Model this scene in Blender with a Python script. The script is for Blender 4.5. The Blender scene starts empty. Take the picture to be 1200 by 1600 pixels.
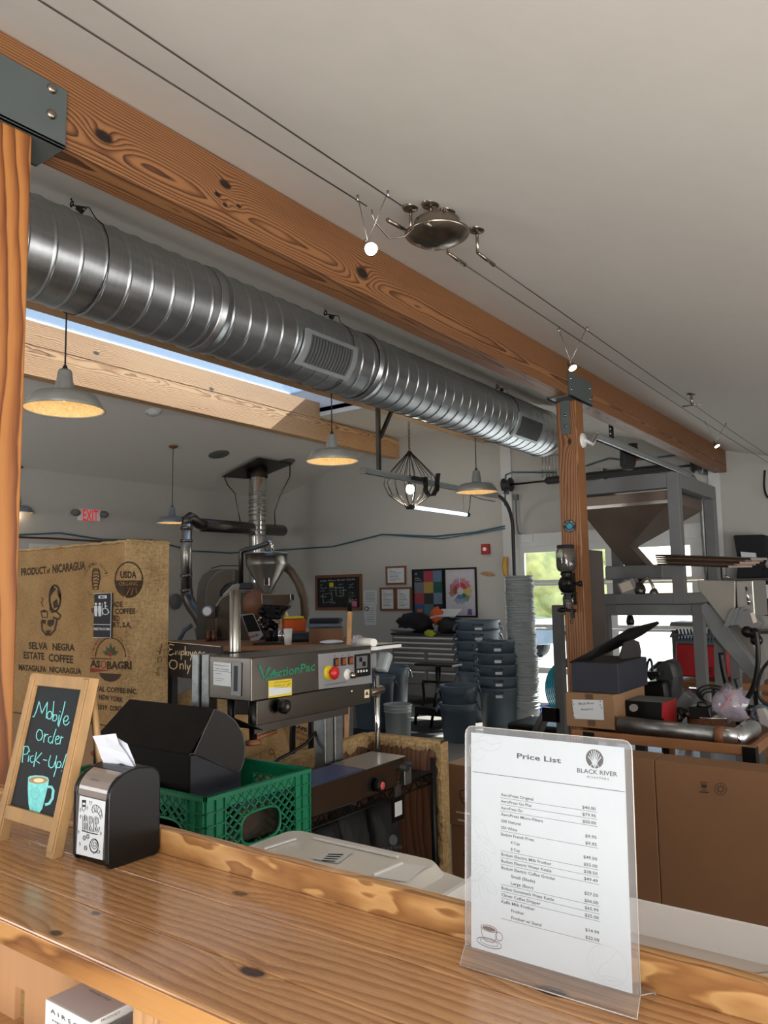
import bpy, bmesh, math, random
import numpy as np
from mathutils import Vector, Matrix
random.seed(7)
scn = bpy.context.scene
COL = scn.collection
# ---------------------------------------------------------------- camera
EYE = Vector((0, 0, 1.57)); YAW, PITCH, ROLL = map(math.radians, (36.0677, 5.9798, -1.0013)); FPX = 1211.93
_F = Vector((math.cos(PITCH)*math.cos(YAW), math.cos(PITCH)*math.sin(YAW), math.sin(PITCH)))
_R0 = Vector((math.sin(YAW), -math.cos(YAW), 0)); _U0 = _R0.cross(_F)
_R = _R0*math.cos(ROLL) + _U0*math.sin(ROLL); _U = _U0*math.cos(ROLL) - _R0*math.sin(ROLL)
cd = bpy.data.cameras.new('camera'); cam = bpy.data.objects.new('camera', cd); COL.objects.link(cam)
cam.matrix_world = Matrix(((_R.x, _U.x, -_F.x, EYE.x), (_R.y, _U.y, -_F.y, EYE.y), (_R.z, _U.z, -_F.z, EYE.z), (0, 0, 0, 1)))
cd.sensor_fit = 'VERTICAL'; cd.sensor_height = 36.0; cd.lens = FPX/1600*36.0; cd.clip_start = .05; cd.clip_end = 300
scn.camera = cam
# ---------------------------------------------------------------- world, sun, exposure
def lin(c):
    return tuple(((x/255)/12.92 if x/255 <= .04045 else ((x/255+.055)/1.055)**2.4) for x in c) + (1,)
w = bpy.data.worlds.new('sky'); scn.world = w; w.use_nodes = True
nt = w.node_tree; bg = nt.nodes['Background']
sky = nt.nodes.new('ShaderNodeTexSky'); sky.sky_type = 'NISHITA'; sky.sun_disc = False
SUN_AZ, SUN_EL = math.radians(-26), math.radians(35)
sky.sun_elevation = SUN_EL; sky.sun_rotation = math.pi/2 - SUN_AZ; sky.air_density = 1.0; sky.dust_density = 1.2; sky.ozone_density = 1.0
nt.links.new(sky.outputs[0], bg.inputs[0]); bg.inputs[1].default_value = .52
def lamp(name, kind, loc, energy, color=(1, 1, 1), size=.1, size_y=None, aim=None, spread=None):
    d = bpy.data.lights.new(name, kind); d.energy = energy; d.color = color
    if kind == 'AREA':
        d.size = size
        if size_y: d.shape = 'RECTANGLE'; d.size_y = size_y
        if spread: d.spread = spread
    elif kind != 'SUN': d.shadow_soft_size = size
    o = bpy.data.objects.new(name, d); COL.objects.link(o); o.location = loc
    if aim is not None: o.rotation_euler = (Vector(aim)-Vector(loc)).to_track_quat('-Z', 'Y').to_euler()
    return o
sun = lamp('sun', 'SUN', (20, -5, 15), 24.0, (1, .95, .86), aim=(20-math.cos(SUN_EL)*math.cos(SUN_AZ), -5-math.cos(SUN_EL)*math.sin(SUN_AZ), 15-math.sin(SUN_EL)))
sun.data.angle = math.radians(.6)
# daylight through the shop's street windows, behind the photographer
lamp('window_light', 'AREA', (-3.6, -2.4, 1.55), 270, (.97, .98, 1), 3.2, 1.9, aim=(1.0, .2, 2.2))
lamp('side_fill_light', 'AREA', (4.2, -4.1, .9), 150, (1, .97, .94), 5.0, 1.4, aim=(4.4, -1.5, 3.0))  # added fill lamp on the right, aimed up to lift the ceiling
# added fill lamp near the floor, facing up to brighten the ceiling
lamp('ceiling_fill_light', 'AREA', (-1.6, -1.9, .25), 330, (1, .96, .91), 3.4, 3.4, aim=(-1.2, -1.6, 3))
lamp('workshop_fill_light', 'AREA', (-3.8, 7.0, 1.9), 110, (.97, .98, 1), 2.6, 1.6, aim=(4, 5, 1.4))  # added fill lamp for the workshop, with no window behind it
scn.view_settings.view_transform = 'Standard'; scn.view_settings.look = 'None'
scn.view_settings.exposure = 0.0; scn.view_settings.gamma = 1.0; scn.view_settings.use_curve_mapping = False
# ---------------------------------------------------------------- pixel of the 1200x1600 frame -> point on a real plane
def ray(x, y): return _F + _R*((x-600)/FPX) - _U*((y-800)/FPX)
def at(x, y, X=None, Y=None, Z=None, d=None):
    r = ray(x, y)
    if X is not None: t = X/r.x
    elif Y is not None: t = Y/r.y
    elif Z is not None: t = (Z-EYE.z)/r.z
    else: t = d
    return EYE + r*t
def pl(P0, N):
    P0 = Vector(P0); N = Vector(N)
    def f(x, y):
        r = ray(x, y); return EYE + r*((P0-EYE).dot(N)/r.dot(N))
    return f
FH = Vector((math.cos(YAW), math.sin(YAW), 0)); RH = Vector((math.sin(YAW), -math.cos(YAW), 0)); UP = Vector((0, 0, 1))
AX, AY = Vector((1, 0, 0)), Vector((0, 1, 0))
# ---------------------------------------------------------------- mesh builder
MW = {}
_tc = {}
def glyphs(s, bold=0):
    key = (s, bold)
    if key not in _tc:
        cu = bpy.data.curves.new('t', 'FONT'); cu.body = s; cu.offset = bold; cu.size = 1; cu.resolution_u = 2
        ob = bpy.data.objects.new('t', cu); me = ob.to_mesh()
        v = [tuple(a.co) for a in me.vertices]; f = [tuple(p.vertices) for p in me.polygons]
        x0 = min(a[0] for a in v); x1 = max(a[0] for a in v)
        _tc[key] = ([((a[0]-x0)/(x1-x0), a[1]/.73) for a in v], f)
        ob.to_mesh_clear(); bpy.data.objects.remove(ob); bpy.data.curves.remove(cu)
    return _tc[key]
class MB:
    def __init__(s): s.v = []; s.f = []; s.sm = []
    def add(s, vs, fs, smooth=False):
        b = len(s.v); s.v += [Vector(a) for a in vs]; s.f += [tuple(i+b for i in f) for f in fs]; s.sm += [smooth]*len(fs); return s
    def box(s, a, b):
        x0, y0, z0 = a; x1, y1, z1 = b
        return s.add([(x0, y0, z0), (x1, y0, z0), (x1, y1, z0), (x0, y1, z0), (x0, y0, z1), (x1, y0, z1), (x1, y1, z1), (x0, y1, z1)],
              [(0, 3, 2, 1), (4, 5, 6, 7), (0, 1, 5, 4), (1, 2, 6, 5), (2, 3, 7, 6), (3, 0, 4, 7)])
    def obox(s, O, U, V, W, u, v, w):   # box in a frame of its own
        O = Vector(O); P = [O+U*a+V*b+W*c for c in w for b in v for a in u]
        return s.add(P, [(0, 2, 3, 1), (4, 5, 7, 6), (0, 1, 5, 4), (1, 3, 7, 5), (3, 2, 6, 7), (2, 0, 4, 6)])
    def prism(s, pts, vec, smooth=False):
        n = len(pts); pts = [Vector(p) for p in pts]; vec = Vector(vec)
        s.add(pts+[p+vec for p in pts], [tuple(range(n))[::-1], tuple(range(n, 2*n))])
        b = len(s.v)-2*n
        s.f += [(b+i, b+(i+1) % n, b+n+(i+1) % n, b+n+i) for i in range(n)]; s.sm += [smooth]*n
        return s
    def pprism(s, px, d, thick, smooth=False):
        return s.prism([at(x, y, d=d) for x, y in px], FH*thick, smooth)
    def cyl(s, p0, p1, r0, r1=None, n=20, caps=True, smooth=True):
        r1 = r0 if r1 is None else r1; p0, p1 = Vector(p0), Vector(p1); a = (p1-p0).normalized()
        u = a.orthogonal().normalized(); w_ = a.cross(u)
        rg = [(u*math.cos(t)+w_*math.sin(t)) for t in [2*math.pi*i/n for i in range(n)]]
        s.add([p0+q*r0 for q in rg]+[p1+q*r1 for q in rg], [(i, (i+1) % n, n+(i+1) % n, n+i) for i in range(n)], smooth)
        if caps:
            b = len(s.v)-2*n; s.f += [tuple(b+i for i in range(n))[::-1], tuple(b+n+i for i in range(n))]; s.sm += [False]*2
        return s
    def tube(s, pts, r, n=8, closed=False):
        pts = [Vector(p) for p in pts]; m = len(pts); rs = r if isinstance(r, (list, tuple)) else [r]*m
        vs = []; prev = None
        for i, p in enumerate(pts):
            a = (pts[min(i+1, m-1)]-pts[max(i-1, 0)]) if not closed else (pts[(i+1) % m]-pts[i-1])
            a = a.normalized() if a.length > 1e-9 else Vector((0, 0, 1))
            u = (prev - a*prev.dot(a)) if prev is not None else a.orthogonal()
            if u.length < 1e-6: u = a.orthogonal()
            u.normalize(); prev = u; w_ = a.cross(u)
            vs += [p+(u*math.cos(2*math.pi*k/n)+w_*math.sin(2*math.pi*k/n))*rs[i] for k in range(n)]
        fs = [(i*n+k, i*n+(k+1) % n, ((i+1) % m)*n+(k+1) % n, ((i+1) % m)*n+k) for i in range(m if closed else m-1) for k in range(n)]
        s.add(vs, fs, True)
        if not closed:
            b = len(s.v)-m*n; s.f += [tuple(b+k for k in range(n))[::-1], tuple(b+(m-1)*n+k for k in range(n))]; s.sm += [False]*2
        return s
    def lathe(s, prof, c=(0, 0, 0), n=32, axis=None, smooth=True, close=False):
        a = Vector(axis).normalized() if axis is not None else UP
        u = a.orthogonal().normalized() if axis is not None else AX; w_ = a.cross(u); c = Vector(c); m = len(prof)
        vs = [c+a*z+(u*math.cos(2*math.pi*k/n)+w_*math.sin(2*math.pi*k/n))*r for r, z in prof for k in range(n)]
        mm = m if close else m-1
        return s.add(vs, [(i*n+k, i*n+(k+1) % n, ((i+1) % m)*n+(k+1) % n, ((i+1) % m)*n+k) for i in range(mm) for k in range(n)], smooth)
    def ball(s, c, r, n=14, m=9, noise=0, flat=None):
        c = Vector(c); rx, ry, rz = (r, r, r) if not isinstance(r, (tuple, list)) else r
        vs = []
        for i in range(m+1):
            ph = math.pi*i/m
            for k in range(n):
                th = 2*math.pi*k/n
                q = Vector((rx*math.sin(ph)*math.cos(th), ry*math.sin(ph)*math.sin(th), rz*math.cos(ph)))
                if noise and 0 < i < m: q *= 1+random.uniform(-noise, noise)
                vs.append(c+q)
        return s.add(vs, [(i*n+k, (i+1)*n+k, (i+1)*n+(k+1) % n, i*n+(k+1) % n) for i in range(m) for k in range(n)], True)
    def sheet(s, fn, nu, nv, thick=0, smooth=True):
        vs = [Vector(fn(i/nu, j/nv)) for j in range(nv+1) for i in range(nu+1)]
        fs = [(j*(nu+1)+i, j*(nu+1)+i+1, (j+1)*(nu+1)+i+1, (j+1)*(nu+1)+i) for j in range(nv) for i in range(nu)]
        if thick:
            nrm = (vs[1]-vs[0]).cross(vs[nu+1]-vs[0]).normalized()*thick; k = len(vs)
            b2 = [v+nrm for v in vs]; fb = [tuple(i+k for i in f)[::-1] for f in fs]
            rim = [i for i in range(nu+1)]+[(j+1)*(nu+1)+nu for j in range(nv)]+[nv*(nu+1)+nu-1-i for i in range(nu)]+[(nv-1-j)*(nu+1) for j in range(nv-1)]
            fr = [(rim[i], rim[i]+k, rim[(i+1) % len(rim)]+k, rim[(i+1) % len(rim)]) for i in range(len(rim))]
            s.add(vs+b2, fs+fb, smooth); s.add([], [])
            base = len(s.v)-2*k; s.f += [tuple(base+i for i in f) for f in fr]; s.sm += [False]*len(fr)
            return s
        return s.add(vs, fs, smooth)
    # flat printing: pixel-space marks mapped on to a real surface by fn(x, y)
    def text(s, t, p0, p1, cap, fn, lift=None, bold=0):
        g, f = glyphs(t, bold); dx, dy = p1[0]-p0[0], p1[1]-p0[1]; L = lift or Vector((0, 0, 0))
        up = (0, -1) if not isinstance(cap, tuple) else (cap[0], cap[1]); c = cap if not isinstance(cap, tuple) else 1
        return s.add([fn(p0[0]+dx*u+up[0]*v*c, p0[1]+dy*u+up[1]*v*c)+L for u, v in g], f)
    def line(s, pts, wd, fn, lift=None):
        L = lift or Vector((0, 0, 0)); n = len(pts); vs = []
        for i, p in enumerate(pts):
            a = pts[min(i+1, n-1)]; b = pts[max(i-1, 0)]; dx, dy = a[0]-b[0], a[1]-b[1]; l = math.hypot(dx, dy) or 1
            ox, oy = -dy/l*wd/2, dx/l*wd/2
            vs += [fn(p[0]+ox, p[1]+oy)+L, fn(p[0]-ox, p[1]-oy)+L]
        return s.add(vs, [(2*i, 2*i+1, 2*i+3, 2*i+2) for i in range(n-1)])
    def poly(s, pts, fn, lift=None):
        L = lift or Vector((0, 0, 0)); return s.add([fn(x, y)+L for x, y in pts], [tuple(range(len(pts)))])
    def disc(s, c, r, fn, lift=None, n=20, ry=None):
        return s.poly([(c[0]+r*math.cos(2*math.pi*i/n), c[1]+(ry or r)*math.sin(2*math.pi*i/n)) for i in range(n)], fn, lift)
    def ring(s, c, r, wd, fn, lift=None, n=28, ry=None, a0=0, a1=2*math.pi):
        return s.line([(c[0]+r*math.cos(a0+(a1-a0)*i/n), c[1]+(ry or r)*math.sin(a0+(a1-a0)*i/n)) for i in range(n+1)], wd, fn, lift)
    def build(s, name, m, parent=None, bevel=0, label=None, cat=None, group=None, kind=None, seg=2, recalc=True):
        me = bpy.data.meshes.new(name)
        inv = MW[parent].inverted() if parent in MW else None
        me.from_pydata([tuple(inv @ v) if inv else tuple(v) for v in s.v], [], s.f)
        me.polygons.foreach_set('use_smooth', s.sm)
        if recalc and len(s.f) > 1:
            bm = bmesh.new(); bm.from_mesh(me); bmesh.ops.recalc_face_normals(bm, faces=bm.faces); bm.to_mesh(me); bm.free()
        me.materials.append(m); me.update()
        o = bpy.data.objects.new(name, me); COL.objects.link(o)
        if parent: o.parent = parent; MW[o] = MW.get(parent, Matrix())
        if bevel:
            b = o.modifiers.new('bevel', 'BEVEL'); b.width = bevel; b.segments = seg; b.limit_method = 'ANGLE'; b.angle_limit = math.radians(40); b.harden_normals = False
        tag(o, label, cat, group, kind); return o
def tag(o, label=None, cat=None, group=None, kind=None):
    if label: o['label'] = label
    if cat: o['category'] = cat
    if group: o['group'] = group
    if kind: o['kind'] = kind
    return o
def thing(name, label, cat, loc=(0, 0, 0), rz=0, group=None):
    o = bpy.data.objects.new(name, None); o.empty_display_size = .05; COL.objects.link(o)
    o.location = loc; o.rotation_euler = (0, 0, rz); MW[o] = Matrix.Translation(Vector(loc)) @ Matrix.Rotation(rz, 4, 'Z')
    return tag(o, label, cat, group)
def copy_tree(o, loc=None, parent=None, label=None, group=None, rz=None):
    c = o.copy(); COL.objects.link(c)
    if parent: c.parent = parent
    if loc is not None: c.location = loc
    if rz is not None: c.rotation_euler = (0, 0, rz)
    if label: c['label'] = label
    if group: c['group'] = group
    for ch in list(o.children): copy_tree(ch, parent=c)
    return c
# ---------------------------------------------------------------- materials
def N(nt, t, **k):
    n = nt.nodes.new(t)
    for a, b in k.items(): setattr(n, a, b)
    return n
def base(name):
    m = bpy.data.materials.new(name); m.use_nodes = True; nt = m.node_tree; return m, nt, nt.nodes['Principled BSDF'], nt.nodes['Material Output']
def mth(nt, op, a, b=None, c=None):
    n = N(nt, 'ShaderNodeMath', operation=op)
    for i, x in enumerate((a, b, c)):
        if x is None: continue
        if isinstance(x, (int, float)): n.inputs[i].default_value = x
        else: nt.links.new(x, n.inputs[i])
    return n.outputs[0]
def noise(nt, vec, scale, detail=3, rough=.5):
    n = N(nt, 'ShaderNodeTexNoise'); n.inputs['Scale'].default_value = scale; n.inputs['Detail'].default_value = detail; n.inputs['Roughness'].default_value = rough
    if vec is not None: nt.links.new(vec, n.inputs['Vector'])
    return n
def mapping(nt, vec, scale=(1, 1, 1), loc=(0, 0, 0), rot=(0, 0, 0)):
    n = N(nt, 'ShaderNodeMapping'); n.inputs['Scale'].default_value = scale; n.inputs['Location'].default_value = loc; n.inputs['Rotation'].default_value = rot
    nt.links.new(vec, n.inputs[0]); return n.outputs[0]
def ramp(nt, fac, stops):
    n = N(nt, 'ShaderNodeValToRGB'); e = n.color_ramp.elements
    while len(e) < len(stops): e.new(.5)
    for x, (p, c) in zip(e, stops): x.position = p; x.color = c if len(c) == 4 else lin(c)
    nt.links.new(fac, n.inputs[0]); return n.outputs[0]
def bump(nt, b, h, strength, dist=.002):
    n = N(nt, 'ShaderNodeBump'); n.inputs['Strength'].default_value = strength; n.inputs['Distance'].default_value = dist
    nt.links.new(h, n.inputs['Height']); nt.links.new(n.outputs[0], b.inputs['Normal'])
def P(name, col, rough=.5, metal=0, var=.07, ns=9, bmp=0, bs=150, stretch=(1, 1, 1), emit=0, coat=0, trans=0, spec=None, sss=0):
    m, nt, b, out = base(name); c = lin(col); co = N(nt, 'ShaderNodeTexCoord').outputs['Object']
    v = mapping(nt, co, stretch); n = noise(nt, v, ns, 4)
    nt.links.new(ramp(nt, n.outputs[0], [(.25, tuple(x*(1-var) for x in c[:3])+(1,)), (.75, tuple(min(1, x*(1+var)) for x in c[:3])+(1,))]), b.inputs['Base Color'])
    r = mth(nt, 'MULTIPLY_ADD', n.outputs[0], var*1.5, rough-var*.75); nt.links.new(r, b.inputs['Roughness'])
    b.inputs['Metallic'].default_value = metal
    if bmp: bump(nt, b, noise(nt, v, bs, 2).outputs[0], bmp)
    if coat: b.inputs['Coat Weight'].default_value = coat; b.inputs['Coat Roughness'].default_value = .08
    if trans: b.inputs['Transmission Weight'].default_value = trans
    if spec is not None: b.inputs['Specular IOR Level'].default_value = spec
    if sss: b.inputs['Subsurface Weight'].default_value = sss; b.inputs['Subsurface Radius'].default_value = (.02, .02, .02)
    if emit: b.inputs['Emission Color'].default_value = c; b.inputs['Emission Strength'].default_value = emit
    return m
def wood(name, dark, mid, light, axis='X', pitch=.012, centre=(0, 0), slope=.01, knots=(), rough=.42, coat=0, spread=.05, fine=.12, wob=1.0, rnd=0, bmp=.25, soft=.5, kcol=(30, 16, 10), nf=1):
    """grain along one axis: growth rings cut by the faces, with knots that push the rings aside"""
    m, nt, b, out = base(name); pos = N(nt, 'ShaderNodeNewGeometry').outputs['Position']
    rot = {'X': (0, 0, 0), 'Y': (0, 0, -math.pi/2), 'Z': (0, math.pi/2, 0)}[axis]
    v = mapping(nt, pos, rot=rot) if axis != 'X' else pos
    if rnd:
        oi = N(nt, 'ShaderNodeObjectInfo'); cb = N(nt, 'ShaderNodeCombineXYZ')
        nt.links.new(mth(nt, 'MULTIPLY', oi.outputs['Random'], 7.0), cb.inputs[0]); nt.links.new(mth(nt, 'MULTIPLY', oi.outputs['Random'], rnd), cb.inputs[1]); nt.links.new(mth(nt, 'MULTIPLY', oi.outputs['Random'], -rnd*.6), cb.inputs[2])
        ad = N(nt, 'ShaderNodeVectorMath', operation='ADD'); nt.links.new(v, ad.inputs[0]); nt.links.new(cb.outputs[0], ad.inputs[1]); vv = ad.outputs[0]
    else: vv = v
    sp = N(nt, 'ShaderNodeSeparateXYZ'); nt.links.new(vv, sp.inputs[0])
    n1 = noise(nt, mapping(nt, vv, (.5*nf, 1.5*nf, 1.5*nf)), 1.6, 3); n2 = noise(nt, mapping(nt, vv, (1.6, 9, 9), (3, 1, 2)), 1.5, 3)
    y = mth(nt, 'SUBTRACT', sp.outputs[1], centre[0]); z = mth(nt, 'SUBTRACT', sp.outputs[2], centre[1])
    r = mth(nt, 'SQRT', mth(nt, 'ADD', mth(nt, 'MULTIPLY', y, y), mth(nt, 'MULTIPLY', z, z)))
    r = mth(nt, 'ADD', r, mth(nt, 'MULTIPLY', sp.outputs[0], slope))
    r = mth(nt, 'ADD', r, mth(nt, 'MULTIPLY', n1.outputs[0], spread*2.4*wob)); r = mth(nt, 'ADD', r, mth(nt, 'MULTIPLY', n2.outputs[0], spread*.7*wob))
    dark_k = None
    for (kx, ky, kz, kr) in knots:
        d = N(nt, 'ShaderNodeVectorMath', operation='SUBTRACT'); nt.links.new(pos, d.inputs[0]); d.inputs[1].default_value = (kx, ky, kz)
        sc = {'X': (.55, 1, 1), 'Y': (1, .55, 1), 'Z': (1, 1, .55)}[axis]
        d2 = N(nt, 'ShaderNodeVectorMath', operation='MULTIPLY'); nt.links.new(d.outputs[0], d2.inputs[0]); d2.inputs[1].default_value = sc
        ln = N(nt, 'ShaderNodeVectorMath', operation='LENGTH'); nt.links.new(d2.outputs[0], ln.inputs[0])
        q = mth(nt, 'DIVIDE', ln.outputs['Value'], kr)
        g = mth(nt, 'DIVIDE', 1.0, mth(nt, 'ADD', mth(nt, 'MULTIPLY', mth(nt, 'MULTIPLY', q, q), .35), 1.0))
        r = mth(nt, 'ADD', r, mth(nt, 'MULTIPLY', g, kr*1.6))
        k = mth(nt, 'SUBTRACT', 1.0, mth(nt, 'MINIMUM', 1.0, mth(nt, 'MAXIMUM', 0.0, mth(nt, 'MULTIPLY', mth(nt, 'SUBTRACT', mth(nt, 'ADD', q, mth(nt, 'MULTIPLY', n2.outputs[0], .4)), .75), 3.0))))
        dark_k = k if dark_k is None else mth(nt, 'MAXIMUM', dark_k, k)
    fr = mth(nt, 'FRACT', mth(nt, 'DIVIDE', r, pitch))
    tri = mth(nt, 'POWER', fr, 1.0+2.2*soft)
    edge = mth(nt, 'MULTIPLY', mth(nt, 'MULTIPLY', mth(nt, 'SUBTRACT', 1.0, fr), 9.0), 1.0)
    g = mth(nt, 'MULTIPLY', tri, mth(nt, 'MINIMUM', 1.0, edge))
    fb = noise(nt, mapping(nt, vv, (4, 160, 160)), 1.4, 2); g = mth(nt, 'ADD', g, mth(nt, 'MULTIPLY', mth(nt, 'SUBTRACT', fb.outputs[0], .5), fine*2))
    big = noise(nt, mapping(nt, vv, (.4, 3, 3), (9, 9, 9)), 1.3, 2); g = mth(nt, 'ADD', g, mth(nt, 'MULTIPLY', mth(nt, 'SUBTRACT', big.outputs[0], .5), .5))
    col = ramp(nt, g, [(.05, light), (.42, mid), (.85, dark)])
    if dark_k is not None:
        mx = N(nt, 'ShaderNodeMix', data_type='RGBA'); nt.links.new(dark_k, mx.inputs[0]); nt.links.new(col, mx.inputs[6]); mx.inputs[7].default_value = lin(kcol); col = mx.outputs[2]
    nt.links.new(col, b.inputs['Base Color']); b.inputs['Roughness'].default_value = rough
    nt.links.new(mth(nt, 'MULTIPLY_ADD', fb.outputs[0], .2, rough-.1), b.inputs['Roughness'])
    if coat: b.inputs['Coat Weight'].default_value = coat; b.inputs['Coat Roughness'].default_value = .12
    bump(nt, b, g, bmp, .0015); return m
def glassy(name, tint=(1, 1, 1), gloss=.06, haze=0, hazecol=(235, 238, 240), rough=.03):
    """thin sheet: mostly clear, a little mirror, an optional milky part"""
    m, nt, b, out = base(name); nt.nodes.remove(b)
    t = N(nt, 'ShaderNodeBsdfTransparent'); t.inputs[0].default_value = tuple(tint)+(1,)
    g = N(nt, 'ShaderNodeBsdfGlossy'); g.inputs['Roughness'].default_value = rough
    lw = N(nt, 'ShaderNodeLayerWeight'); lw.inputs[0].default_value = .25
    f = mth(nt, 'MULTIPLY_ADD', lw.outputs['Fresnel'], .7, gloss*.4); mx = N(nt, 'ShaderNodeMixShader'); nt.links.new(f, mx.inputs[0])
    s = t.outputs[0]
    if haze:
        df = N(nt, 'ShaderNodeBsdfDiffuse'); df.inputs[0].default_value = lin(hazecol); nz = noise(nt, N(nt, 'ShaderNodeTexCoord').outputs['Object'], 14, 3)
        hz = N(nt, 'ShaderNodeMixShader'); nt.links.new(mth(nt, 'MULTIPLY_ADD', nz.outputs[0], haze*.5, haze*.75), hz.inputs[0]); nt.links.new(s, hz.inputs[1]); nt.links.new(df.outputs[0], hz.inputs[2]); s = hz.outputs[0]
    nt.links.new(s, mx.inputs[1]); nt.links.new(g.outputs[0], mx.inputs[2]); nt.links.new(mx.outputs[0], out.inputs[0]); return m
def weave(name, c1, c2, sc=260, rough=.95):
    m, nt, b, out = base(name); co = N(nt, 'ShaderNodeTexCoord').outputs['Object']
    n = noise(nt, mapping(nt, co, (1, 1, .25)), sc, 3); n2 = noise(nt, mapping(nt, co, (.3, .3, 1)), sc*.8, 3); n3 = noise(nt, co, 5, 3)
    g = mth(nt, 'MULTIPLY_ADD', n3.outputs[0], .35, mth(nt, 'MULTIPLY', mth(nt, 'ADD', n.outputs[0], n2.outputs[0]), .34))
    nt.links.new(ramp(nt, g, [(.36, c2), (.62, c1)]), b.inputs['Base Color']); b.inputs['Roughness'].default_value = rough
    bump(nt, b, mth(nt, 'ADD', n.outputs[0], n2.outputs[0]), .8, .003); return m
def galv(name, col=(150, 153, 155), rough=.24, dirt=.25):
    m, nt, b, out = base(name); co = N(nt, 'ShaderNodeTexCoord').outputs['Object']
    vo = N(nt, 'ShaderNodeTexVoronoi'); vo.inputs['Scale'].default_value = 70; nt.links.new(co, vo.inputs[0])
    n = noise(nt, mapping(nt, co, (1, 6, 6)), 3, 5, .65); n2 = noise(nt, mapping(nt, co, (14, .8, .8)), 5, 3)
    c = lin(col); f = mth(nt, 'ADD', mth(nt, 'MULTIPLY', n.outputs[0], .6), mth(nt, 'MULTIPLY', n2.outputs[0], .3)); f = mth(nt, 'ADD', f, mth(nt, 'MULTIPLY', vo.outputs['Color'], .06))
    nt.links.new(ramp(nt, f, [(.3, tuple(x*(1-dirt*1.6) for x in c[:3])+(1,)), (.62, c)]), b.inputs['Base Color'])
    b.inputs['Metallic'].default_value = 1.0; nt.links.new(mth(nt, 'MULTIPLY_ADD', n.outputs[0], .22, rough-.08), b.inputs['Roughness'])
    bump(nt, b, n2.outputs[0], .02, .001); return m
M = {}
M['wall'] = P('wall_paint', (180, 179, 174), .85, var=.02, bmp=.1, bs=90)
M['ceil'] = P('ceiling_paint', (214, 210, 203), .8, var=.02, bmp=.06, bs=90)
M['trim'] = P('white_trim', (205, 206, 205), .55, var=.03)
M['concrete'] = P('concrete', (136, 133, 128), .5, var=.12, ns=3, bmp=.15, bs=60)
FD, FM_, FL = (54, 29, 15), (106, 66, 38), (142, 97, 59)
def wp(x, y, **k): p = at(x, y, **k); return (p.x, p.y, p.z)
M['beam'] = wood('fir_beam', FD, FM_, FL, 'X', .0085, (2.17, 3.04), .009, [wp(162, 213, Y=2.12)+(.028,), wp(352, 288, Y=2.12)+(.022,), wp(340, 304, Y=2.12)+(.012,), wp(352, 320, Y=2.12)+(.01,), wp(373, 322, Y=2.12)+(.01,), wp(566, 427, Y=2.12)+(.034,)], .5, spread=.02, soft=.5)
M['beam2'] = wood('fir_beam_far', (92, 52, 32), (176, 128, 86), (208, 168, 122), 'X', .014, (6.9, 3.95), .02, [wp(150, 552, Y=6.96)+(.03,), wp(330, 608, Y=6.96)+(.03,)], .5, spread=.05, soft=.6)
M['post'] = wood('fir_post', (88, 42, 16), (146, 88, 42), (172, 114, 58), 'Z', .036, (-1.10, 2.15), .03, [], .5, spread=.05, soft=.25)
M['post2'] = wood('fir_post_far', FD, (126, 80, 46), (156, 106, 64), 'Z', .014, (-5.36, 2.2), .01, [wp(890, 690, X=5.3)+(.02,)], .5, spread=.03)
CZ = 1.075
M['counter'] = wood('counter_pine', (148, 104, 66), (174, 128, 86), (186, 142, 99), 'Y', .017, (.0, 1.0), .02,
    [wp(375, 1396, Z=CZ)+(.013,), wp(395, 1518, Z=CZ)+(.016,), wp(88, 1458, Z=CZ)+(.010,), wp(150, 1427, Z=CZ)+(.008,), wp(862, 1549, Z=CZ)+(.015,)], .27, coat=.35, spread=.045, fine=.16, rnd=.3, bmp=.05, soft=.15, kcol=(60, 40, 28))
M['ledge'] = wood('ledge_pine', (142, 98, 58), (170, 124, 76), (194, 152, 100), 'Y', pitch=.022, centre=(1.0, 1.09), slope=.03, rough=.35, coat=.2, spread=.05, fine=.1, bmp=.06, soft=.1, nf=5)
M['edge'] = wood('edge_pine', (112, 68, 32), (168, 116, 62), (186, 136, 80), 'Y', pitch=.03, centre=(1.0, 1.0), slope=.05, rough=.35, coat=.2, spread=.045, fine=.12, bmp=.06, soft=.45, nf=2.2)
M['panelwood'] = P('plain_birch', (184, 140, 100), .6, var=.06, ns=5, stretch=(1, 6, .4))
M['pine'] = wood('pale_pine', (172, 128, 86), (186, 142, 98), (192, 150, 106), 'Z', .02, (-.9, .5), .02, [], .5, spread=.04, soft=.3, bmp=.1)
M['oldwood'] = P('rubbed_wood', (160, 126, 84), .6, var=.22, ns=26, stretch=(1, 1, .35), bmp=.3, bs=90)
M['tablewood'] = wood('table_wood', (78, 46, 26), (124, 80, 48), (144, 98, 62), 'Y', .012, (3.6, .7), .01, [], .45, spread=.03)
M['brownply'] = wood('brown_ply', (74, 48, 34), (104, 70, 50), (118, 82, 60), 'Z', .02, (-2.9, 2.0), .01, [], .6, spread=.05, soft=.2)
M['galv'] = galv('galvanised_sheet', (206, 210, 213), .33, .16)
M['galv2'] = galv('galvanised_dull', (150, 152, 152), .38, .3)
M['steel'] = P('brushed_steel', (168, 166, 160), .3, 1, .1, 6, stretch=(1, 1, .1), bmp=.05)
M['sealer'] = P('sealer_steel', (120, 115, 108), .24, 1, .1, 5, stretch=(.1, 1, 1))
M['nickel'] = P('satin_nickel', (160, 150, 138), .25, 1, .05)
M['chrome'] = P('chrome', (200, 200, 200), .12, 1, .05)
M['dsteel'] = P('dark_steel', (92, 88, 84), .35, 1, .12, 7)
M['bracket'] = P('painted_bracket', (86, 94, 94), .45, .2, .06)
M['black'] = P('black_plastic', (13, 13, 14), .35, 0, .1, spec=.3)
M['blackm'] = P('black_matte', (24, 23, 23), .7, 0, .15)
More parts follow.
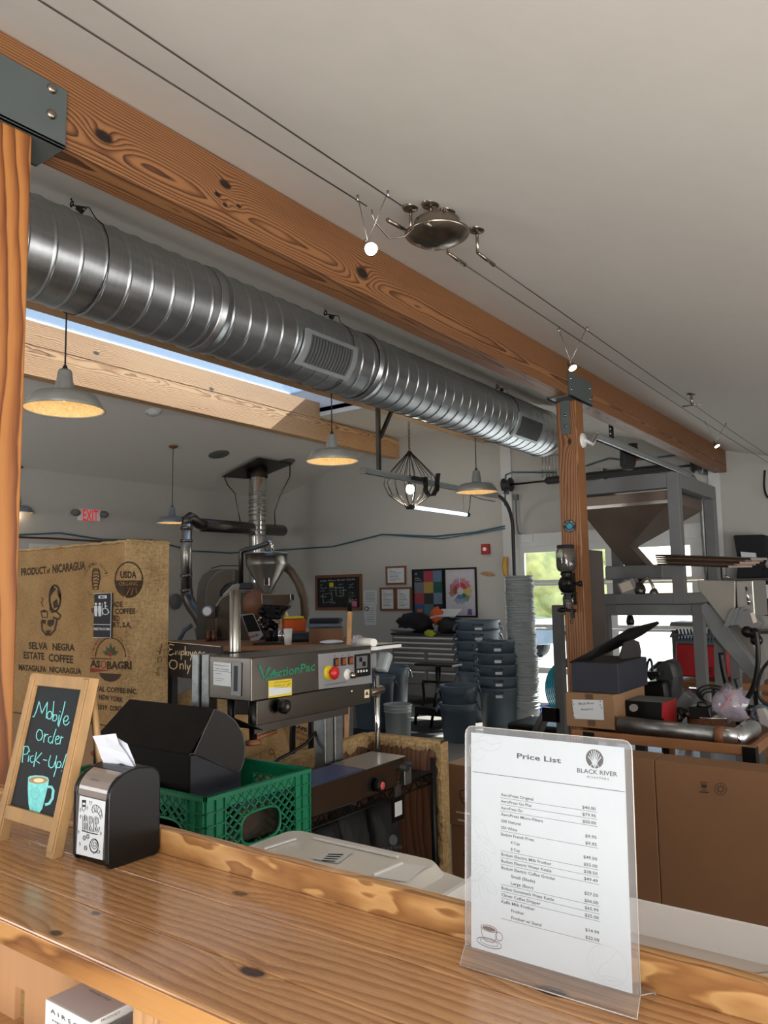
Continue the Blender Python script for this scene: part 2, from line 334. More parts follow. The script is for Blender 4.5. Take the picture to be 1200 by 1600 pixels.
M['blackcard'] = P('black_card', (15, 12, 11), .6, 0, .12, 20, bmp=.1, bs=40, spec=.15)
M['navycard'] = P('dark_blue_card', (30, 34, 46), .55, 0, .1)
M['greycard'] = P('dark_grey_card', (34, 32, 31), .7, 0, .1)
M['rubber'] = P('dark_rubber', (34, 36, 38), .5)
M['ink'] = P('black_ink', (34, 32, 34), .7)
M['bagink'] = P('stencil_ink', (62, 46, 32), .9, var=.3, ns=40)
M['redink'] = P('red_ink', (128, 52, 40), .9, var=.2)
M['greenink'] = P('green_ink', (66, 76, 48), .9, var=.2)
M['greyink'] = P('pale_grey_ink', (196, 200, 204), .7)
M['brownink'] = P('brown_ink', (92, 58, 52), .7)
M['paper'] = P('paper', (206, 212, 216), .6, var=.015)
M['white'] = P('white_paint', (222, 222, 220), .45, var=.03)
M['tissue'] = P('napkin_paper', (204, 208, 218), .8, var=.03, bmp=.3, bs=60)
M['chalkb'] = P('chalkboard', (24, 29, 34), .75, var=.25, ns=7)
M['chalkc'] = P('turquoise_chalk', (124, 206, 206), .95, var=.15, ns=90)
M['chalkd'] = P('deep_turquoise_chalk', (86, 178, 184), .95, var=.2, ns=60)
M['chalkw'] = P('white_chalk', (186, 190, 196), .95, var=.2, ns=60)
M['cream'] = P('cream_paint', (226, 208, 170), .6)
M['green'] = P('green_plastic', (16, 116, 82), .38, 0, .08, sss=0)
M['trans'] = P('milky_plastic', (214, 212, 206), .3, 0, .03)
M['tub'] = P('white_plastic', (224, 224, 226), .35, 0, .02, coat=.1)
M['beige'] = P('beige_flour', (196, 184, 170), .75, var=.05, bmp=.1)
M['acrylic'] = glassy('clear_acrylic', (.97, .97, .975), .08, .06)
M['smoke'] = glassy('smoked_acrylic', (.55, .53, .52), .1, .22, (150, 142, 138))
M['pane'] = glassy('window_glass', (.93, .96, .97), .05)
M['bagfilm'] = glassy('clear_bag', (.85, .85, .88), .15, .4, (190, 180, 196), .15)
M['card'] = P('cardboard', (142, 110, 80), .85, 0, .07, 6, bmp=.1, bs=30)
M['card2'] = P('cardboard_dark', (122, 88, 60), .85, 0, .07, 6, bmp=.1, bs=30)
M['tape'] = P('brown_tape', (96, 70, 48), .3)
M['burlap'] = weave('burlap', (172, 138, 92), (126, 96, 58))
M['burlap2'] = weave('loose_burlap', (188, 160, 116), (128, 100, 64), 150)
M['jute'] = weave('coffee_sack', (196, 164, 116), (150, 116, 74), 200)
M['belt'] = P('blue_belt', (40, 56, 108), .35, 0, .06)
M['frame'] = P('grey_powder_coat', (100, 102, 102), .5, .1, .06)
M['feeder'] = P('grey_feeder', (128, 124, 116), .42, .4, .06)
M['panel'] = P('panel_plate', (128, 128, 130), .5)
M['red'] = P('red_enamel', (160, 24, 30), .4)
M['redbtn'] = P('red_button', (190, 26, 30), .3)
M['yellow'] = P('yellow_plastic', (214, 190, 40), .5)
M['orange'] = P('orange_lens', (150, 74, 30), .3)
M['bin'] = P('slate_bin', (82, 96, 108), .45, 0, .06)
M['pail'] = P('grey_pail', (152, 160, 162), .4, 0, .05)
M['wire'] = P('steel_wire', (170, 170, 168), .3, 1)
M['lampg'] = P('lamp_enamel', (146, 146, 140), .36, .2, .1)
M['lampb'] = P('lamp_enamel_bluish', (124, 132, 144), .38, .2, .1)
M['lampin'] = P('lamp_reflector', (208, 178, 128), .5, 0, .22, 60)
M['airhose'] = P('teal_hose', (56, 96, 112), .4)
M['teal'] = P('teal_plastic', (40, 150, 170), .4)
M['hose'] = P('brown_hose', (88, 74, 56), .5, .1)
M['bronze'] = P('bronze_frame', (120, 76, 48), .5)
M['cloth'] = P('dark_cloth', (28, 28, 34), .9, bmp=.3)
M['orangecloth'] = P('orange_cloth', (206, 92, 40), .9)
M['greycloth'] = P('pale_cloth', (150, 146, 144), .9)
M['lime'] = P('lime_cloth', (168, 176, 50), .9)
M['copper'] = P('copper_pipe', (112, 74, 58), .4, .8)
M['foliage'] = P('hedge_leaves', (206, 202, 128), .7, var=.35, ns=3, bmp=.6, bs=14)
M['asphalt'] = P('asphalt', (168, 168, 166), .9, var=.1)
M['carblue'] = P('car_paint', (70, 92, 112), .25, .3, .05, coat=.8)
M['glassdk'] = P('car_glass', (60, 74, 84), .1, 0, .05)
M['bulb'] = P('glowing_bulb', (255, 226, 170), .4, emit=14)
M['bulbdim'] = P('dome_bulb', (255, 214, 150), .4, emit=2.0)
M['hop'] = P('hopper_steel', (112, 98, 88), .42, .5, .2, 3)
M['chest'] = P('tool_chest_grey', (132, 128, 122), .4, .3, .06)
M['rail'] = P('rail_zinc', (170, 176, 176), .35, .4, .06)
M['tubelit'] = P('lit_tube', (228, 240, 255), .4, emit=1.6)
M['cagebulb'] = P('cage_bulb', (255, 240, 214), .4, emit=6)
M['exitred'] = P('exit_letters', (214, 40, 52), .5, emit=.5)
M['blueprint'] = P('blue_crate', (50, 90, 190), .5)
M['doorwood'] = P('yellow_wood', (200, 150, 60), .5)
# ================================================================ the room
CA, CB = 2.682, .256                       # ceiling over the bar: z = CA + CB*y
def cz(y): return CA+CB*y if y < 5.304 else (4.04 if y < 6.96 else 4.04-.278*(y-6.96))
E_X, N_Y, S_Y, W_X = 10.0, 9.69, -4.5, -4.6
MB().box((W_X-.1, S_Y-.1, -.12), (E_X+.12, N_Y+.1, 0)).build('floor', M['concrete'], kind='structure')
b = MB(); T = .12
def slab(b, x0, x1, y0, y1):
    z0, z1 = cz(y0+1e-4), cz(y1-1e-4)
    b.add([(x0, y0, z0), (x1, y0, z0), (x1, y1, z1), (x0, y1, z1), (x0, y0, z0+T), (x1, y0, z0+T), (x1, y1, z1+T), (x0, y1, z1+T)],
          [(0, 3, 2, 1), (4, 5, 6, 7), (0, 1, 5, 4), (1, 2, 6, 5), (2, 3, 7, 6), (3, 0, 4, 7)])
slab(b, W_X, E_X, S_Y, 5.304); slab(b, W_X, E_X, 5.304, 5.45)
SK0, SK1, SKY1 = .6, 8.07, 7.5
slab(b, SK1, E_X, 5.45, 6.96); slab(b, W_X, SK0, 5.45, 6.96)
slab(b, SK1, E_X, 6.96, SKY1); slab(b, W_X, SK0, 6.96, SKY1); slab(b, W_X, E_X, SKY1, N_Y)
b.build('ceiling', M['ceil'], kind='structure')
b = MB()                                   # plastered well of the skylight
b.box((SK0-.05, 5.40, 4.10), (SK1+.05, 5.45, 4.46)); b.box((SK0-.05, SKY1, 3.95), (SK1+.05, SKY1+.05, 4.46))
b.box((SK1, 5.45, 4.10), (SK1+.05, SKY1, 4.46)); b.box((SK0-.05, 5.45, 4.10), (SK0, SKY1, 4.46))
b.build('skylight_well', M['trim'], kind='structure')
wn = MB(); wn.box((SK0, 5.45, 4.425), (SK1, SKY1, 4.432)); wn = wn.build('window_1', M['pane'], kind='structure')
b = MB(); b.box((SK0, 5.62, 4.412), (SK1-1.1, 5.63, 4.424))
b.build('glazing_bar', M['frame'], wn)
D0, D1, DH = 2.44, 4.98, 2.2
b = MB()
def wallc(b, y0, y1, zb=0):
    b.prism([(E_X, y0, zb), (E_X, y1, zb), (E_X, y1, cz(y1-1e-4)+.02), (E_X, y0, cz(y0+1e-4)+.02)], (.12, 0, 0))
for y0, y1, zb in ((S_Y, D0, 0), (D0, D1, DH), (D1, 5.304, 0), (5.304, 6.96, 0), (6.96, N_Y, 0)): wallc(b, y0, y1, zb)
b.build('wall_east', M['wall'], kind='structure')
MB().box((W_X, N_Y, 0), (E_X+.12, N_Y+.12, 3.35)).build('wall_north', M['wall'], kind='structure')
MB().box((W_X, S_Y-.12, 0), (E_X+.12, S_Y, 1.9)).build('wall_south', M['wall'], kind='structure')
b = MB(); b.prism([(W_X, S_Y, 0), (W_X, N_Y, 0), (W_X, N_Y, 3.3), (W_X, 6.96, 4.05), (W_X, 5.3, 4.05), (W_X, S_Y, 1.55)], (-.12, 0, 0)); b.build('wall_west', M['wall'], kind='structure')
MB().box((9.965, 5.0, 0), (10, 5.16, 3.98)).build('trim_1', M['trim'], kind='structure')
MB().box((9.965, 2.2, 0), (10, 2.33, 3.22)).build('trim_2', M['trim'], kind='structure')
# garage door of glass sections
dr = thing('door_1', None, None, (10.03, 3.7, 0)); tag(dr, kind='structure')
secs = [0, .47, 1.055, 1.665, DH]
for i in range(4):
    z0, z1 = secs[i], secs[i+1]; b = MB(); r0 = .05
    b.box((9.99, D0, z0+.003), (10.035, D1, z0+r0)).box((9.99, D0, z1-.03 if i < 3 else z1-.1), (10.035, D1, z1))
    for y0, y1 in ((D0, D0+.16), (3.55, 3.68), (D1-.13, D1)): b.box((9.992, y0, z0+r0), (10.033, y1, z1-.03))
    b.build('door_section', M['trim'], dr)
    g = MB().box((10.01, D0+.16, z0+r0), (10.016, 3.55, z1-.03)); g.box((10.01, 3.68, z0+r0), (10.016, D1-.13, z1-.03)); g.build('pane', M['pane'], dr)
b = MB(); b.box((9.94, D0-.06, DH-.02), (9.99, D1+.06, DH+.16)); b.build('trim_3', M['trim'], kind='structure')
# ---------------------------------------------------------------- outside
MB().box((10.12, -30, -.2), (80, 40, -.06)).build('ground', M['asphalt'], kind='structure')
def bush(c, r, seed, label, group=None):
    random.seed(seed); t = thing('hedge_tree', label, 'tree', (c[0], c[1], -.06), group=group)
    MB().cyl((c[0], c[1], -.06), (c[0], c[1], c[2]), .12, .06, 8).build('trunk', M['card2'], t)
    f = MB()
    for _ in range(26):
        a = random.uniform(0, 6.28); q = random.uniform(.1, .8)*r; f.ball((c[0]+q*math.cos(a), c[1]+q*math.sin(a), c[2]+random.uniform(-.6, .9)*r), random.uniform(.35, .55)*r, 10, 7, .18)
    f.build('crown', M['foliage'], t)
bush((27, 11.6, 2.2), 2.2, 3, 'yellow green leafy tree left of centre outside the garage door')
bush((27, 15.0, 2.0), 2.1, 4, 'yellow green leafy tree furthest left outside the garage door')
car = thing('parked_car', 'blue grey parked car seen through the garage door glass', 'car', (17.6, 10.0, -.06), math.radians(75))
b = MB(); pr = [(-2.1, .35), (-2.15, .75), (-1.9, .95), (-1.2, 1.02), (-.6, 1.45), (.7, 1.48), (1.35, 1.05), (2.0, .92), (2.15, .6), (2.1, .35)]
O = MW[car]
b.prism([O @ Vector((x, -.85, z)) for x, z in pr], O.to_3x3() @ Vector((0, 1.7, 0))); b.build('body', M['carblue'], car, .05)
b = MB()
for s in (-.86, .84): b.prism([O @ Vector((x, s, z)) for x, z in [(-1.05, 1.03), (-.55, 1.38), (.65, 1.4), (1.15, 1.06)]], O.to_3x3() @ Vector((0, .02, 0)))
b.prism([O @ Vector((x, -.75, z)) for x, z in [(-1.22, 1.06), (-.66, 1.45), (-.68, 1.46), (-1.24, 1.07)]], O.to_3x3() @ Vector((0, 1.5, 0))); b.build('window', M['glassdk'], car)
for x in (-1.35, 1.35):
    for s in (-.8, .8): MB().cyl(O @ Vector((x, s-.12, .32)), O @ Vector((x, s+.12, .32)), .33, n=18).build('wheel', M['rubber'], car)
for s in (-.6, .6): MB().ball(O @ Vector((-2.1, s, .72)), (.1, .1, .1)).build('headlight', M['white'], car)
# ================================================================ timbers
def beam(y0, y1, z0, z1f, x1, mat, label, x0=-1.6):
    t = thing('timber_beam', label, 'beam', (5, (y0+y1)/2, z0))
    MB().prism([(x0, y0, z0), (x0, y1, z0), (x0, y1, z1f(y1)), (x0, y0, z1f(y0))], (x1-x0, 0, 0)).build('timber', mat, t, .004); return t
BZ = 2.96
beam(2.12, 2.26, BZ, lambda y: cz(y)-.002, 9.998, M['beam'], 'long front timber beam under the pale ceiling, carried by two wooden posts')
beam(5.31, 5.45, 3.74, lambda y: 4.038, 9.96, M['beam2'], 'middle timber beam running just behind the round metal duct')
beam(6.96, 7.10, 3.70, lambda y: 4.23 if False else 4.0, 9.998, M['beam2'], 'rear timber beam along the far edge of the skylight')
MB().box((SK0, 6.955, 4.0), (SK1, 7.10, 4.23)).build('trim_4', M['beam2'], kind='structure')
pt = thing('timber_post', 'near wooden post at the left edge with a dark steel bracket', 'post', (1.08, 2.19, 0))
MB().box((.995, 2.12, 0), (1.16, 2.27, BZ-.012)).build('timber', M['post'], pt, .006)
b = MB(); b.box((.74, 2.105, BZ-.012), (1.26, 2.12, 3.14)); b.box((.74, 2.105, BZ-.012), (1.26, 2.275, BZ)); b.box((.74, 2.26, BZ-.012), (1.26, 2.272, 3.14)); br = b.build('bracket', M['bracket'], pt, .003)
for px in ((81, 139), (80, 179)):
    c = at(*px, Y=2.105); MB().lathe([(0, -.011), (.008, -.010), (.014, -.006), (.016, 0)], c, 16, AY).build('bolt', M['nickel'], br)
pt = thing('timber_post', 'far wooden post carrying the round blue sticker and the wall grinder', 'post', (5.36, 2.2, 0))
MB().box((5.3, 2.12, 0), (5.44, 2.272, BZ-.012)).build('timber', M['post2'], pt, .006)
b = MB(); b.box((5.17, 2.105, BZ-.012), (5.6, 2.12, 3.13)); b.box((5.17, 2.105, BZ-.012), (5.6, 2.285, BZ)); b.box((5.17, 2.262, BZ-.012), (5.6, 2.285, 3.13)); b.box((5.288, 2.165, 2.7), (5.3, 2.235, BZ)); br = b.build('bracket', M['bracket'], pt, .002)
for y, z in ((2.2, 2.84), (2.2, 2.76)): MB().lathe([(0, -.008), (.009, -.006), (.011, 0)], (5.288, y, z), 12, AX).build('bolt', M['nickel'], br)
for x, z in ((5.2, 3.08), (5.2, 3.0), (5.56, 3.08), (5.56, 3.0)): MB().lathe([(0, -.008), (.009, -.006), (.011, 0)], (x, 2.105, z), 12, AY).build('bolt', M['nickel'], br)
fn = pl((5.298, 0, 0), (1, 0, 0)); c = (890, 822)
st = MB().disc(c, 10, fn, n=28).build('round_sticker', M['navycard']); tag(st, 'round dark blue sticker with lettering around a light blue centre', 'sticker')
MB().disc(c, 4.6, fn, Vector((-.001, 0, 0))).build('centre', M['teal'], None)
bpy.data.objects['centre'].parent = st; MW[st] = Matrix()
b = MB()
def arc_text(b, s, c, r, h, a0, a1, fn, lift, inward=False, ry=None):
    n = len(s)
    for i, ch in enumerate(s):
        if ch == ' ': continue
        a = a0+(a1-a0)*(i+.5)/n; wch = abs(a1-a0)*r/n*.38
        ux, uy = math.cos(a), math.sin(a); tx, ty = (-uy, ux) if a1 > a0 else (uy, -ux)
        rr = r if a1 > a0 else r+h
        kx, ky = c[0]+ux*rr, c[1]+uy*rr*((ry or r)/r)
        up = (ux*h, uy*h) if a1 > a0 else (-ux*h, -uy*h)
        b.text(ch, (kx-tx*wch, ky-ty*wch), (kx+tx*wch, ky+ty*wch), up, fn, lift)
arc_text(b, 'BLACK RIVER', c, 6.2, 2.4, math.radians(190), math.radians(350), fn, Vector((-.0015, 0, 0)))
arc_text(b, 'ROASTERS', c, 6.2, 2.4, math.radians(150), math.radians(30), fn, Vector((-.0015, 0, 0)))
b.build('lettering', M['paper'], st)
# ================================================================ duct
dt = thing('round_duct', 'large galvanised spiral duct slung under the ceiling', 'duct', (4.5, 3.47, 3.255))
DY, DZ, DR, DX1, PITCH = 3.47, 3.255, .243, 7.68, .135
def duct(x0, x1, r, pitch=PITCH):
    b = MB(); n = 72; prof = [(0, 0), (.02, 0), (.4, 0), (.82, 0), (.84, 0), (.87, .004), (.90, .006), (.93, .006), (.96, .004), (.985, 0)]
    vs = []; rows = []; turns = int((x1-x0)/pitch)
    for t in range(turns+1):
        for f, h in prof:
            rows.append((x0+(t+f)*pitch, h))
    for x, h in rows:
        for k in range(n+1):
            th = 2*math.pi*k/n; xx = min(max(x+pitch*(k/n-1), x0), x1)
            rr = r+(h if x0 < xx < x1 else 0)
            vs.append((xx, DY+rr*math.cos(th), DZ+rr*math.sin(th)))
    fs = [(i*(n+1)+k, i*(n+1)+k+1, (i+1)*(n+1)+k+1, (i+1)*(n+1)+k) for i in range(len(rows)-1) for k in range(n)]
    b.add(vs, fs, True); return b
J = [-1.4, 2.95, 4.46, DX1]
for i in range(3):
    o = duct(J[i], J[i+1], DR-.004*(i % 2)).build('duct_pipe', M['galv'], dt, recalc=False)
for x in (2.95, 4.46, DX1-.03): MB().lathe([(DR+.002, -.045), (DR+.008, -.04), (DR+.008, -.006), (DR+.013, 0), (DR+.008, .006), (DR+.008, .04), (DR+.002, .045)], (x, DY, DZ), 72, AX).build('coupling_band', M['galv'], dt)
MB().lathe([(0, 0), (DR-.02, 0), (DR-.01, .01)], (DX1-.02, DY, DZ), 48, AX).build('end_cap', M['galv2'], dt)
for (x0, x1) in ((3.60, 4.13), (6.62, 7.20)):      # supply registers on the room side
    A0, A1 = math.radians(180-2), math.radians(180+55)
    def cp(x, a, r): return (x, DY+r*math.cos(a), DZ+r*math.sin(a))
    def arcband(b, xa, xb, aa, ab, r0, r1, n=10):
        for i in range(n):
            a, c_ = aa+(ab-aa)*i/n, aa+(ab-aa)*(i+1)/n
            b.add([cp(xa, a, r0), cp(xb, a, r0), cp(xb, c_, r0), cp(xa, c_, r0), cp(xa, a, r1), cp(xb, a, r1), cp(xb, c_, r1), cp(xa, c_, r1)], [(0, 1, 2, 3), (4, 7, 6, 5), (0, 4, 5, 1), (1, 5, 6, 2), (2, 6, 7, 3), (3, 7, 4, 0)])
    R0, R1 = DR+.004, DR+.022; A0, A1 = math.radians(178), math.radians(232)
    b = MB(); e = math.radians(6); arcband(b, x0, x1, A0, A0+e, R0, R1, 2); arcband(b, x0, x1, A1-e, A1, R0, R1, 2); arcband(b, x0, x0+.05, A0+e, A1-e, R0, R1); arcband(b, x1-.05, x1, A0+e, A1-e, R0, R1)
    rg = b.build('register_frame', M['rail'], dt)
    b = MB(); arcband(b, x0+.05, x1-.05, A0+e, A1-e, R0-.002, R0+.001); b.build('register_opening', M['blackm'], rg)
    ns = 15
    for i in range(ns):
        x = x0+.06+(x1-x0-.12)*i/(ns-1); b = MB(); arcband(b, x-.0065, x+.0065, A0+e, A1-e, R0+.001, R1-.003, 6); b.build('louvre_blade', M['frame'], rg)
def hanger(x):
    zc = cz(3.4); b = MB(); b.lathe([(.012, 0), (.018, .004), (.012, .008), (.007, .004)], (x, 3.4, zc-.028), 14, AX, close=True); b.cyl((x, 3.4, zc-.01), (x, 3.4, zc+.001), .004, n=8)
    b.tube([(x, 3.4, zc-.035), (x+.06, 3.36, DZ+DR+.012), (x+.07, DY-.05, DZ+DR+.006)], .003, 6)
    b.tube([(x, 3.4, zc-.035), (x+.05, 3.32, DZ+DR-.0)]+[(x+.1, DY+(DR+.008)*math.cos(a), DZ+(DR+.008)*math.sin(a)) for a in [math.radians(120+k*20) for k in range(16)]], .003, 6)
    b.build('wire_hanger', M['blackm'], dt)
    MB().tube([(x+.018, 3.375, zc-.05), (x+.035, 3.355, zc-.07)], .013, 8).build('cable_lock', M['blackm'], dt)
for x in (2.07, 4.01, 6.55): hanger(x)
# ================================================================ pendant dome lamps
def dome_lamp(x, y, zr, mat, R=.205, ztop=None, canopy=False, lit=True):
    t = thing('dome_pendant_lamp', 'x', 'lamp', (x, y, zr), group=None)
    s = R/.205
    prof = [(R+.004, -.002), (R, 0), (.172*s, .062*s), (.163*s, .072*s), (.15*s, .078*s), (.05*s, .098*s), (.046*s, .105*s)]
    MB().lathe([(.045*s, .1*s), (.145*s, .072*s), (.166*s, .06*s), (R-.006, .003), (R+.001, -.004), (R+.005, -.001)]+prof[2:], (x, y, zr), 40).build('dome_shade', mat, t)
    MB().lathe([(R-.008, .004), (.164*s, .057*s), (.14*s, .068*s), (.0, .07*s)], (x, y, zr), 40).build('reflector', M['lampin'], t)
    MB().lathe([(0, .215*s), (.03*s, .215*s), (.037*s, .2*s), (.042*s, .15*s), (.046*s, .145*s), (.046*s, .105*s), (.05*s, .095*s)], (x, y, zr), 28).build('neck', mat, t)
    MB().lathe([(0, .245*s), (.008, .24*s), (.014, .225*s), (.018, .212*s)], (x, y, zr), 16).build('cord_grip', M['blackm'], t)
    zt = ztop or cz(y)
    MB().cyl((x, y, zr+.24*s), (x, y, zt), .0045, n=8).build('cord', M['blackm'], t)
    MB().ball((x, y, zr+.062*s), .018).build('bulb', M['bulbdim'], t)
    if canopy: MB().lathe([(0, -.03), (.03, -.028), (.06, -.012), (.065, .004)], (x, y, zt), 24).build('canopy', M['bronze'], t)
    if lit: lamp('lamp_glow', 'POINT', (x, y, zr-.03), 1.7, (1, .82, .60), .05)
    return t
for i, (px, d, lab) in enumerate([((100, 640), 4.1, 'largest grey dome pendant lamp, hanging near the left post'), ((519, 721), 6.08, 'grey dome pendant lamp hanging in front of the skylight end'), ((745, 769), 7.62, 'grey dome pendant lamp hanging in front of the cage lamp and rail')]):
    p = at(*px, d=d); tag(dome_lamp(p.x, p.y, p.z, M['lampg']), lab)
p = at(269, 817, d=10.5); tag(dome_lamp(p.x, p.y, p.z, M['lampb'], canopy=True), 'small bluish dome pendant lamp with round ceiling canopy above the roaster pipe')
p = at(26, 801, d=10.0); tag(dome_lamp(p.x, p.y, p.z, M['lampb'], canopy=True), 'bluish dome pendant lamp half hidden behind the near post')
# cage lamp
cg = at(640, 720, Y=5.9); X0, Y0 = cg.x, 5.9; zb = at(640, 793, Y=5.9).z; ztp = at(640, 708, Y=5.9).z; Rr = .365
t = thing('cage_pendant_lamp', 'large wire cage pendant lamp on a chain from the ceiling', 'lamp', (X0, Y0, zb))
H = ztp-zb; b = MB()
for k in range(16):
    a = 2*math.pi*k/16; f = lambda r, z: (X0+r*math.cos(a), Y0+r*math.sin(a), zb+z)
    w_ = MB().tube([f(.05, 0), f(.3, H*.24), f(Rr, H*.42), f(Rr*.93, H*.56), f(.03, H)], .0055, 6); w_.build('cage_wire', M['dsteel'], t)
b = MB(); b.lathe([(0, -.02), (.06, -.02), (.065, .02), (0, .03)], (X0, Y0, zb), 16); b.lathe([(0, .03), (.03, .02), (.045, -.02), (0, -.02)], (X0, Y0, zb+H), 16); b.build('cage_cap', M['blackm'], t)
MB().lathe([(0, .06), (.02, .05), (.03, -.03), (.03, -.1), (0, -.1)], (X0, Y0, zb+H-.36), 16).build('socket', M['dsteel'], t)
MB().ball((X0, Y0, zb+H-.5), (.06, .06, .07)).build('bulb', M['cagebulb'], t)
b = MB(); zt = cz(Y0)
b.cyl((X0, Y0, zb+H-.3), (X0, Y0, zb+H), .006); zz = zb+H+.03; k = 0
while zz < zt-.06: b.lathe([(.014, 0), (.018, .004), (.014, .008), (.01, .004)], (X0, Y0, zz), 8, AX if k % 2 else AY, close=True); zz += .026; k += 1
b.build('chain', M['blackm'], t); MB().lathe([(0, -.03), (.05, -.02), (.06, 0)], (X0, Y0, zt), 20).build('canopy', M['blackm'], t)
lamp('cage_glow', 'POINT', (X0, Y0, zb+H-.6), 14, (1, .88, .70), .06)
# ================================================================ cable lights
ca, cb_ = (1.62, 2.985), (1.475, 2.945)
def cabler(name, y, z, x0, x1, lab): 
    t = MB().tube([(x0+(x1-x0)*i/12, y, z-.012*math.sin(math.pi*i/12)) for i in range(13)], .0028, 6).build(name, M['dsteel']); tag(t, lab, 'cable'); return t
Y1a, Z1a = 1.635, 2.985; Y2a, Z2a = 1.50, 2.955
cabler('light_cable', Y1a, Z1a, -1.5, 2.17, 'lower left lighting cable from the frame corner to the transformer')
cabler('light_cable', Y2a, Z2a, -1.5, 2.20, 'upper left lighting cable from the frame corner to the transformer')
pA = at(718, 408, Y=1.62); pB = at(768, 408, Y=1.48)
cabler('light_cable', 1.605, 2.98, pA.x, 9.95, 'lower right lighting cable running from transformer to far wall')
cabler('light_cable', 1.48, 2.955, pB.x, 9.95, 'upper right lighting cable running from transformer to far wall')
def standoff(x, y, zc, dx, lab):
    t = thing('cable_standoff', lab, 'bracket', (x, y, zc)); b = MB(); b.lathe([(0, -.012), (.03, -.01), (.034, -.002), (.034, 0)], (x, y, cz(y)), 24); b.cyl((x, y, cz(y)), (x, y, zc), .0065); b.build('stem', M['nickel'], t)
    MB().cyl((x, y, zc), (x+dx, y, zc-.006), .007, .009).build('turnbuckle', M['nickel'], t)
standoff(2.46, 1.635, 2.99, -.16, 'nickel cable standoff left of the transformer dish, lower cable')
standoff(2.52, 1.5, 2.96, -.16, 'nickel cable standoff left of the transformer dish, upper cable')
standoff(pA.x-.12, 1.605, 2.985, .14, 'nickel cable standoff below and right of the transformer dish')
standoff(pB.x-.12, 1.48, 2.96, .14, 'nickel cable standoff right of the transformer dish, upper cable')
c = at(683, 352, Y=1.53); t = thing('dish_transformer', 'round brushed nickel transformer dish hung from the ceiling', 'transformer', (c.x, 1.53, 2.9))
cx, cy = c.x, 1.53; z0 = at(683, 384, Y=1.53).z
MB().lathe([(0, 0), (.05, .006), (.09, .022), (.122, .042), (.128, .05), (.121, .052), (.085, .05), (0, .05)], (cx, cy, z0), 48).build('dish', M['nickel'], t)
MB().lathe([(.09, .045), (.09, .1), (.084, .103), (0, .103)], (cx, cy, z0), 48).build('housing', M['nickel'], t)
b = MB(); sx, sy = at(676, 317, Z=cz(1.53)).x, 1.53; b.lathe([(0, -.012), (.033, -.01), (.036, 0)], (sx, sy, cz(sy)), 24); b.cyl((sx, sy, cz(sy)), (sx, sy, z0+.07), .007); b.cyl((sx+.0, sy, cz(sy)-.05), (sx, sy, cz(sy)-.085), .011); b.build('stem', M['nickel'], t)
b = MB(); b.tube([(2.2, 1.635, 2.985), (2.22, 1.64, 2.95), (2.3, 1.63, 2.91), (2.36, 1.6, 2.93), (cx-.09, 1.56, z0+.06)], .0035, 6); b.tube([(2.42, 1.5, 2.96), (2.46, 1.5, 2.94), (cx-.06, 1.46, z0+.105), (cx+.02, 1.45, z0+.1), (cx+.11, 1.5, z0+.09), (cx+.115, 1.51, z0+.05)], .0035, 6); b.build('lead_wire', M['nickel'], t)
def spot(pxa, pxb, pxl, r, lab, power):
    a = at(*pxa, Y=Y1a if pxa[0] < 700 else 1.605); c_ = at(*pxb, Y=Y2a if pxa[0] < 700 else 1.48); l = at(*pxl, Y=(a.y+c_.y)/2+.01)
    t = thing('cable_spotlight', lab, 'lamp', tuple(l)); b = MB()
    for q in (a, c_): b.tube([tuple(q+Vector((0, 0, .008))), tuple(l+Vector((-.012, 0, .02)))], .0018, 6); b.cyl(tuple(q+Vector((0, 0, .012))), tuple(q-Vector((0, 0, .012))), .005)
    b.build('support_rod', M['wire'], t)
    ax = Vector((-.45, -.62, -.5)).normalized() if pxa[0] < 700 else Vector((-.2, -.5, -.85)).normalized()
    MB().lathe([(.006, -.035), (.012, -.03), (.016, -.018), (r, .012), (r, .018), (r*.8, .016)], tuple(l), 24, ax).build('lamp_head', M['nickel'], t)
    MB().lathe([(0, .0175), (r*.86, .0165)], tuple(l), 24, ax).build('lens', M['bulb'], t)
    MB().cyl(tuple(l+Vector((-.03, .0, .018))), tuple(l+Vector((.012, 0, .018))), .004).build('clamp', M['nickel'], t)
    s = lamp('spot_beam', 'SPOT', tuple(l+ax*.03), power, (1, .84, .62), .02, aim=tuple(l+ax)); s.data.spot_size = math.radians(75); s.data.spot_blend = .6; 
spot((559, 310), (606, 303), (578, 388), .026, 'near cable spotlight hanging left of the transformer dish, in front of the beam', 14)
spot((873, 516), (917, 514), (893, 572), .026, 'middle cable spotlight hanging above the far wooden post', 12)
spot((1102, 661), (1134, 663), (1119, 695), .026, 'farthest cable spotlight close to the end of the beam', 9)
t = thing('cable_spreader', 'small nickel spreader bar fixed to the ceiling near the far wall', 'bracket', (6.37, 1.54, 2.96))
q = at(1081, 633, Y=1.54); b = MB(); b.cyl((q.x, 1.61, q.z), (q.x, 1.47, q.z), .006); b.cyl((q.x, 1.54, q.z), (q.x, 1.54, cz(1.54)), .009); b.lathe([(0, -.012), (.03, -.01), (.034, 0)], (q.x, 1.54, cz(1.54)), 18); b.build('bar', M['nickel'], t)
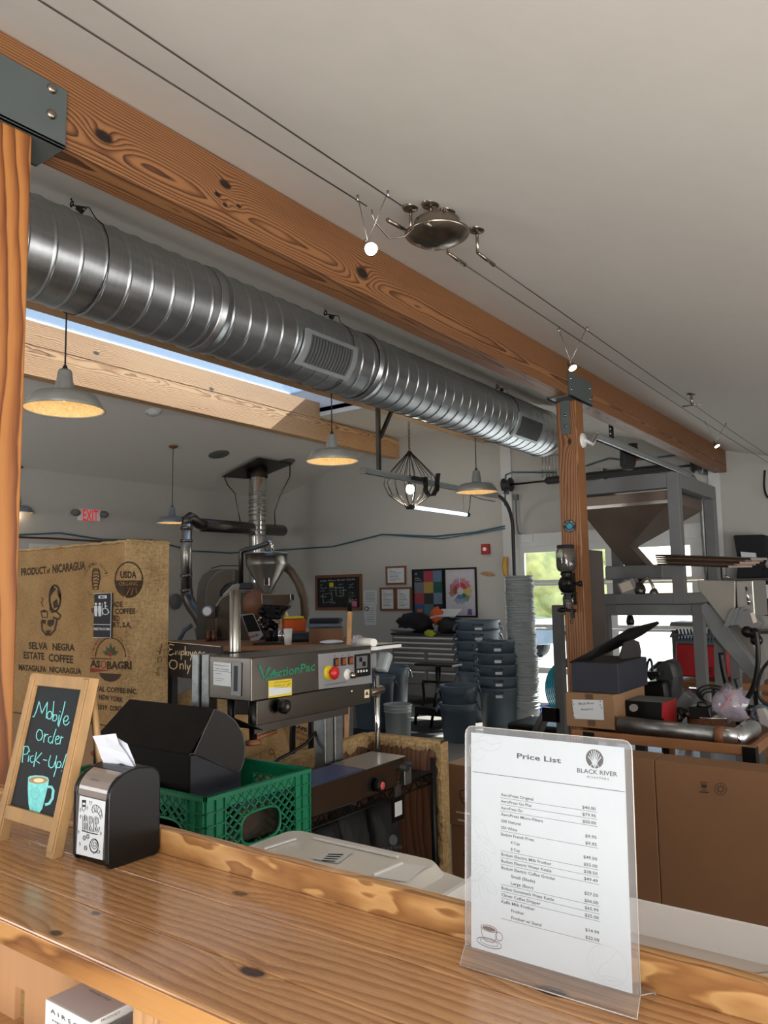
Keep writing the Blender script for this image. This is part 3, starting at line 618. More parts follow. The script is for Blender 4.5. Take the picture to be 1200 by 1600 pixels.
# ================================================================ ceiling and north wall fittings
def ceil_at(x, y):
    r = ray(x, y); A, B = 4.04+.278*6.96, -.278; tt = (A-EYE.z)/(r.z-B*r.y); return EYE+r*tt
NC = Vector((0, .268, 1)).normalized()
for px, r, lab in (((342, 710), .155, 'round ceiling speaker left of the flue plate'), ((447, 722), .15, 'round ceiling speaker right of the flue plate')):
    c = ceil_at(*px); o = MB().lathe([(0, -.008), (r*.92, -.008), (r, 0)], tuple(c), 32, NC).build('ceiling_speaker', M['frame']); tag(o, lab, 'speaker')
c = ceil_at(240, 643); o = MB().lathe([(0, -.045), (.05, -.045), (.065, -.03), (.07, -.012), (.1, -.008), (.1, 0)], tuple(c), 24, NC).build('smoke_detector', M['trim']); tag(o, 'small white smoke detector on the left part of the ceiling', 'smoke detector')
fn = pl((0, N_Y-.05, 0), (0, 1, 0))
t = thing('exit_sign', 'lit red EXIT sign with two lamp heads on the grey wall', 'sign', tuple(fn(140, 805)))
a, c_ = fn(124, 794), fn(157, 815); MB().box((a.x, N_Y-.05, c_.z), (c_.x, N_Y, a.z)).build('housing', M['white'], t, .008)
MB().text('EXIT', (129.5, 813), (153.5, 815), 18, fn, Vector((0, -.003, 0)), bold=.02).build('lettering', M['exitred'], t)
for px in ((118, 801), (162, 804)): q = fn(*px); MB().ball((q.x, N_Y-.06, q.z), (.065, .06, .05)).build('lamp_head', M['frame'], t)
def wallpipe(name, pts, r, mat, lab, fnp, cat='pipe'):
    b = MB(); q = [fnp(*p) for p in pts]; out = []
    for i in range(len(q)-1):
        for k in range(6): out.append(q[i].lerp(q[i+1], k/6))
    out.append(q[-1]); o = b.tube(out, r, 6).build(name, mat); tag(o, lab, cat); return o
fN = pl((0, N_Y-.04, 0), (0, 1, 0)); fE = pl((E_X-.04, 0, 0), (1, 0, 0))
wallpipe('air_line', [(20, 836), (95, 833), (160, 843), (238, 844), (300, 861), (360, 864), (428, 860)], .012, M['airhose'], 'teal air line sagging along the left wall', fN)
wallpipe('air_line', [(430, 860), (520, 854), (597, 835), (680, 838), (740, 832), (789, 822)], .012, M['airhose'], 'teal air line sagging across the wall above the framed posters', fE)
wallpipe('air_line', [(597, 835), (690, 842), (789, 826)], .008, M['airhose'], 'thin second teal line under the longer one on the poster wall', fE)
wallpipe('air_line', [(789, 790), (790, 742), (800, 738), (862, 738), (868, 738)], .012, M['airhose'], 'teal line rising beside the door and turning behind the post', fE)
wallpipe('air_line', [(915, 728), (952, 716), (985, 720), (1056, 711)], .012, M['airhose'], 'teal line on the wall right of the far post', fE)
wallpipe('copper_pipe', [(20, 839), (75, 841), (140, 845), (200, 848)], .013, M['copper'], 'thin copper pipe below the air line on the left wall', fN)
o = MB().box((fN(48, 858).x, N_Y-.03, .9), (fN(100, 858).x, N_Y, fN(70, 850).z)).build('wall_panel', M['trim']); tag(o, 'white panel on the left wall just above the burlap box', 'panel')
o = MB().lathe([(0, -.01), (.11, -.01), (.12, 0)], tuple(fN(275, 940)), 24, AY).build('wall_vent', M['frame']); tag(o, 'round grey cap on the wall left of the tall pipe', 'cap')
# fire alarm, outlet boxes
q = fE(758, 858); o = MB().box((E_X-.05, q.y-.065, q.z-.075), (E_X, q.y+.065, q.z+.075)).build('fire_alarm', M['red'], bevel=.006); tag(o, 'red fire alarm box on the wall above the bins', 'alarm'); MW[o] = Matrix()
MB().disc((757, 858), 3, pl((E_X-.052, 0, 0), (1, 0, 0)), n=12).build('strobe', M['white'], o)
q = fE(825, 842); t = thing('junction_box', 'small grey junction box with conduit above the garage door', 'box', tuple(q)); MB().box((E_X-.08, q.y-.09, q.z-.05), (E_X, q.y+.09, q.z+.06)).build('box', M['trim'], t, .005)
b = MB(); b.tube([fE(806, 780), fE(807, 815), fE(810, 832), fE(820, 840)], .01, 8); b.box((E_X-.07, fE(806, 780).y-.03, fE(806, 778).z-.03), (E_X, fE(806, 778).y+.03, fE(806, 778).z+.05)); b.build('conduit', M['frame'], t)
q = at(865, 730, X=7.5); t = thing('shop_fan_box', 'small grey wire guarded box beside the far post', 'box', tuple(fE(863, 728))); q = fE(863, 728)
b = MB()
for k in range(5): b.tube([(E_X-.14, q.y+.1-.05*k, q.z-.16), (E_X-.14, q.y+.1-.05*k, q.z+.12), (E_X-.02, q.y+.1-.05*k, q.z+.16)], .006, 6)
b.box((E_X-.1, q.y-.1, q.z-.2), (E_X, q.y+.12, q.z-.15)); b.build('guard', M['wire'], t)
# garage door hardware
def rail(y, z, x0, lab, curve=True):
    t = thing('door_rail', lab, 'rail', (8, y, z)); b = MB()
    b.box((x0, y-.012, z-.03), (9.45, y+.012, z+.03)); b.box((x0, y-.035, z+.022), (9.45, y+.012, z+.03)); b.box((x0, y-.035, z-.03), (9.45, y+.012, z-.024)); b.build('horizontal_track', M['rail'], t)
    pts = [(9.45+.42*math.sin(a), y, z-.42+.42*math.cos(a)) for a in [math.radians(9*k) for k in range(11)]]+[(9.87, y, .1)]
    MB().tube(pts, .026, 8).build('curved_track', M['galv2'] if y < 4 else M['rubber'], t); return t
zr = at(567, 735, Y=4.95).z; x0 = at(567, 735, Y=4.95).x
t = rail(4.95, zr, x0, 'left overhead rail of the garage door, hung below the duct')
MB().box((x0-.003, 4.90, zr-.035), (x0+.004, 4.99, zr+.035)).build('end_plate', M['galv2'], t)
b = MB(); p0 = at(592, 735, Y=4.95); zt = cz(4.95); b.box((p0.x-.02, 4.93, zr+.03), (p0.x+.02, 4.97, zt)); b.build('angle_strut', M['dsteel'], t)
b = MB(); q0 = at(594, 684, Y=4.95); b.obox((q0.x, 4.95, q0.z), Vector((.55, 0, .83)), AY, Vector((.83, 0, -.55)), (0, (zt-q0.z)/.83), (-.02, .02), (-.016, .016)); b.build('diagonal_strut', M['dsteel'], t)
p1 = at(930, 682, Y=2.4); p2_ = at(1100, 744, Y=2.4)
t = rail(2.4, p1.z, p1.x, 'right overhead rail of the garage door, starting beside the far post')
b = MB(); q = at(912, 690, X=6.0); qq = at(915, 690, Y=2.118); b.lathe([(0, -.015), (.05, -.013), (.055, 0)], (5.40, 2.118, qq.z), 24, AY); b.tube([(5.40, 2.10, qq.z), (5.6, 2.12, qq.z+.0), (p1.x-.05, 2.36, p1.z)], .012, 8); b.build('wall_arm', M['white'], t)
x3 = at(955, 655, Y=2.43).x; b = MB(); b.box((x3-.022, 2.42, p1.z), (x3+.022, 2.45, cz(2.4))); b.build('perforated_strut', M['blackm'], t)
b = MB()
for k in range(7): z = p1.z+.06+k*.045; b.disc((0, 0), .007, lambda x, y, z=z: Vector((x3-.0235, 2.435+x, z+y)), n=8)
b.build('strut_hole', M['white'], t)
# strap and J-shaped bumper on the rails
t = thing('rail_bumper', 'black and red bumper hanging from the right overhead rail', 'bumper', tuple(at(988, 712, Y=2.45)))
fb = lambda x, y: at(x, y, Y=2.47)
MB().prism([fb(*p) for p in ((976, 702), (976, 726), (980, 734), (990, 734), (994, 726), (994, 702))], (0, .05, 0)).build('pad', M['rubber'], t, .01)
MB().prism([fb(*p) for p in ((994, 698), (994, 722), (998, 716), (997, 698))], (0, .05, 0)).build('red_edge', M['red'], t)
MB().prism([fb(*p) for p in ((988, 692), (988, 705), (996, 704), (996, 692))], (0, .04, 0)).build('clip', M['blackm'], t)
t = thing('hook_bracket', 'black J-shaped strap hooked over the left overhead rail', 'hook', tuple(at(672, 765, Y=4.9)))
fb = lambda x, y: at(x, y, Y=4.88); b = MB()
cl = [(664, 745), (665, 762), (667, 770), (672, 774), (678, 773), (682, 767), (683, 758), (685, 740)]
q = [fb(*p) for p in cl]
for i in range(len(q)-1): b.add([q[i]-AY*.0+Vector((0, -.03, 0)), q[i]+Vector((0, .03, 0)), q[i+1]+Vector((0, .03, 0)), q[i+1]+Vector((0, -.03, 0))], [(0, 1, 2, 3)])
o = b.build('strap', M['blackm'], t); sm = o.modifiers.new('s', 'SOLIDIFY'); sm.thickness = .012
a = at(645, 741, Y=4.9); c_ = at(666, 748, Y=4.9); MB().box((a.x, 4.88, a.z-.06), (c_.x, 4.92, a.z-.02)).build('clamp_plate', M['blackm'], t)
t = thing('led_tube_light', 'slim white tube light hung on chains below the left rail', 'lamp', tuple(at(686, 795, Y=4.9)))
a, c_ = at(643, 792, Y=4.9), at(731, 802, Y=4.9); b = MB(); b.cyl(a, Vector((c_.x, 4.9, a.z)), .022); b.build('tube', M['tubelit'], t)
b = MB(); b.cyl(Vector((a.x-.02, 4.9, a.z)), Vector((a.x+.03, 4.9, a.z)), .028); b.cyl(Vector((c_.x-.04, 4.9, a.z)), Vector((c_.x+.02, 4.9, a.z)), .028); b.build('tube_cap', M['blackm'], t)
b = MB()
for x in (a.x+.0, c_.x-.1):
    z = a.z+.03
    while z < zr-.03: b.ball((x, 4.9, z), (.006, .006, .012), 6, 4); z += .028
b.build('chain', M['wire'], t); b = MB(); b.tube([(c_.x, 4.9, a.z), (c_.x+.05, 4.9, a.z+.1), (c_.x+.1, 4.91, a.z+.26), (c_.x+.4, 4.93, a.z+.24), (c_.x+.8, 4.93, a.z+.24)], .005, 6); b.build('power_cord', M['blackm'], t)
# torsion shaft over the door
t = thing('torsion_spring_shaft', 'torsion spring shaft with drums above the garage door', 'spring', (9.88, 3.7, 2.95))
a = at(800, 757, X=9.85); zS = a.z; b = MB(); b.cyl((9.85, 5.1, zS), (9.85, 2.3, zS+.0), .014); b.build('shaft', M['dsteel'], t)
for y in (5.0, 2.42): MB().lathe([(.03, -.06), (.1, -.06), (.1, -.045), (.06, -.03), (.075, .03), (.1, .045), (.1, .06), (.03, .06)], (9.85, y, zS), 24, AY).build('cable_drum', M['rubber'], t)
b = MB(); b.lathe([(.02, -.02), (.048, -.01)]+[(.05+.004*(k % 2), .0+k*.018) for k in range(92)]+[(.02, 1.68)], (9.85, 2.75, zS), 20, AY); b.build('spring_coil', M['rubber'], t)
MB().box((9.84, 3.6, zS-.1), (10, 3.66, zS+.09)).build('centre_bracket', M['galv2'], t)
b = MB()
for y in (5.06, 2.36): b.box((9.8, y-.02, zS-.12), (10, y+.02, zS+.06))
b.build('end_bracket', M['galv2'], t)
# ================================================================ bar counter
CZ = 1.075
ct = thing('bar_counter', 'varnished pine bar counter with knots and a raised back ledge', 'counter', (.84, .7, 0))
for i, (x0, x1) in enumerate(((.671, .7765), (.7775, .9045), (.9055, 1.007))):
    MB().box((x0, -.9, CZ-.037), (x1, 2.1, CZ-.0003*(i == 1))).build('plank', M['counter'], ct, .0025 if i else .004)
MB().box((.668, -.9, CZ-.0372), (.6712, 2.1, CZ-.003)).build('front_edge', M['edge'], ct, .001)
MB().box((1.008, -.9, 1.0), (1.031, 2.1, CZ+.044)).build('back_ledge', M['ledge'], ct, .002)
MB().box((.86, -.9, 0), (.88, 2.1, CZ-.037)).build('back_panel', M['panelwood'], ct)
for y in (.93, 1.9, -.4): MB().box((.70, y-.03, 0), (.74, y+.02, CZ-.037)).build('leg', M['pine'], ct, .002)
MB().box((.69, -.9, .80), (.86, 2.1, .82)).build('shelf', M['pine'], ct)
# upright panel with the burlap-filled slot
t = thing('slotted_panel', 'upright pale wooden panel with a slot, under the counter at lower left', 'panel', (.8, 1.35, 0))
fp = pl((.795, 0, 0), (1, 0, 0)); a, c_ = fp(24, 1540), fp(39, 1540)
yb = fp(128, 1560).y; zt = a.z
b = MB(); b.box((.795, yb, .5), (.815, c_.y, CZ-.04)); b.box((.795, a.y, .5), (.815, 1.95, CZ-.04)); b.box((.795, c_.y, zt), (.815, a.y, CZ-.04)); b.build('panel_board', M['panelwood'], t)
MB().box((.806, c_.y-.01, .82), (.822, a.y+.01, zt+.01)).build('slot_filling', M['burlap'], t)
# canister box
t = thing('canister_box', 'white and grey canister box on the shelf under the counter', 'box', (.72, 1.2, .82))
fx = lambda X: pl((X, 0, 0), (1, 0, 0)); A = at(71, 1561, X=.695); B_ = at(142, 1598, X=.695); zt = A.z
MB().box((.695, B_.y, .822), (.85, A.y, zt)).build('carton', M['white'], t, .001)
D_ = Vector((0, 0, .0008)); fz = pl((0, 0, zt+.0006), (0, 0, 1))
MB().add([(.699, B_.y+.003, zt+.0005), (.846, B_.y+.003, zt+.0005), (.846, A.y-.003, zt+.0005), (.699, A.y-.003, zt+.0005)], [(0, 1, 2, 3)]).build('top_panel', P('carton_top', (212, 206, 212), .5), t)
f1 = pl((.6943, 0, 0), (1, 0, 0))
b = MB(); b.text('A I R S C A P E', (79, 1582), (150, 1624), (-.4, -7), f1); b.text('MEDIUM 64', (82, 1596), (128, 1622), (-.2, -3.5), f1); b.text('WHOLE BEAN STORAGE', (138, 1548), (170, 1564), (4, -2), fz)
b.build('lettering', M['ink'], t)
b = MB(); zt2 = zt-.012; b.box((.70, B_.y-.10, .822), (.85, B_.y-.004, zt2)); b.build('second_carton', M['panel'], t, .001)
b = MB(); b.text('PRODUCT', (158, 1597), (188, 1583), 4, pl((0, B_.y-.001, 0), (0, 1, 0)))
b.build('side_lettering', M['ink'], t)
# ================================================================ price list stand
ps = thing('price_list_stand', 'clear acrylic stand holding the printed price list', 'sign holder', (.96, .45, CZ))
TL, TR, BR, BL = [Vector(v)+Vector((0, 0, 1.57)) for v in ((.9685, .5612, -.1960), (.9685, .3440, -.1950), (.9480, .3410, -.4735), (.9490, .5590, -.4735))]
def pf(u, v, off=0): p = TL.lerp(TR, u).lerp(BL.lerp(BR, u), v); return p+Vector((-1, 0, -.07)).normalized()*off
def sheet_uv(e, v0, v1, off): return [pf(-e, v0, off), pf(1+e, v0, off), pf(1+e, v1, off), pf(-e, v1, off)]
def rr(e, off, top=-.03, bot=1.0, r=.045):
    pts = [(-e, bot), (-e, top+r*.8)]+[(-e+r-r*math.cos(a), top+r*.8-r*.8*math.sin(a)) for a in (.5, 1.05)]+[(-e+r, top), (1+e-r, top)]+[(1+e-r+r*math.sin(a), top+r*.8-r*.8*math.cos(a)) for a in (.5, 1.05)]+[(1+e, top+r*.8), (1+e, bot)]
    return [pf(u, v, off) for u, v in pts]
nrm = Vector((-1, 0, -.07)).normalized()
b = MB(); b.prism(rr(.04, .0006, bot=1.0), nrm*.0014); b.build('front_sheet', M['acrylic'], ps)
b = MB(); b.prism(rr(.04, -.0030, bot=1.0), nrm*.0014); b.build('back_sheet', M['acrylic'], ps)
b = MB()
for i in range(0, 1): pass
edge = P('acrylic_edge', (214, 206, 200), .15, trans=.4)
y0, y1 = pf(-.04, 1).y, pf(1.04, 1).y
for nm, s, xf in (('front_foot', -1, .934), ('back_foot', 1, 1.0015)):
    z1 = pf(.5, 1).z; x1 = pf(.5, 1).x+(.001*s)
    q = [(x1, y0, z1), (x1+.0016*s, y0, z1), (xf+.001*s, y0, CZ+.006), (xf, y0, CZ+.0015), (xf-.002*s, y0, CZ+.0015), (xf-.0015*s, y0, CZ+.005)]
    MB().prism(q, (0, y1-y0, 0)).build(nm, M['acrylic'], ps)
    for y in (y0+.0004, y1-.0004): MB().tube([(x1, y, z1), (xf, y, CZ+.004), (xf, y, CZ+.001)], .0007, 6).build('foot_edge', edge, ps)
    if s < 0: MB().tube([(xf, y0, CZ+.0015), (xf, y1, CZ+.0015)], .0009, 6).build('foot_edge', edge, ps)
b = MB(); b.tube([*rr(.041, -.001)], .0008, 6); b.build('sheet_edge', edge, ps)
sh = MB().add(sheet_uv(0, 0, 1, 0), [(0, 1, 2, 3)]).build('paper_sheet', M['paper'], ps, recalc=False)
uvf = lambda x, y: pf(x, y, .00025)          # x, y run 0..1 over the sheet
AR = .2172/.2795
b = MB()
b.text('Price List', (.325, .098), (.615, .098), .024, uvf, bold=.025)
b.text('BLACK RIVER', (.715, .130), (.955, .127), .020, uvf, bold=.012); b.text('ROASTERS', (.775, .148), (.905, .147), .009, uvf)
rows = [('AeroPress Original', 0, '$40.00', 1), ('AeroPress Go Plus', 0, '$79.95', 1), ('AeroPress Go', 0, '$50.00', 1), ('AeroPress Micro-Filters', 0, '', 0), ('200 Natural', 0, '$9.95', 0), ('350 White', 0, '$9.95', 1),
        ('Bodum French Press', 0, '', 0), ('4 Cup', 1, '$49.50', 0), ('8 Cup', 1, '$55.00', 1), ('Bodum Electric Milk Frother', 0, '$38.50', 1), ('Bodum Electric Water Kettle', 0, '$49.49', 1), ('Bodum Electric Coffee Grinder', 0, '', 0),
        ('Small (Blade)', 1, '$27.50', 0), ('Large (Burr)', 1, '$66.00', 1), ('Bodum Gooseneck Water Kettle', 0, '$65.99', 1), ('Clever Coffee Dripper', 0, '$25.00', 1), ('Kaffe Milk Frother', 0, '', 0), ('Frother', 1, '$14.99', 0), ('Frother w/ Stand', 1, '$22.00', 1)]
r2 = MB()
for i, (s, ind, pr, rl) in enumerate(rows):
    v = .283+i*.0303; u = .212+.065*ind; wd = len(s)*.0122
    b.text(s, (u, v), (u+wd, v), .0135, uvf, bold=.018)
    if pr: b.text(pr, (.822-.0136*len(pr), v+.0015), (.822, v+.0015), .0135, uvf, bold=.018)
    if rl: r2.line([(.208, v+.009), (.83, v+.009)], .0016, uvf)
r2.line([(.012, .188), (.995, .188)], .0028, uvf)
b.build('printed_text', M['ink'], sh); r2.build('printed_rule', M['ink'], sh)
b = MB(); b.disc((.823, .062), .053, uvf, n=32, ry=.053*AR); b.build('logo_disc', M['ink'], sh)
uv2 = lambda x, y: pf(x, y, .0005); b = MB()
for dx, dy, lean in ((-.03, -.03, -.02), (-.018, -.045, -.02), (-.005, -.05, -.008), (.006, -.048, .004), (.018, -.042, .014), (.03, -.035, .03), (-.038, -.012, -.02), (.04, -.015, .03)):
    b.line([(.823, .103), (.823+dx*.5, .062+(dy+.04)*.3), (.823+dx, .062+dy*.75)], .0045, uv2)
b.line([(.79, .104), (.81, .085), (.823, .103)], .004, uv2); b.line([(.823, .103), (.838, .084), (.85, .1)], .004, uv2); b.build('logo_reeds', M['paper'], sh)
g = MB()                                                     # pale line drawings of coffee plants and beans
def oval(b, c, rx, ry, rot, wd, f, n=26, part=1.0):
    pts = []
    for i in range(int(n*part)+1):
        a = 2*math.pi*i/n; x, y = rx*math.cos(a), ry*math.sin(a); pts.append((c[0]+x*math.cos(rot)-y*math.sin(rot), c[1]+(x*math.sin(rot)+y*math.cos(rot))*AR))
    b.line(pts, wd, f)
W_ = .0035
oval(g, (.13, .042), .085, .048, 0, W_, uvf); g.line([(.05, .04), (.1, .03), (.14, .048), (.21, .036)], W_, uvf)
oval(g, (.045, .085), .055, .06, .3, W_, uvf, part=.8); g.line([(.01, .1), (.04, .08), (.08, .07)], W_, uvf)
for (cx_, cy_, rx, ry, rot) in ((.07, .46, .085, .035, 1.0), (.11, .52, .075, .03, .5), (.10, .60, .06, .032, 1.2), (.05, .66, .07, .028, -.8), (.12, .70, .075, .03, .6), (.09, .74, .085, .03, 1.3), (.03, .73, .05, .03, 1.6)):
    oval(g, (cx_, cy_), rx, ry, rot, W_, uvf)
    g.line([(cx_-rx*math.cos(rot), cy_-rx*math.sin(rot)*AR), (cx_+rx*math.cos(rot), cy_+rx*math.sin(rot)*AR)], W_*.7, uvf)
for k in range(7): g.ring((.02+.012*(k % 3), .53+.016*k), .014, W_*.8, uvf, ry=.011, n=12)
oval(g, (.865, .915), .115, .1, 0, W_, uvf); oval(g, (.865, .915), .09, .075, .6, W_*.7, uvf, part=.5); g.line([(.80, .965), (.83, .92), (.87, .9), (.92, .85)], W_, uvf); oval(g, (.90, 1.0), .10, .06, 0, W_, uvf, part=.01)
g.line([(.80, .99), (.85, .975), (.92, .972), (.985, .985)], W_, uvf); g.line([(.78, .995), (.80, .97), (.86, .958), (.96, .96)], W_, uvf)
for k in range(5): g.line([(.84+.03*k, .982), (.845+.03*k, .994)], W_, uvf)
g.build('pale_drawing', M['greyink'], sh)
g = MB(); c = (.125, .925)                                    # cup and saucer
oval(g, (c[0], c[1]+.036), .085, .026, 0, W_, uvf); oval(g, (c[0], c[1]+.034), .062, .016, 0, W_*.7, uvf); oval(g, (c[0], c[1]-.028), .055, .017, 0, W_, uvf)
g.line([(c[0]-.055, c[1]-.028), (c[0]-.05, c[1]+.005), (c[0]-.028, c[1]+.03), (c[0]+.028, c[1]+.03), (c[0]+.05, c[1]+.005), (c[0]+.055, c[1]-.028)], W_, uvf); oval(g, (c[0]+.068, c[1]-.005), .024, .024, 0, W_, uvf); g.disc((c[0], c[1]-.027), .046, uvf, n=24, ry=.009)
g.build('cup_drawing', M['brownink'], sh)
# ================================================================ chalkboard sign
cs = thing('chalkboard_sign', 'wood framed chalkboard sign with turquoise Mobile Order Pick-Up lettering', 'sign', (.88, 1.54, CZ))
O = Vector((.866, 1.652, CZ)); U = Vector((0, -1, 0)); V = Vector((.074, 0, .335)).normalized(); W = Vector((-.335, 0, .074)).normalized()
Lv = .343; wb = .222
def cell(b, u0, u1, v0, v1, n0, n1): return b.obox(O, U, V, W, (u0, u1), (v0, v1), (n0, n1))
fw = .024
for u0, u1 in ((0, fw), (wb-fw, wb)):
    b = MB(); cell(b, u0, u1, 0, Lv, -.022, .0); cell(b, u0+.003, u1-.003, .01, Lv-.004, 0, .003); b.build('frame_stile', M['oldwood'], cs, .002)
for v0, v1 in ((.045, .072), (Lv-.026, Lv)):
    b = MB(); cell(b, fw-.001, wb-fw+.001, v0, v1, -.02, .001); b.build('frame_rail', M['oldwood'], cs, .002)
b = MB(); cell(b, fw-.004, wb-fw+.004, .066, Lv-.022, -.014, -.008); bd = b.build('board', M['chalkb'], cs)
b = MB(); b.box((1.0-.012, 1.50, CZ), (1.0, 1.52, CZ+.02)); 
for y in (1.64, 1.45):
    q0 = O+V*(Lv-.02); b.tube([(q0.x+.02, y, q0.z), (1.002, y, CZ+.01)], .008, 4)
b.build('rear_leg', M['oldwood'], cs)
fb = pl(O+W*(-.0074), W)
def cp4(pts): return [(x/4, 1040+y/4) for x, y in pts]
st = [[(203, 318), (212, 320), (228, 285), (246, 222), (254, 262), (262, 300), (280, 262), (298, 226), (294, 270), (290, 330)],
 [(318, 285), (303, 290), (294, 312), (300, 332), (316, 334), (326, 312), (322, 290), (314, 284)], [(338, 222), (332, 290), (330, 345)], [(332, 330), (338, 308), (354, 308), (358, 328), (346, 346), (331, 344)], [(372, 308), (362, 372)], [(376, 285), (377, 290)],
 [(408, 224), (396, 280), (378, 340), (366, 382)], [(396, 346), (414, 348), (428, 332), (424, 314), (410, 316), (398, 336), (398, 360), (412, 374), (428, 362), (434, 350)],
 [(244, 398), (230, 420), (228, 450), (240, 470), (258, 462), (268, 436), (262, 408), (246, 398)], [(282, 425), (276, 455), (274, 482)], [(279, 446), (290, 430), (304, 432)], [(322, 442), (306, 448), (302, 474), (316, 486), (330, 470), (338, 440), (352, 395)], [(336, 440), (328, 488)],
 [(346, 462), (362, 460), (372, 448), (364, 438), (352, 446), (346, 468), (352, 492), (368, 486)], [(384, 440), (374, 492)], [(379, 462), (388, 448), (398, 450)],
 [(152, 505), (144, 560), (140, 606)], [(150, 506), (174, 504), (184, 526), (170, 552), (146, 556)], [(182, 560), (176, 602)], [(186, 534), (187, 538)], [(210, 562), (194, 568), (188, 590), (198, 606), (212, 600)], [(230, 540), (218, 590), (212, 632)], [(262, 545), (222, 592), (250, 612)], [(270, 588), (294, 592)],
 [(318, 560), (306, 600), (306, 628), (320, 640), (336, 630), (350, 590), (356, 562)], [(350, 590), (348, 640)], [(362, 600), (350, 650), (336, 696)], [(360, 604), (376, 598), (384, 616), (374, 638), (354, 636)], [(416, 552), (398, 610), (388, 640)], [(384, 656), (385, 660)]]
b = MB()
for s in st:
    q = []
    for i in range(len(s)-1):
        for k in range(3): q.append((s[i][0]+(s[i+1][0]-s[i][0])*k/3, s[i][1]+(s[i+1][1]-s[i][1])*k/3))
    q.append(s[-1]); b.line(cp4(q), 1.4, fb, W*.0003)
b.build('chalk_lettering', M['chalkc'], bd)
cup = [(176, 700), (174, 780), (178, 860), (188, 915), (215, 930), (245, 922), (264, 895), (284, 820), (302, 745), (306, 715), (300, 700), (270, 688), (220, 686), (186, 690)]
b = MB(); b.poly(cp4(cup), fb, W*.0002); b.build('chalk_cup', M['chalkc'], bd)
b = MB(); b.line(cp4([(300, 758), (322, 758), (334, 780), (328, 830), (308, 862), (282, 870)]), 4.2, fb, W*.00025); b.build('chalk_handle', M['chalkc'], bd)
b = MB(); b.disc((240/4, 1040+716/4), 15, fb, W*.0004, ry=5.5); b.build('chalk_coffee', M['oldwood'], bd)
b = MB(); b.disc((243/4, 1040+718/4), 8, fb, W*.0006, ry=3.2); b.build('chalk_foam', M['cream'], bd)
b = MB(); b.ring((222/4, 1040+800/4), 7, .7, fb, W*.0004, ry=9); b.line(cp4([(200, 880), (205, 905), (215, 880)]), .7, fb, W*.0004); b.line(cp4([(225, 905), (235, 880), (240, 905)]), .7, fb, W*.0004); b.ring((225/4, 1040+850/4), 5, .6, fb, W*.0004); b.build('chalk_detail', M['chalkd'], bd)
# crumpled clear film under the sign
b = MB(); random.seed(5)
for k in range(3): b.tube([at(46+k*9+random.uniform(-2, 3), 1316+random.uniform(-8, 6)+k*2, X=.875+.003*k)+Vector((0, 0, 0)) for _ in range(4)], .0006, 5)
o = b.build('plastic_wrap', M['acrylic']); tag(o, 'twist of clear plastic wrap below the chalkboard sign', 'wrap')
# ================================================================ napkin dispenser
X0, X1, Y0, Y1 = .8875, 1.003, 1.283, 1.398
zf = at(150, 1243, X=X0).z; zt = at(205, 1196, X=.945, ).z
nd = thing('napkin_dispenser', 'black napkin dispenser with smoked front and a BRR card', 'dispenser', (.945, 1.34, CZ))
Hh = zt-CZ-.003
def prof(r0=0):
    P_ = [(X0+r0, CZ+.012), (X0+.006+r0, CZ+.001), (X1-.006, CZ+.001), (X1, CZ+.01), (X1, CZ+Hh*.80)]
    P_ += [(X1-.028+.028*math.cos(a), CZ+Hh*.80+Hh*.18*math.sin(a)) for a in [math.pi/2*k/5 for k in range(1, 6)]]
    P_ += [(X0+.062-(.062-r0)*math.sin(a), CZ+Hh*.74+Hh*.26*math.cos(a)) for a in [math.pi/2*k/7 for k in range(0, 8)]]
    return P_
MB().prism([(x, Y0, z) for x, z in prof()], (0, .011, 0)).build('side_wall', M['black'], nd, .003, seg=3)
MB().prism([(x, Y1-.011, z) for x, z in prof()], (0, .011, 0)).build('side_wall', M['black'], nd, .003, seg=3)
MB().prism([(x, Y0+.010, z) for x, z in prof(.007)], (0, Y1-Y0-.02, 0)).build('casing', M['black'], nd)
b = MB(); cov = [(X0+.062-.059*math.sin(a), CZ+Hh*.74+Hh*.255*math.cos(a)) for a in [math.pi/2*(.30+.70*k/8) for k in range(9)]]+[(X0+.003, CZ+Hh*.70)]
for i in range(len(cov)-1):
    (xa, za), (xb, zb_) = cov[i], cov[i+1]; b.add([(xa, Y0+.012, za), (xa, Y1-.012, za), (xb, Y1-.012, zb_), (xb, Y0+.012, zb_)], [(0, 1, 2, 3)], True)
o = b.build('smoked_cover', P('smoked_cover', (128, 118, 112), .25, 0, .06, coat=.4), nd)
fD = pl((X0-.0003, 0, 0), (1, 0, 0)); fD2 = pl((X0+.0015, 0, 0), (1, 0, 0))
MB().box((X0+.0005, Y0+.012, CZ+.018), (X0+.004, Y1-.012, CZ+Hh*.71)).build('card_holder', P('holder', (74, 70, 70), .25, coat=.4), nd)
cq = [(124.5, 1243), (165, 1252.5), (160, 1344), (119, 1334)]
cd_ = MB().poly(cq, pl((X0+.0002, 0, 0), (1, 0, 0))).build('card', M['paper'], nd)
b = MB(); L6 = lambda pts: [(100+x/6.667, 1130+y/6.667) for x, y in pts]
b.line(L6([(190, 800), (188, 900), (205, 918), (220, 900), (228, 802), (190, 800)]), .9, fD); b.poly(L6([(190, 800), (228, 805), (226, 830), (192, 825)]), fD); b.poly(L6([(193, 850), (222, 853), (220, 875), (194, 870)]), fD)
b.line(L6([(262, 822), (266, 810), (276, 822), (288, 812), (292, 828), (278, 852), (262, 822)]), .7, fD)
b.line(L6([(290, 905), (300, 862), (330, 850), (365, 870), (388, 905), (398, 980), (385, 1000), (370, 960), (345, 925), (318, 920), (300, 935), (290, 905)]), 1.0, fD)
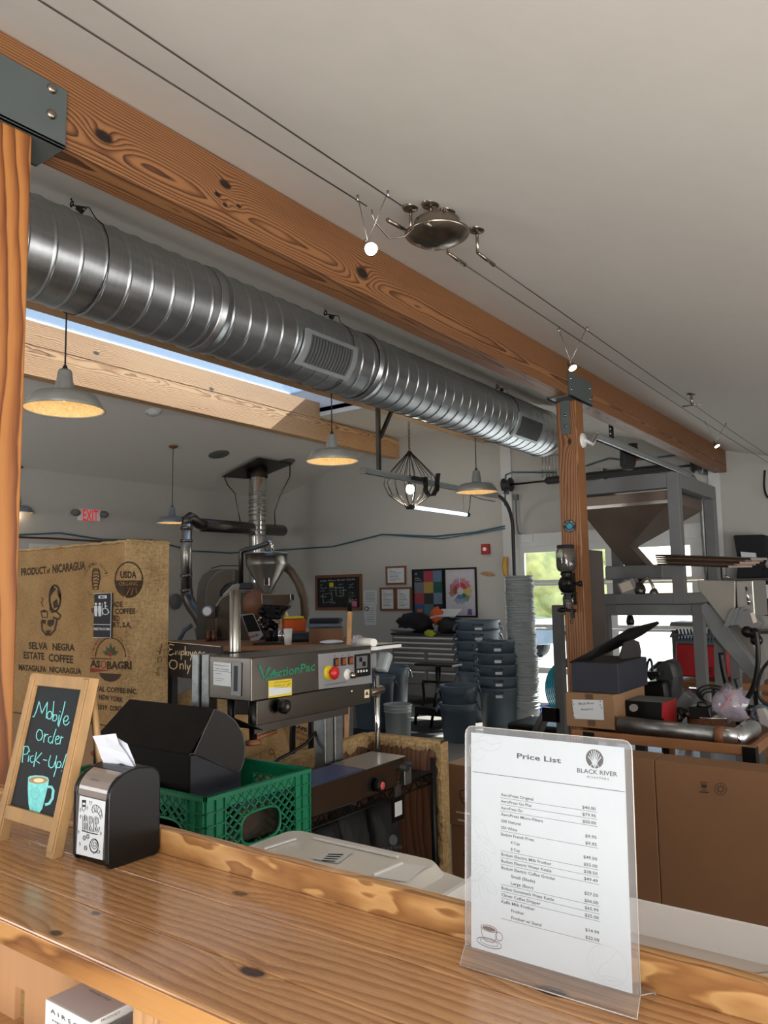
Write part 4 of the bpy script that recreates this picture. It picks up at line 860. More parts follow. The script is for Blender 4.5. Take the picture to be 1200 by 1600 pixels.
for a_, c_ in (((312, 865), (318, 915)), ((335, 852), (332, 925)), ((358, 870), (345, 925)), ((385, 900), (360, 945)), ((398, 950), (375, 970))): b.line(L6([a_, c_]), .8, fD)
wl_ = MB()
for bb, wd, ff_ in ((b, 3.3, fD), (wl_, 1.25, pl((X0-.0007, 0, 0), (1, 0, 0)))):
    bb.line(L6([(205, 962), (203, 1112)]), wd, ff_); bb.line(L6([(205, 960), (225, 968), (228, 1010), (207, 1032), (232, 1050), (228, 1100), (203, 1112)]), wd, ff_)
    for dx in (0, 62): bb.line(L6([(258+dx, 975+dx*.12), (254+dx, 1128+dx*.12)]), wd, ff_); bb.line(L6([(258+dx, 975+dx*.12), (286+dx, 985+dx*.12), (290+dx, 1030+dx*.12), (262+dx, 1055+dx*.12), (292+dx, 1132+dx*.12)]), wd, ff_)
wl_.build('card_letters', M['paper'], cd_)
b.line(L6([(185, 1118), (240, 1135), (300, 1150), (352, 1160)]), 1.6, fD)
b.ring((100+313/6.667, 1130+1275/6.667), 6.6, 1.2, fD, ry=10.5); b.ring((100+318/6.667, 1130+1262/6.667), 4.4, .9, fD, ry=7); b.ring((100+320/6.667, 1130+1262/6.667), 2.2, .9, fD, ry=3.5); b.line(L6([(262, 1270), (280, 1330), (310, 1358), (345, 1340)]), 1.1, fD); b.ring((100+357/6.667, 1130+1340/6.667), 2.2, .9, fD)
for c_ in ((212, 1195), (248, 1180), (225, 1300)): b.ring((100+c_[0]/6.667, 1130+c_[1]/6.667), 2.0, .9, fD, ry=3.4); b.line(L6([(c_[0]-4, c_[1]-16), (c_[0]+4, c_[1]+14)]), .7, fD)
for c_ in ((243, 885), (170, 905), (172, 975), (152, 1135), (383, 1150), (368, 1100), (165, 1260)): b.line(L6([(c_[0], c_[1]-22), (c_[0]+6, c_[1]), (c_[0], c_[1]+22), (c_[0]-6, c_[1]), (c_[0], c_[1]-22)]), .6, fD)
b.build('card_drawing', M['ink'], cd_)
b = MB(); cpl = pl((X0+.012, 0, CZ+Hh*.87), (1, 0, .9)); b.line(L6([(270, 615), (300, 605), (350, 612), (378, 625), (360, 635), (345, 655)]), .8, cpl, Vector((-.004, 0, .004))); b.build('cover_emblem', M['dsteel'], nd)
nx = .955; nz = CZ+Hh
t = thing('napkin', 'white folded paper napkin sticking out of the dispenser', 'napkin', (nx, 1.34, nz-.01))
fq = [(145, 1150), (181, 1146), (184, 1154), (199, 1162), (205, 1176), (214, 1203), (190, 1193), (165, 1199)]
b = MB(); Pn = [(145, 1150, .925), (163, 1148, .93), (181, 1146, .935), (152, 1165, .935), (170, 1168, .942), (186, 1163, .94), (158, 1183, .942), (178, 1182, .946), (198, 1178, .95), (165, 1199, .945), (190, 1192, .95), (213, 1203, .953)]
b.add([at(x, y, X=X_) for x, y, X_ in Pn], [(0, 1, 4, 3), (1, 2, 5, 4), (3, 4, 7, 6), (4, 5, 8, 7), (6, 7, 10, 9), (7, 8, 11, 10)], False)
o = b.build('front_fold', M['tissue'], t, recalc=False); sm = o.modifiers.new('s', 'SOLIDIFY'); sm.thickness = .0008
b = MB(); Pn = [(173, 1155, .945), (184, 1153, .95), (199, 1162, .955), (185, 1175, .95), (203, 1172, .958), (209, 1186, .96), (190, 1194, .955), (214, 1203, .962)]
b.add([at(x, y, X=X_) for x, y, X_ in Pn], [(0, 1, 3), (1, 2, 4, 3), (3, 4, 5), (3, 5, 7, 6)]); o = b.build('back_fold', M['tissue'], t, recalc=False); sm = o.modifiers.new('s', 'SOLIDIFY'); sm.thickness = .0008
# ================================================================ work bench behind the bar
wb_ = thing('work_bench', 'low white work bench hidden behind the bar', 'table', (1.6, 1.0, 0))
MB().box((1.06, -.6, .63), (2.06, 2.62, .66)).build('bench_top', M['white'], wb_)
for x in (1.1, 2.0):
    for y in (-.55, 1.0, 2.55): MB().box((x-.02, y-.02, 0), (x+.02, y+.02, .63)).build('leg', M['frame'], wb_)
def crate(y0, lab):
    x0, x1, z0, z1, y1 = 1.54, 1.985, .66, .998, y0+.335; t = thing('milk_crate', lab, 'crate', ((x0+x1)/2, (y0+y1)/2, z0), group='green milk crates behind the bar')
    b = MB(); th = .005
    for (a, c_) in (((x0, y0), (x1, y0)), ((x1, y0), (x1, y1)), ((x1, y1), (x0, y1)), ((x0, y1), (x0, y0))):
        L = Vector((c_[0]-a[0], c_[1]-a[1], 0)); W = L.length; U = L.normalized(); Nn = Vector((U.y, -U.x, 0)); O = Vector((a[0], a[1], z0)); H = z1-z0
        bx = lambda u0, u1, v0, v1, n0=-.004, n1=.004: b.obox(O, U, UP, Nn, (u0, u1), (v0, v1), (n0, n1))
        bx(0, W, H-.012, H, -.008, .010); bx(0, W, 0, .02)
        bx(-.002, .07, 0, H, -.003, .001); bx(W-.07, W+.002, 0, H, -.003, .001)
        for k in range(8): v = .03+k*.037; bx(0, .072, v, v+.004, 0, .008); bx(W-.072, W, v, v+.004, 0, .008)
        for u in (.0, .036, .070, W-.074, W-.04, W-.004): bx(u, u+.004, 0, H, 0, .008)
        cx_, cz_, rx, rz = W/2, H*.62, min(.085, W*.22), .048
        def hole(u, v): return ((u-cx_)/(rx+.006))**2+((v-cz_)/(rz+.006))**2 < 1
        u0, u1, v0, v1 = .072, W-.072, .02, H-.012; step = .034
        for sgn in (1, -1):
            k = -20
            while k < 30:
                seg = []; n = 60
                for i in range(n+1):
                    v = v0+(v1-v0)*i/n; u = u0+k*step+sgn*(v-v0)*1.15
                    ok = u0 <= u <= u1 and not hole(u, v)
                    if ok: seg.append((u, v))
                    if (not ok or i == n) and len(seg) > 2:
                        (ua, va), (ub, vb) = seg[0], seg[-1]; d = Vector((ub-ua, vb-va)); l = d.length; d.normalize()
                        UU = U*d.x+UP*d.y; VV = UP*d.x-U*d.y
                        b.obox(O+U*ua+UP*va, UU, VV, Nn, (0, l), (-.0022, .0022), (-.003, .005)); seg = []
                    elif not ok: seg = []
                k += 1
        ring = [O+U*(cx_+rx*math.copysign(abs(math.cos(a_))**.6, math.cos(a_)))+UP*(cz_+rz*math.copysign(abs(math.sin(a_))**.7, math.sin(a_))) for a_ in [2*math.pi*i/28 for i in range(28)]]
        b.tube(ring, .005, 6, closed=True)
        bx(u0, u1, v1-.03, v1, -.002, .002)
    for k in range(9): x = x0+(x1-x0)*k/8; b.box((x-.003, y0, z0+.002), (x+.003, y1, z0+.012))
    for k in range(7): y = y0+(y1-y0)*k/6; b.box((x0, y-.003, z0+.002), (x1, y+.003, z0+.012))
    b.build('basket', M['green'], t); return t
crate(1.772, 'green plastic milk crate holding the black roll-top box, nearer to the middle')
crate(2.118, 'green plastic milk crate mostly hidden behind the napkin dispenser')
random.seed(11)
for k, (px, col, lab) in enumerate((((418, 1272), 'orange', 'orange packet inside the green crate'), ((345, 1290), 'navycard', 'dark blue pouch at the crate bottom'), ((395, 1300), 'red', 'dull red pouch inside the green crate'))):
    p = at(*px, X=1.75); o = MB().ball((1.72-.03*k, p.y if 1.8 < p.y < 2.08 else 1.9, .72+.02*k), (.07, .05, .05), 10, 7, .15).build('coffee_pouch', M[col]); tag(o, lab, 'pouch')
# black roll-top box in the crate
t = thing('rolltop_box', 'black glossy roll-top carton standing in the green crate', 'box', (1.75, 2.0, .70))
A = at(296, 1180, X=1.615); yR = A.y; zT = A.z; bx0, bx1, yL = 1.615, 1.83, A.y+.50
MB().box((bx0, yR, .70), (bx1, yL, zT)).build('box_body', M['blackcard'], t, .002)
MB().box((bx0+.003, yR-.002, .75), (bx1-.003, yR-.0004, zT-.004)).build('side_panel', M['navycard'], t)
Tp = at(335, 1108.5, X=1.80); LV = Vector((Tp.x-bx0, 0, Tp.z-zT)); Tl = at(201, 1089, X=Tp.x)
b = MB(); b.prism([(bx0, yR, zT+.001), (bx0, yL, zT+.001), (Tp.x, Tl.y, Tp.z), (Tp.x, Tp.y, Tp.z)], (.004, 0, .003)); b.build('lid_panel', M['blackcard'], t)
fl = pl((bx0, yR-.004, 0), (0, 1, 0))
q = [(303, 1178), (335, 1108), (352, 1114), (368, 1127), (379, 1145), (383, 1165), (381, 1190), (376, 1203), (371, 1206)]
MB().prism([fl(*p) for p in q], (0, -.003, 0)).build('lid_flap', M['greycard'], t)
b = MB(); b.line(q+[q[0]], .9, pl((bx0, yR-.0075, 0), (0, 1, 0))); b.line([(296, 1180), (300, 1177), (345, 1195), (371, 1206)], .9, pl((bx0, yR-.0075, 0), (0, 1, 0))); b.build('raw_edge', M['frame'], t)
b = MB(); back = [(Tp.x, Tl.y-.02, Tp.z-.002), (bx1+.02, Tl.y-.02, zT+.10), (bx1, Tl.y, zT), (bx1, yR, zT), (bx1+.1, yR, zT+.06), (Tp.x+.004, Tp.y, Tp.z)]
b.add([(Tp.x, Tl.y, Tp.z), (Tp.x, Tp.y, Tp.z), (Tp.x+.13, yR, zT+.03), (Tp.x+.13, yL, zT+.03)], [(0, 1, 2, 3)]); o = b.build('rear_flap', M['blackcard'], t); o.modifiers.new('s', 'SOLIDIFY').thickness = .003
# lidded container
t = thing('lidded_container', 'milky plastic food container with a raised clear lid', 'container', (1.4, 1.27, .66))
LZ = .92; Y0, Y1, X0, X1 = .955, 1.57, 1.13, 1.665
b = MB()
def rrect(x0, x1, y0, y1, r, z): 
    return [Vector((cx_+r*math.cos(a), cy_+r*math.sin(a), z)) for cx_, cy_, s in ((x1-r, y1-r, 0), (x0+r, y1-r, 1), (x0+r, y0+r, 2), (x1-r, y0+r, 3)) for a in [math.pi/2*(s+k/4) for k in range(5)]]
def loft(b, rings, cap=True, smooth=False):
    n = len(rings[0]); s0 = len(b.v)
    b.add([v for r in rings for v in r], [(i*n+k, i*n+(k+1) % n, (i+1)*n+(k+1) % n, (i+1)*n+k) for i in range(len(rings)-1) for k in range(n)], smooth)
    if cap: b.f += [tuple(s0+k for k in range(n))[::-1], tuple(s0+(len(rings)-1)*n+k for k in range(n))]; b.sm += [False]*2
loft(b, [rrect(X0+.02, X1-.02, Y0+.02, Y1-.02, .05, .662), rrect(X0+.005, X1-.005, Y0+.005, Y1-.005, .05, LZ-.05)]); b.build('tub_body', M['trans'], t)
b = MB(); loft(b, [rrect(X0, X1, Y0, Y1, .05, LZ-.052), rrect(X0, X1, Y0, Y1, .05, LZ-.030), rrect(X0+.01, X1-.002, Y0+.075, Y1-.01, .045, LZ-.022), rrect(X0+.015, X1-.006, Y0+.10, Y1-.03, .04, LZ)], True); b.build('lid', M['trans'], t, .003)
fz = pl((0, 0, LZ+.001), (0, 0, 1)); b = MB()
for q in ([(412, 1328), (462, 1312)], [(490, 1311), (622, 1341)], [(583, 1369), (628, 1350)], ):
    a_, c_ = fz(*q[0]), fz(*q[1]); d = (c_-a_); l = d.length; d.normalize(); b.obox(a_, d, Vector((-d.y, d.x, 0)), UP, (0, l), (-.005, .005), (0, .006))
b.build('lid_ridge', M['tub'], t, .002)
a_ = fz(505, 1340); lb = MB().poly([(489, 1343), (512, 1330), (550, 1333), (528, 1350)], fz, Vector((0, 0, .0015))).build('label', M['paper'], t)
b = MB()
for k in range(4): b.line([(503+k*3.2, 1345-k*3.2+.5), (524+k*4, 1347-k*3.5)], 1.6, fz, Vector((0, 0, .002)))
b.build('label_print', M['ink'], lb)
b = MB().poly([(583, 1370), (628, 1349), (668, 1354), (636, 1379)], fz, Vector((0, 0, .001))); b.build('finger_recess', M['tub'], t)
# open tub with flour-coloured lid inside
t = thing('open_tub', 'long white open tub behind the price list with a beige surface inside', 'container', (1.4, .5, .66))
Y0, Y1 = .12, .93; X0 = 1.12; b = MB()
R_ = [rrect(X0+.03, X1-.03, Y0+.03, Y1-.03, .05, .662), rrect(X0, X1, Y0, Y1, .05, .93), rrect(X0+.012, X1-.012, Y0+.012, Y1-.012, .04, .93), rrect(X0+.035, X1-.035, Y0+.035, Y1-.035, .04, .70)]
loft(b, R_); b.build('tub_body', M['tub'], t)
b = MB(); loft(b, [rrect(X0+.02, X1-.022, Y0+.02, Y1-.022, .04, .86), rrect(X0+.02, X1-.022, Y0+.02, Y1-.022, .04, .866)]); b.build('inner_lid', M['beige'], t)
b = MB(); fz = pl((0, 0, .868), (0, 0, 1)); b.poly([(985, 1450), (1030, 1443), (1200, 1478), (1200, 1518), (1180, 1520), (995, 1478)], fz); b.build('film_patch', P('film', (178, 168, 160), .3), t)
b = MB(); b.box((X0, .10, .87), (X0+.35, .30, .90)); o = b.build('tray', M['tub']); tag(o, 'white tray corner lying on the open tub at the right frame edge', 'tray'); o.location = (0, 0, .0)
# ================================================================ band sealer
bs = thing('band_sealer', 'stainless band sealer with green lettering and a control panel', 'sealer', (2.25, 1.98, .8))
SX = 1.9; c = at(392, 1028, X=SX); SY = c.y; zt = c.z; zb = at(392, 1097, X=SX).z; yb = at(327, 1022, X=SX).y; xr = at(580, 1008, Y=SY).x
MB().box((SX, SY, zb), (xr, yb, zt)).build('head_casing', M['sealer'], bs, .004)
MB().box((SX+.035, SY+.008, zb-.085), (xr-.0, SY+.05, zb-.002)).build('lower_casing', M['sealer'], bs, .002)
MB().box((SX+.02, SY+.004, zb-.11), (xr-.15, SY+.03, zb-.084)).build('guide_rail', M['dsteel'], bs)
fS = pl((0, SY-.001, 0), (0, 1, 0)); fL = pl((SX-.001, 0, 0), (1, 0, 0)); LS = Vector((0, -.001, 0)); LL = Vector((-.001, 0, 0))
b = MB(); b.text('ActionPac', (421, 1060), (492, 1047), (.5, -14), fS, bold=.02); b.line([(405, 1039), (412, 1060), (421, 1042)], 4.5, fS, LS*.3); b.line([(414, 1062), (428, 1058), (440, 1050), (424, 1052), (414, 1062)], 2, fS, LS*.3); b.build('brand_lettering', M['green'], bs)
cpn = MB().prism([fS(*p) for p in ((496.5, 1022), (578, 1014.5), (580.5, 1067), (497.5, 1077))], (0, -.003, 0)).build('control_panel', M['panel'], bs)
fC = pl((0, SY-.0045, 0), (0, 1, 0))
b = MB(); b.text('CONTINUOUS BAND SEALER', (507, 1072), (541, 1066.5), 2.6, fC); b.build('panel_lettering', M['navycard'], cpn)
p = fC(513, 1051); b = MB(); b.lathe([(0, -.012), (.024, -.012), (.028, -.004), (.028, 0)], tuple(p), 24, AY); b.build('stop_collar', M['yellow'], cpn)
MB().lathe([(0, -.04), (.014, -.039), (.0235, -.034), (.025, -.028), (.019, -.022), (.013, -.012), (.013, 0)], tuple(p+Vector((0, -.002, 0))), 24, AY).build('stop_button', M['redbtn'], cpn)
for x, y in ((524.5, 1034.5), (535.5, 1033.5), (546.5, 1032)):
    p = fC(x, y); sw = MB().box((p.x-.013, p.y-.008, p.z-.0155), (p.x+.013, p.y, p.z+.0155)).build('switch_housing', M['black'], cpn, .002)
    MB().prism([(p.x-.009, p.y-.008, p.z-.012), (p.x-.009, p.y-.011, p.z+.012), (p.x-.009, p.y-.006, p.z+.012), (p.x-.009, p.y-.006, p.z-.012)], (.018, 0, 0)).build('rocker', M['orange'], sw)
b = MB()
for x, y in ((523, 1025), (535, 1024), (545, 1023)): b.disc((x, y), 1.0, fC, n=10)
b.build('indicator_dot', M['redink'], cpn)
p = fC(542.5, 1053.5); MB().lathe([(0, -.003), (.02, -.003), (.021, 0)], tuple(p), 20, AY).build('dial_scale', M['white'], cpn); MB().lathe([(0, -.022), (.011, -.022), (.013, -.004), (.013, 0)], tuple(fC(548, 1055)), 20, AY).build('speed_knob', M['nickel'], cpn)
a_, c_ = fC(553.5, 1023), fC(577, 1055); dm = MB().box((a_.x, SY-.014, c_.z), (c_.x, SY-.003, a_.z)).build('display_module', M['black'], cpn, .003)
b = MB(); fM = pl((0, SY-.0145, 0), (0, 1, 0)); b.poly([(557, 1026), (574, 1024), (574, 1043), (557, 1045)], fM); dd = b.build('screen', M['frame'], dm)
b = MB(); fM2 = pl((0, SY-.015, 0), (0, 1, 0)); b.poly([(561.5, 1027.5), (566, 1027), (566, 1034), (561.5, 1034.5)], fM2); b.poly([(566.5, 1034), (571.5, 1033.5), (571.5, 1040.5), (566.5, 1041)], fM2); b.build('digits', M['black'], dd)
for k in range(4): p = fM(559.5+4.3*k, 1049-k*.45); MB().box((p.x-.004, p.y-.003, p.z-.005), (p.x+.004, p.y, p.z+.004)).build('key', M['white'], dm, .001)
b = MB(); b.poly([(419, 1064), (456, 1060), (456, 1086), (419, 1091)], fS, LS*.3); yl = b.build('yellow_label', M['yellow'], bs)
b = MB(); b.poly([(420, 1074), (455, 1074), (455, 1082), (420, 1088)], fS, LS*.8); b.build('label_white', M['paper'], yl)
b = MB(); b.text('CAUTION', (428, 1068), (446, 1066), 2.5, fS, LS*.8); b.text('KEEP HANDS CLEAR', (428, 1072.5), (446, 1070.5), 1.6, fS, LS*.8); b.text('OF HOT PARTS', (428, 1076), (445, 1074), 1.5, fS, LS*1.2); b.line([(446, 1066), (451, 1064), (454, 1062)], .8, fS, LS*.8); b.line([(448, 1070), (454, 1067)], .8, fS, LS*.8); b.line([(446, 1075), (452, 1069)], .6, fS, LS*.8); b.build('label_print', M['ink'], yl)
b = MB(); b.poly([(333.5, 1034), (361, 1036.5), (361, 1073), (333.5, 1070)], fL, LL*.3); wl = b.build('white_label', M['paper'], bs)
b = MB(); b.text('Maintained w/', (335.5, 1040), (357, 1042), 3.2, fL, LL*.8); b.text('Set | Initials', (336.5, 1045.5), (358, 1048), 3.2, fL, LL*.8); b.line([(334, 1047.5), (361, 1050.5)], .6, fL, LL*.8); b.line([(336, 1052), (346, 1053)], .5, fL, LL*.8); b.line([(337, 1060), (350, 1061)], .5, fL, LL*.8); b.line([(337, 1063), (347, 1064)], .5, fL, LL*.8); b.build('label_print', M['ink'], wl)
MB().prism([fL(*p) for p in ((363, 1034), (378, 1035.5), (377, 1088), (362, 1086))], (-.004, 0, 0)).build('handle_plate', M['panel'], bs, .002)
MB().prism([fL(*p)+LL*4.2 for p in ((367, 1040), (373, 1040.5), (372.5, 1080), (366.5, 1079.5))], (-.0008, 0, 0)).build('handle_slot', M['navycard'], bs)
q = at(438, 1103, Y=SY); MB().lathe([(0, -.035), (.018, -.035), (.026, -.03), (.028, -.012), (.022, -.005), (.008, 0)], tuple(q), 8, AY, smooth=False).build('adjusting_knob', M['black'], bs, .002)
MB().lathe([(0, -.036), (.008, -.036)], tuple(q), 12, AY).build('knob_insert', M['nickel'], bs)
q = at(550, 1080, Y=SY+.006); MB().lathe([(0, -.004), (.006, -.003), (.007, 0)], tuple(q), 12, AY).build('screw', M['chrome'], bs)
b = MB(); fW = pl((0, SY+.0065, 0), (0, 1, 0)); b.poly([(569.5, 1078), (577, 1077), (577, 1090), (569.5, 1091)], fW); ww = b.build('warning_label', M['cream'], bs); b = MB(); b.poly([(570.5, 1086), (573.2, 1079.5), (576, 1085.5)], fW, LS*.5); b.build('warning_mark', M['ink'], ww)
q = at(367, 1018, Z=zt); MB().lathe([(.021, 0), (.021, at(367, 920, d=2.62).z-zt), (.0195, at(367, 920, d=2.62).z-zt), (.0195, 0)], tuple(q), 28).build('steel_tube', M['steel'], bs)
q0, q1 = at(300, 1022, X=SX), at(325, 1022, X=SX)
for i, (a_, c_) in enumerate(((q0.y, q0.y-.035), (q0.y-.04, q1.y+.006))): MB().box((SX+.01*i, c_, .62), (SX+.05, a_, q0.z+.0)).build('upright_profile', M['galv2'], bs, .002)
px_ = at(506, 1130, Y=SY+.06).x
for k, x in enumerate((px_, px_+.06)): MB().box((x, SY+.055, .80), (x+.052, SY+.11, zb-.0)).build('support_post', M['galv2'], bs, .003)
for y in (SY+.02, SY+.13): MB().cyl((SX+.03, y, zb-.13), (SX+.03, y, zb), .013).build('drive_shaft', M['black'], bs)
b = MB(); b.lathe([(0, -.008), (.028, -.008), (.028, .004), (.01, .01), (.01, .02)], (SX+.03, SY+.02, zb-.14), 20); b.cyl((SX+.03, SY+.02, zb-.13), (SX+.14, SY+.02, zb-.12), .008); b.build('guide_wheel', M['bronze'], bs)
# right hand end: tray, roller, pole
b = MB(); a_, c_ = at(580, 1010, Y=SY), at(623, 1006, Y=SY); b.box((xr, SY-.0, zt-.022), (c_.x+.02, SY+.012, zt-.004)); b.box((xr, SY, zt-.008), (c_.x+.02, yb-.04, zt-.004)); b.build('outfeed_tray', M['white'], bs)
b = MB(); q0, q1 = at(590, 1044, Y=SY), at(606, 1047, Y=SY-.02); b.box((xr, SY+.02, zt-.10), (xr+.07, SY+.1, zt-.035)); b.build('motor_block', M['panel'], bs, .01)
b = MB(); b.obox((xr+.09, SY-.01, zt-.115), Vector((.5, 0, .86)), AY, Vector((.86, 0, -.5)), (0, .085), (0, .06), (-.02, .02)); b.build('ribbed_roller', M['pail'], bs, .012)
b = MB(); b.cyl((xr+.045, SY, zb-.05), (xr+.045, SY+.02, zb-.05), .02); b.cyl((xr+.0, SY+.01, zb-.045), (xr+.085, SY+.01, zb-.04), .016); b.build('pole_clamp', M['nickel'], bs, .002)
MB().cyl((xr+.05, SY+.012, .80), (xr+.05, SY+.012, zb+.02), .011).build('chrome_pole', M['chrome'], bs)
b = MB(); b.tube([at(505, 1122, Y=SY+.1), at(497, 1140, Y=SY+.1), at(478, 1162, Y=SY+.12), at(455, 1176, Y=SY+.12), at(436, 1186, Y=SY+.14), at(425, 1196, Y=SY+.14)], .0065, 8); b.build('power_cable', M['black'], bs)
# conveyor
cv = thing('conveyor', 'small conveyor with a dark blue belt and steel end plate', 'conveyor', (2.3, 1.9, .8))
cy0, cy1, czt = 1.815, 1.985, .92; cx1 = 2.60
MB().box((1.72, cy0, czt-.1), (cx1-.06, cy0+.01, czt-.002)).build('side_plate', M['sealer'], cv, .001); MB().box((1.72, cy1-.01, czt-.1), (cx1-.06, cy1, czt-.002)).build('side_plate', M['sealer'], cv, .001)
MB().prism([(cx1-.06, cy0, czt-.1), (cx1-.06, cy0, czt-.002), (cx1, cy0, czt-.006), (cx1+.0, cy0, czt-.035)], (0, .01, 0)).build('side_plate', M['sealer'], cv)
MB().box((1.72, cy0+.01, czt-.008), (cx1-.2, cy1-.01, czt)).build('belt', M['belt'], cv)
MB().prism([(cx1-.25, cy0-.001, czt+.001), (cx1+.01, cy0-.001, czt+.004), (cx1+.015, cy0-.001, czt-.008), (cx1+.008, cy0-.001, czt), (cx1-.25, cy0-.001, czt-.001)], (0, cy1-cy0+.002, 0)).build('end_plate', M['steel'], cv)
q = at(588, 1226, Y=cy0); b = MB(); b.lathe([(0, -.03), (.024, -.03), (.028, -.024), (.026, -.008), (.012, 0)], tuple(q), 10, AY, smooth=False); kn = b.build('belt_knob', M['black'], cv, .002); MB().lathe([(0, -.032), (.014, -.031), (.015, -.029)], tuple(q), 20, AY).build('knob_centre', P('pink_cap', (200, 84, 84), .4), kn)
b = MB(); b.cyl((cx1-.02, cy0-.03, czt-.035), (cx1-.02, cy1, czt-.035), .014); b.cyl((cx1+.03, cy0-.02, czt-.03), (cx1+.03, cy1, czt-.03), .010); b.build('end_roller', M['rubber'], cv)
MB().box((cx1+.0, cy0+.0, .81), (cx1+.05, cy0+.03, czt-.04)).build('end_bracket', M['galv2'], cv, .003)
# wire shelving
ws = thing('wire_shelving', 'black wire shelving unit under the band sealer', 'shelf', (2.3, 1.95, 0))
sx0, sx1, sy0, sy1 = 2.09, 2.90, 1.875, 2.22
for zz in (.795, .43, .12):
    sh_ = MB()
    for y in (sy0, sy1): sh_.cyl((sx0, y, zz), (sx1, y, zz), .005, n=6); sh_.cyl((sx0, y, zz-.04), (sx1, y, zz-.04), .004, n=6)
    for x in (sx0, sx1): sh_.cyl((x, sy0, zz), (x, sy1, zz), .005, n=6); sh_.cyl((x, sy0, zz-.04), (x, sy1, zz-.04), .004, n=6)
    o = sh_.build('shelf_frame', M['black'], ws)
    for y in (sy0, sy1):
        z_ = MB(); n = 22; z_.tube([(sx0+(sx1-sx0)*k/n, y, zz-.04*(k % 2)) for k in range(n+1)], .0035, 5); z_.build('truss_wire', M['black'], ws)
    z_ = MB(); n = 8; z_.tube([(sx1, sy0+(sy1-sy0)*k/n, zz-.04*(k % 2)) for k in range(n+1)], .0035, 5); z_.build('truss_wire', M['black'], ws)
    for k in range(46): x = sx0+.015+k*(sx1-sx0-.03)/45; MB().cyl((x, sy0, zz+.004), (x, sy1, zz+.004), .0024, n=5).build('shelf_wire', M['black'], ws)
for x in (sx0, sx1):
    for y in (sy0, sy1): MB().cyl((x, y, 0), (x, y, .86), .0125, n=12).build('upright', M['black'], ws)
q = at(620, 1240, Y=sy0-.005); MB().box((q.x-.022, sy0-.012, q.z-.01), (q.x+.022, sy0-.004, q.z+.045)).build('hanging_clip', M['galv2'], ws)
tg = MB().box((q.x-.04, sy0-.010, q.z-.105), (q.x+.04, sy0-.006, q.z-.012)).build('shelf_tag', M['black'], ws)
b = MB(); b.box((q.x-.024, sy0-.0115, q.z-.085), (q.x+.026, sy0-.0105, q.z-.03)); b.build('tag_paper', M['paper'], tg)
# black coffee bags on the lower shelf
def bag(px, x, lab, wd=.2, hh=.34, prn=True):
    y = sy0+.09; q = at(*px, Y=y); t = thing('coffee_bag', lab, 'bag', (q.x, y+.05, .436), group='black coffee bags on the wire shelf')
    def f(u, v):
        a = u*2*math.pi; s_ = (1-.45*max(0, v-.6)/.4); rx = wd/2*(abs(math.cos(a))**.5)*math.copysign(1, math.cos(a)); ry = .075*(abs(math.sin(a))**.6)*math.copysign(1, math.sin(a))
        return (q.x+rx*(1.02-.04*v), y+.08+ry*s_+.006*math.sin(9*u*6+v*7), .438+hh*v+.004*math.sin(11*u))
    b = MB(); b.sheet(f, 28, 8); n = len(b.v); b.f.append(tuple(range(n-29, n-1))); b.sm.append(False); b.build('pouch', M['blackm'], t)
    if prn:
        ff = pl((0, y+.0005, 0), (0, 1, 0)); b = MB(); cx_, cy_ = at_px(q.x, y, .436+hh*.42); b.disc((cx_, cy_-3), 6.5, ff, ry=8.5); b.text('BLACK RIVER', (cx_-16, cy_+14), (cx_+15, cy_+10), 5.5, ff); b.build('logo_print', M['frame'], t)
def at_px(x, y, z):
    v = Vector((x, y, z))-EYE; return 600+FPX*v.dot(_R)/v.dot(_F), 800-FPX*v.dot(_U)/v.dot(_F)
bag((614, 1290), 0, 'rightmost black coffee bag on the lower wire shelf', .17, .245)
bag((566, 1300), 0, 'middle black coffee bag on the lower wire shelf', .17, .26)
bag((522, 1310), 0, 'leftmost black coffee bag on the lower wire shelf', .17, .245)
# burlap-edged partition
pn = thing('partition', 'brown low partition with burlap stapled over its edges', 'partition', (2.96, 2.05, 0))
pc = at(583, 1146, Z=.91); PX, PY = 2.96, 2.27; pe = at(690, 1163, X=PX).y
MB().box((PX, pe, 0), (PX+.03, PY+.03, .91)).build('end_panel', M['brownply'], pn, .002)
MB().box((2.08, PY, 0), (PX+.03, PY+.03, .88)).build('long_panel', M['brownply'], pn, .002)
random.seed(3)
def hem(b, p0, p1, dn, out, drop=.05, n=40):
    p0, p1, dn, out = Vector(p0), Vector(p1), Vector(dn), Vector(out)
    for s in range(1):
        rows = []
        for i in range(n+1):
            c_ = p0.lerp(p1, i/n); d_ = drop*random.uniform(.65, 1.25); j = random.uniform(-.004, .004)
            rows += [c_+out*.007+dn*d_, c_+out*(.012+j)+dn*d_*.5, c_+out*.011, c_-dn*.010+out*.004+UP*j*.5, c_-dn*.012-out*.022, c_-out*.036, c_-out*.038+dn*d_]
        b.add(rows, [(i*7+k, i*7+k+1, (i+1)*7+k+1, (i+1)*7+k) for i in range(n) for k in range(6)], False)
b = MB(); hem(b, (PX, PY, .91), (PX, pe, .91), (0, 0, -1), (-1, 0, 0), .035); hem(b, (PX, pe, .91), (PX, pe, .0), (0, 1, 0), (-1, 0, 0), .028); b.box((PX+.0, pe-.012, 0), (PX+.034, pe, .915)); b.build('burlap_edge', M['burlap2'], pn)
b = MB(); hem(b, (2.08, PY, .88), (PX, PY, .91), (0, 0, -1), (0, -1, 0), .05); b.build('burlap_edge', M['burlap2'], pn)
b = MB(); hem(b, (2.08, PY-.005, .875), (2.42, PY-.005, .882), (0, 0, -1), (0, -1, 0), .16, 16); b.build('loose_burlap', M['burlap2'], pn)
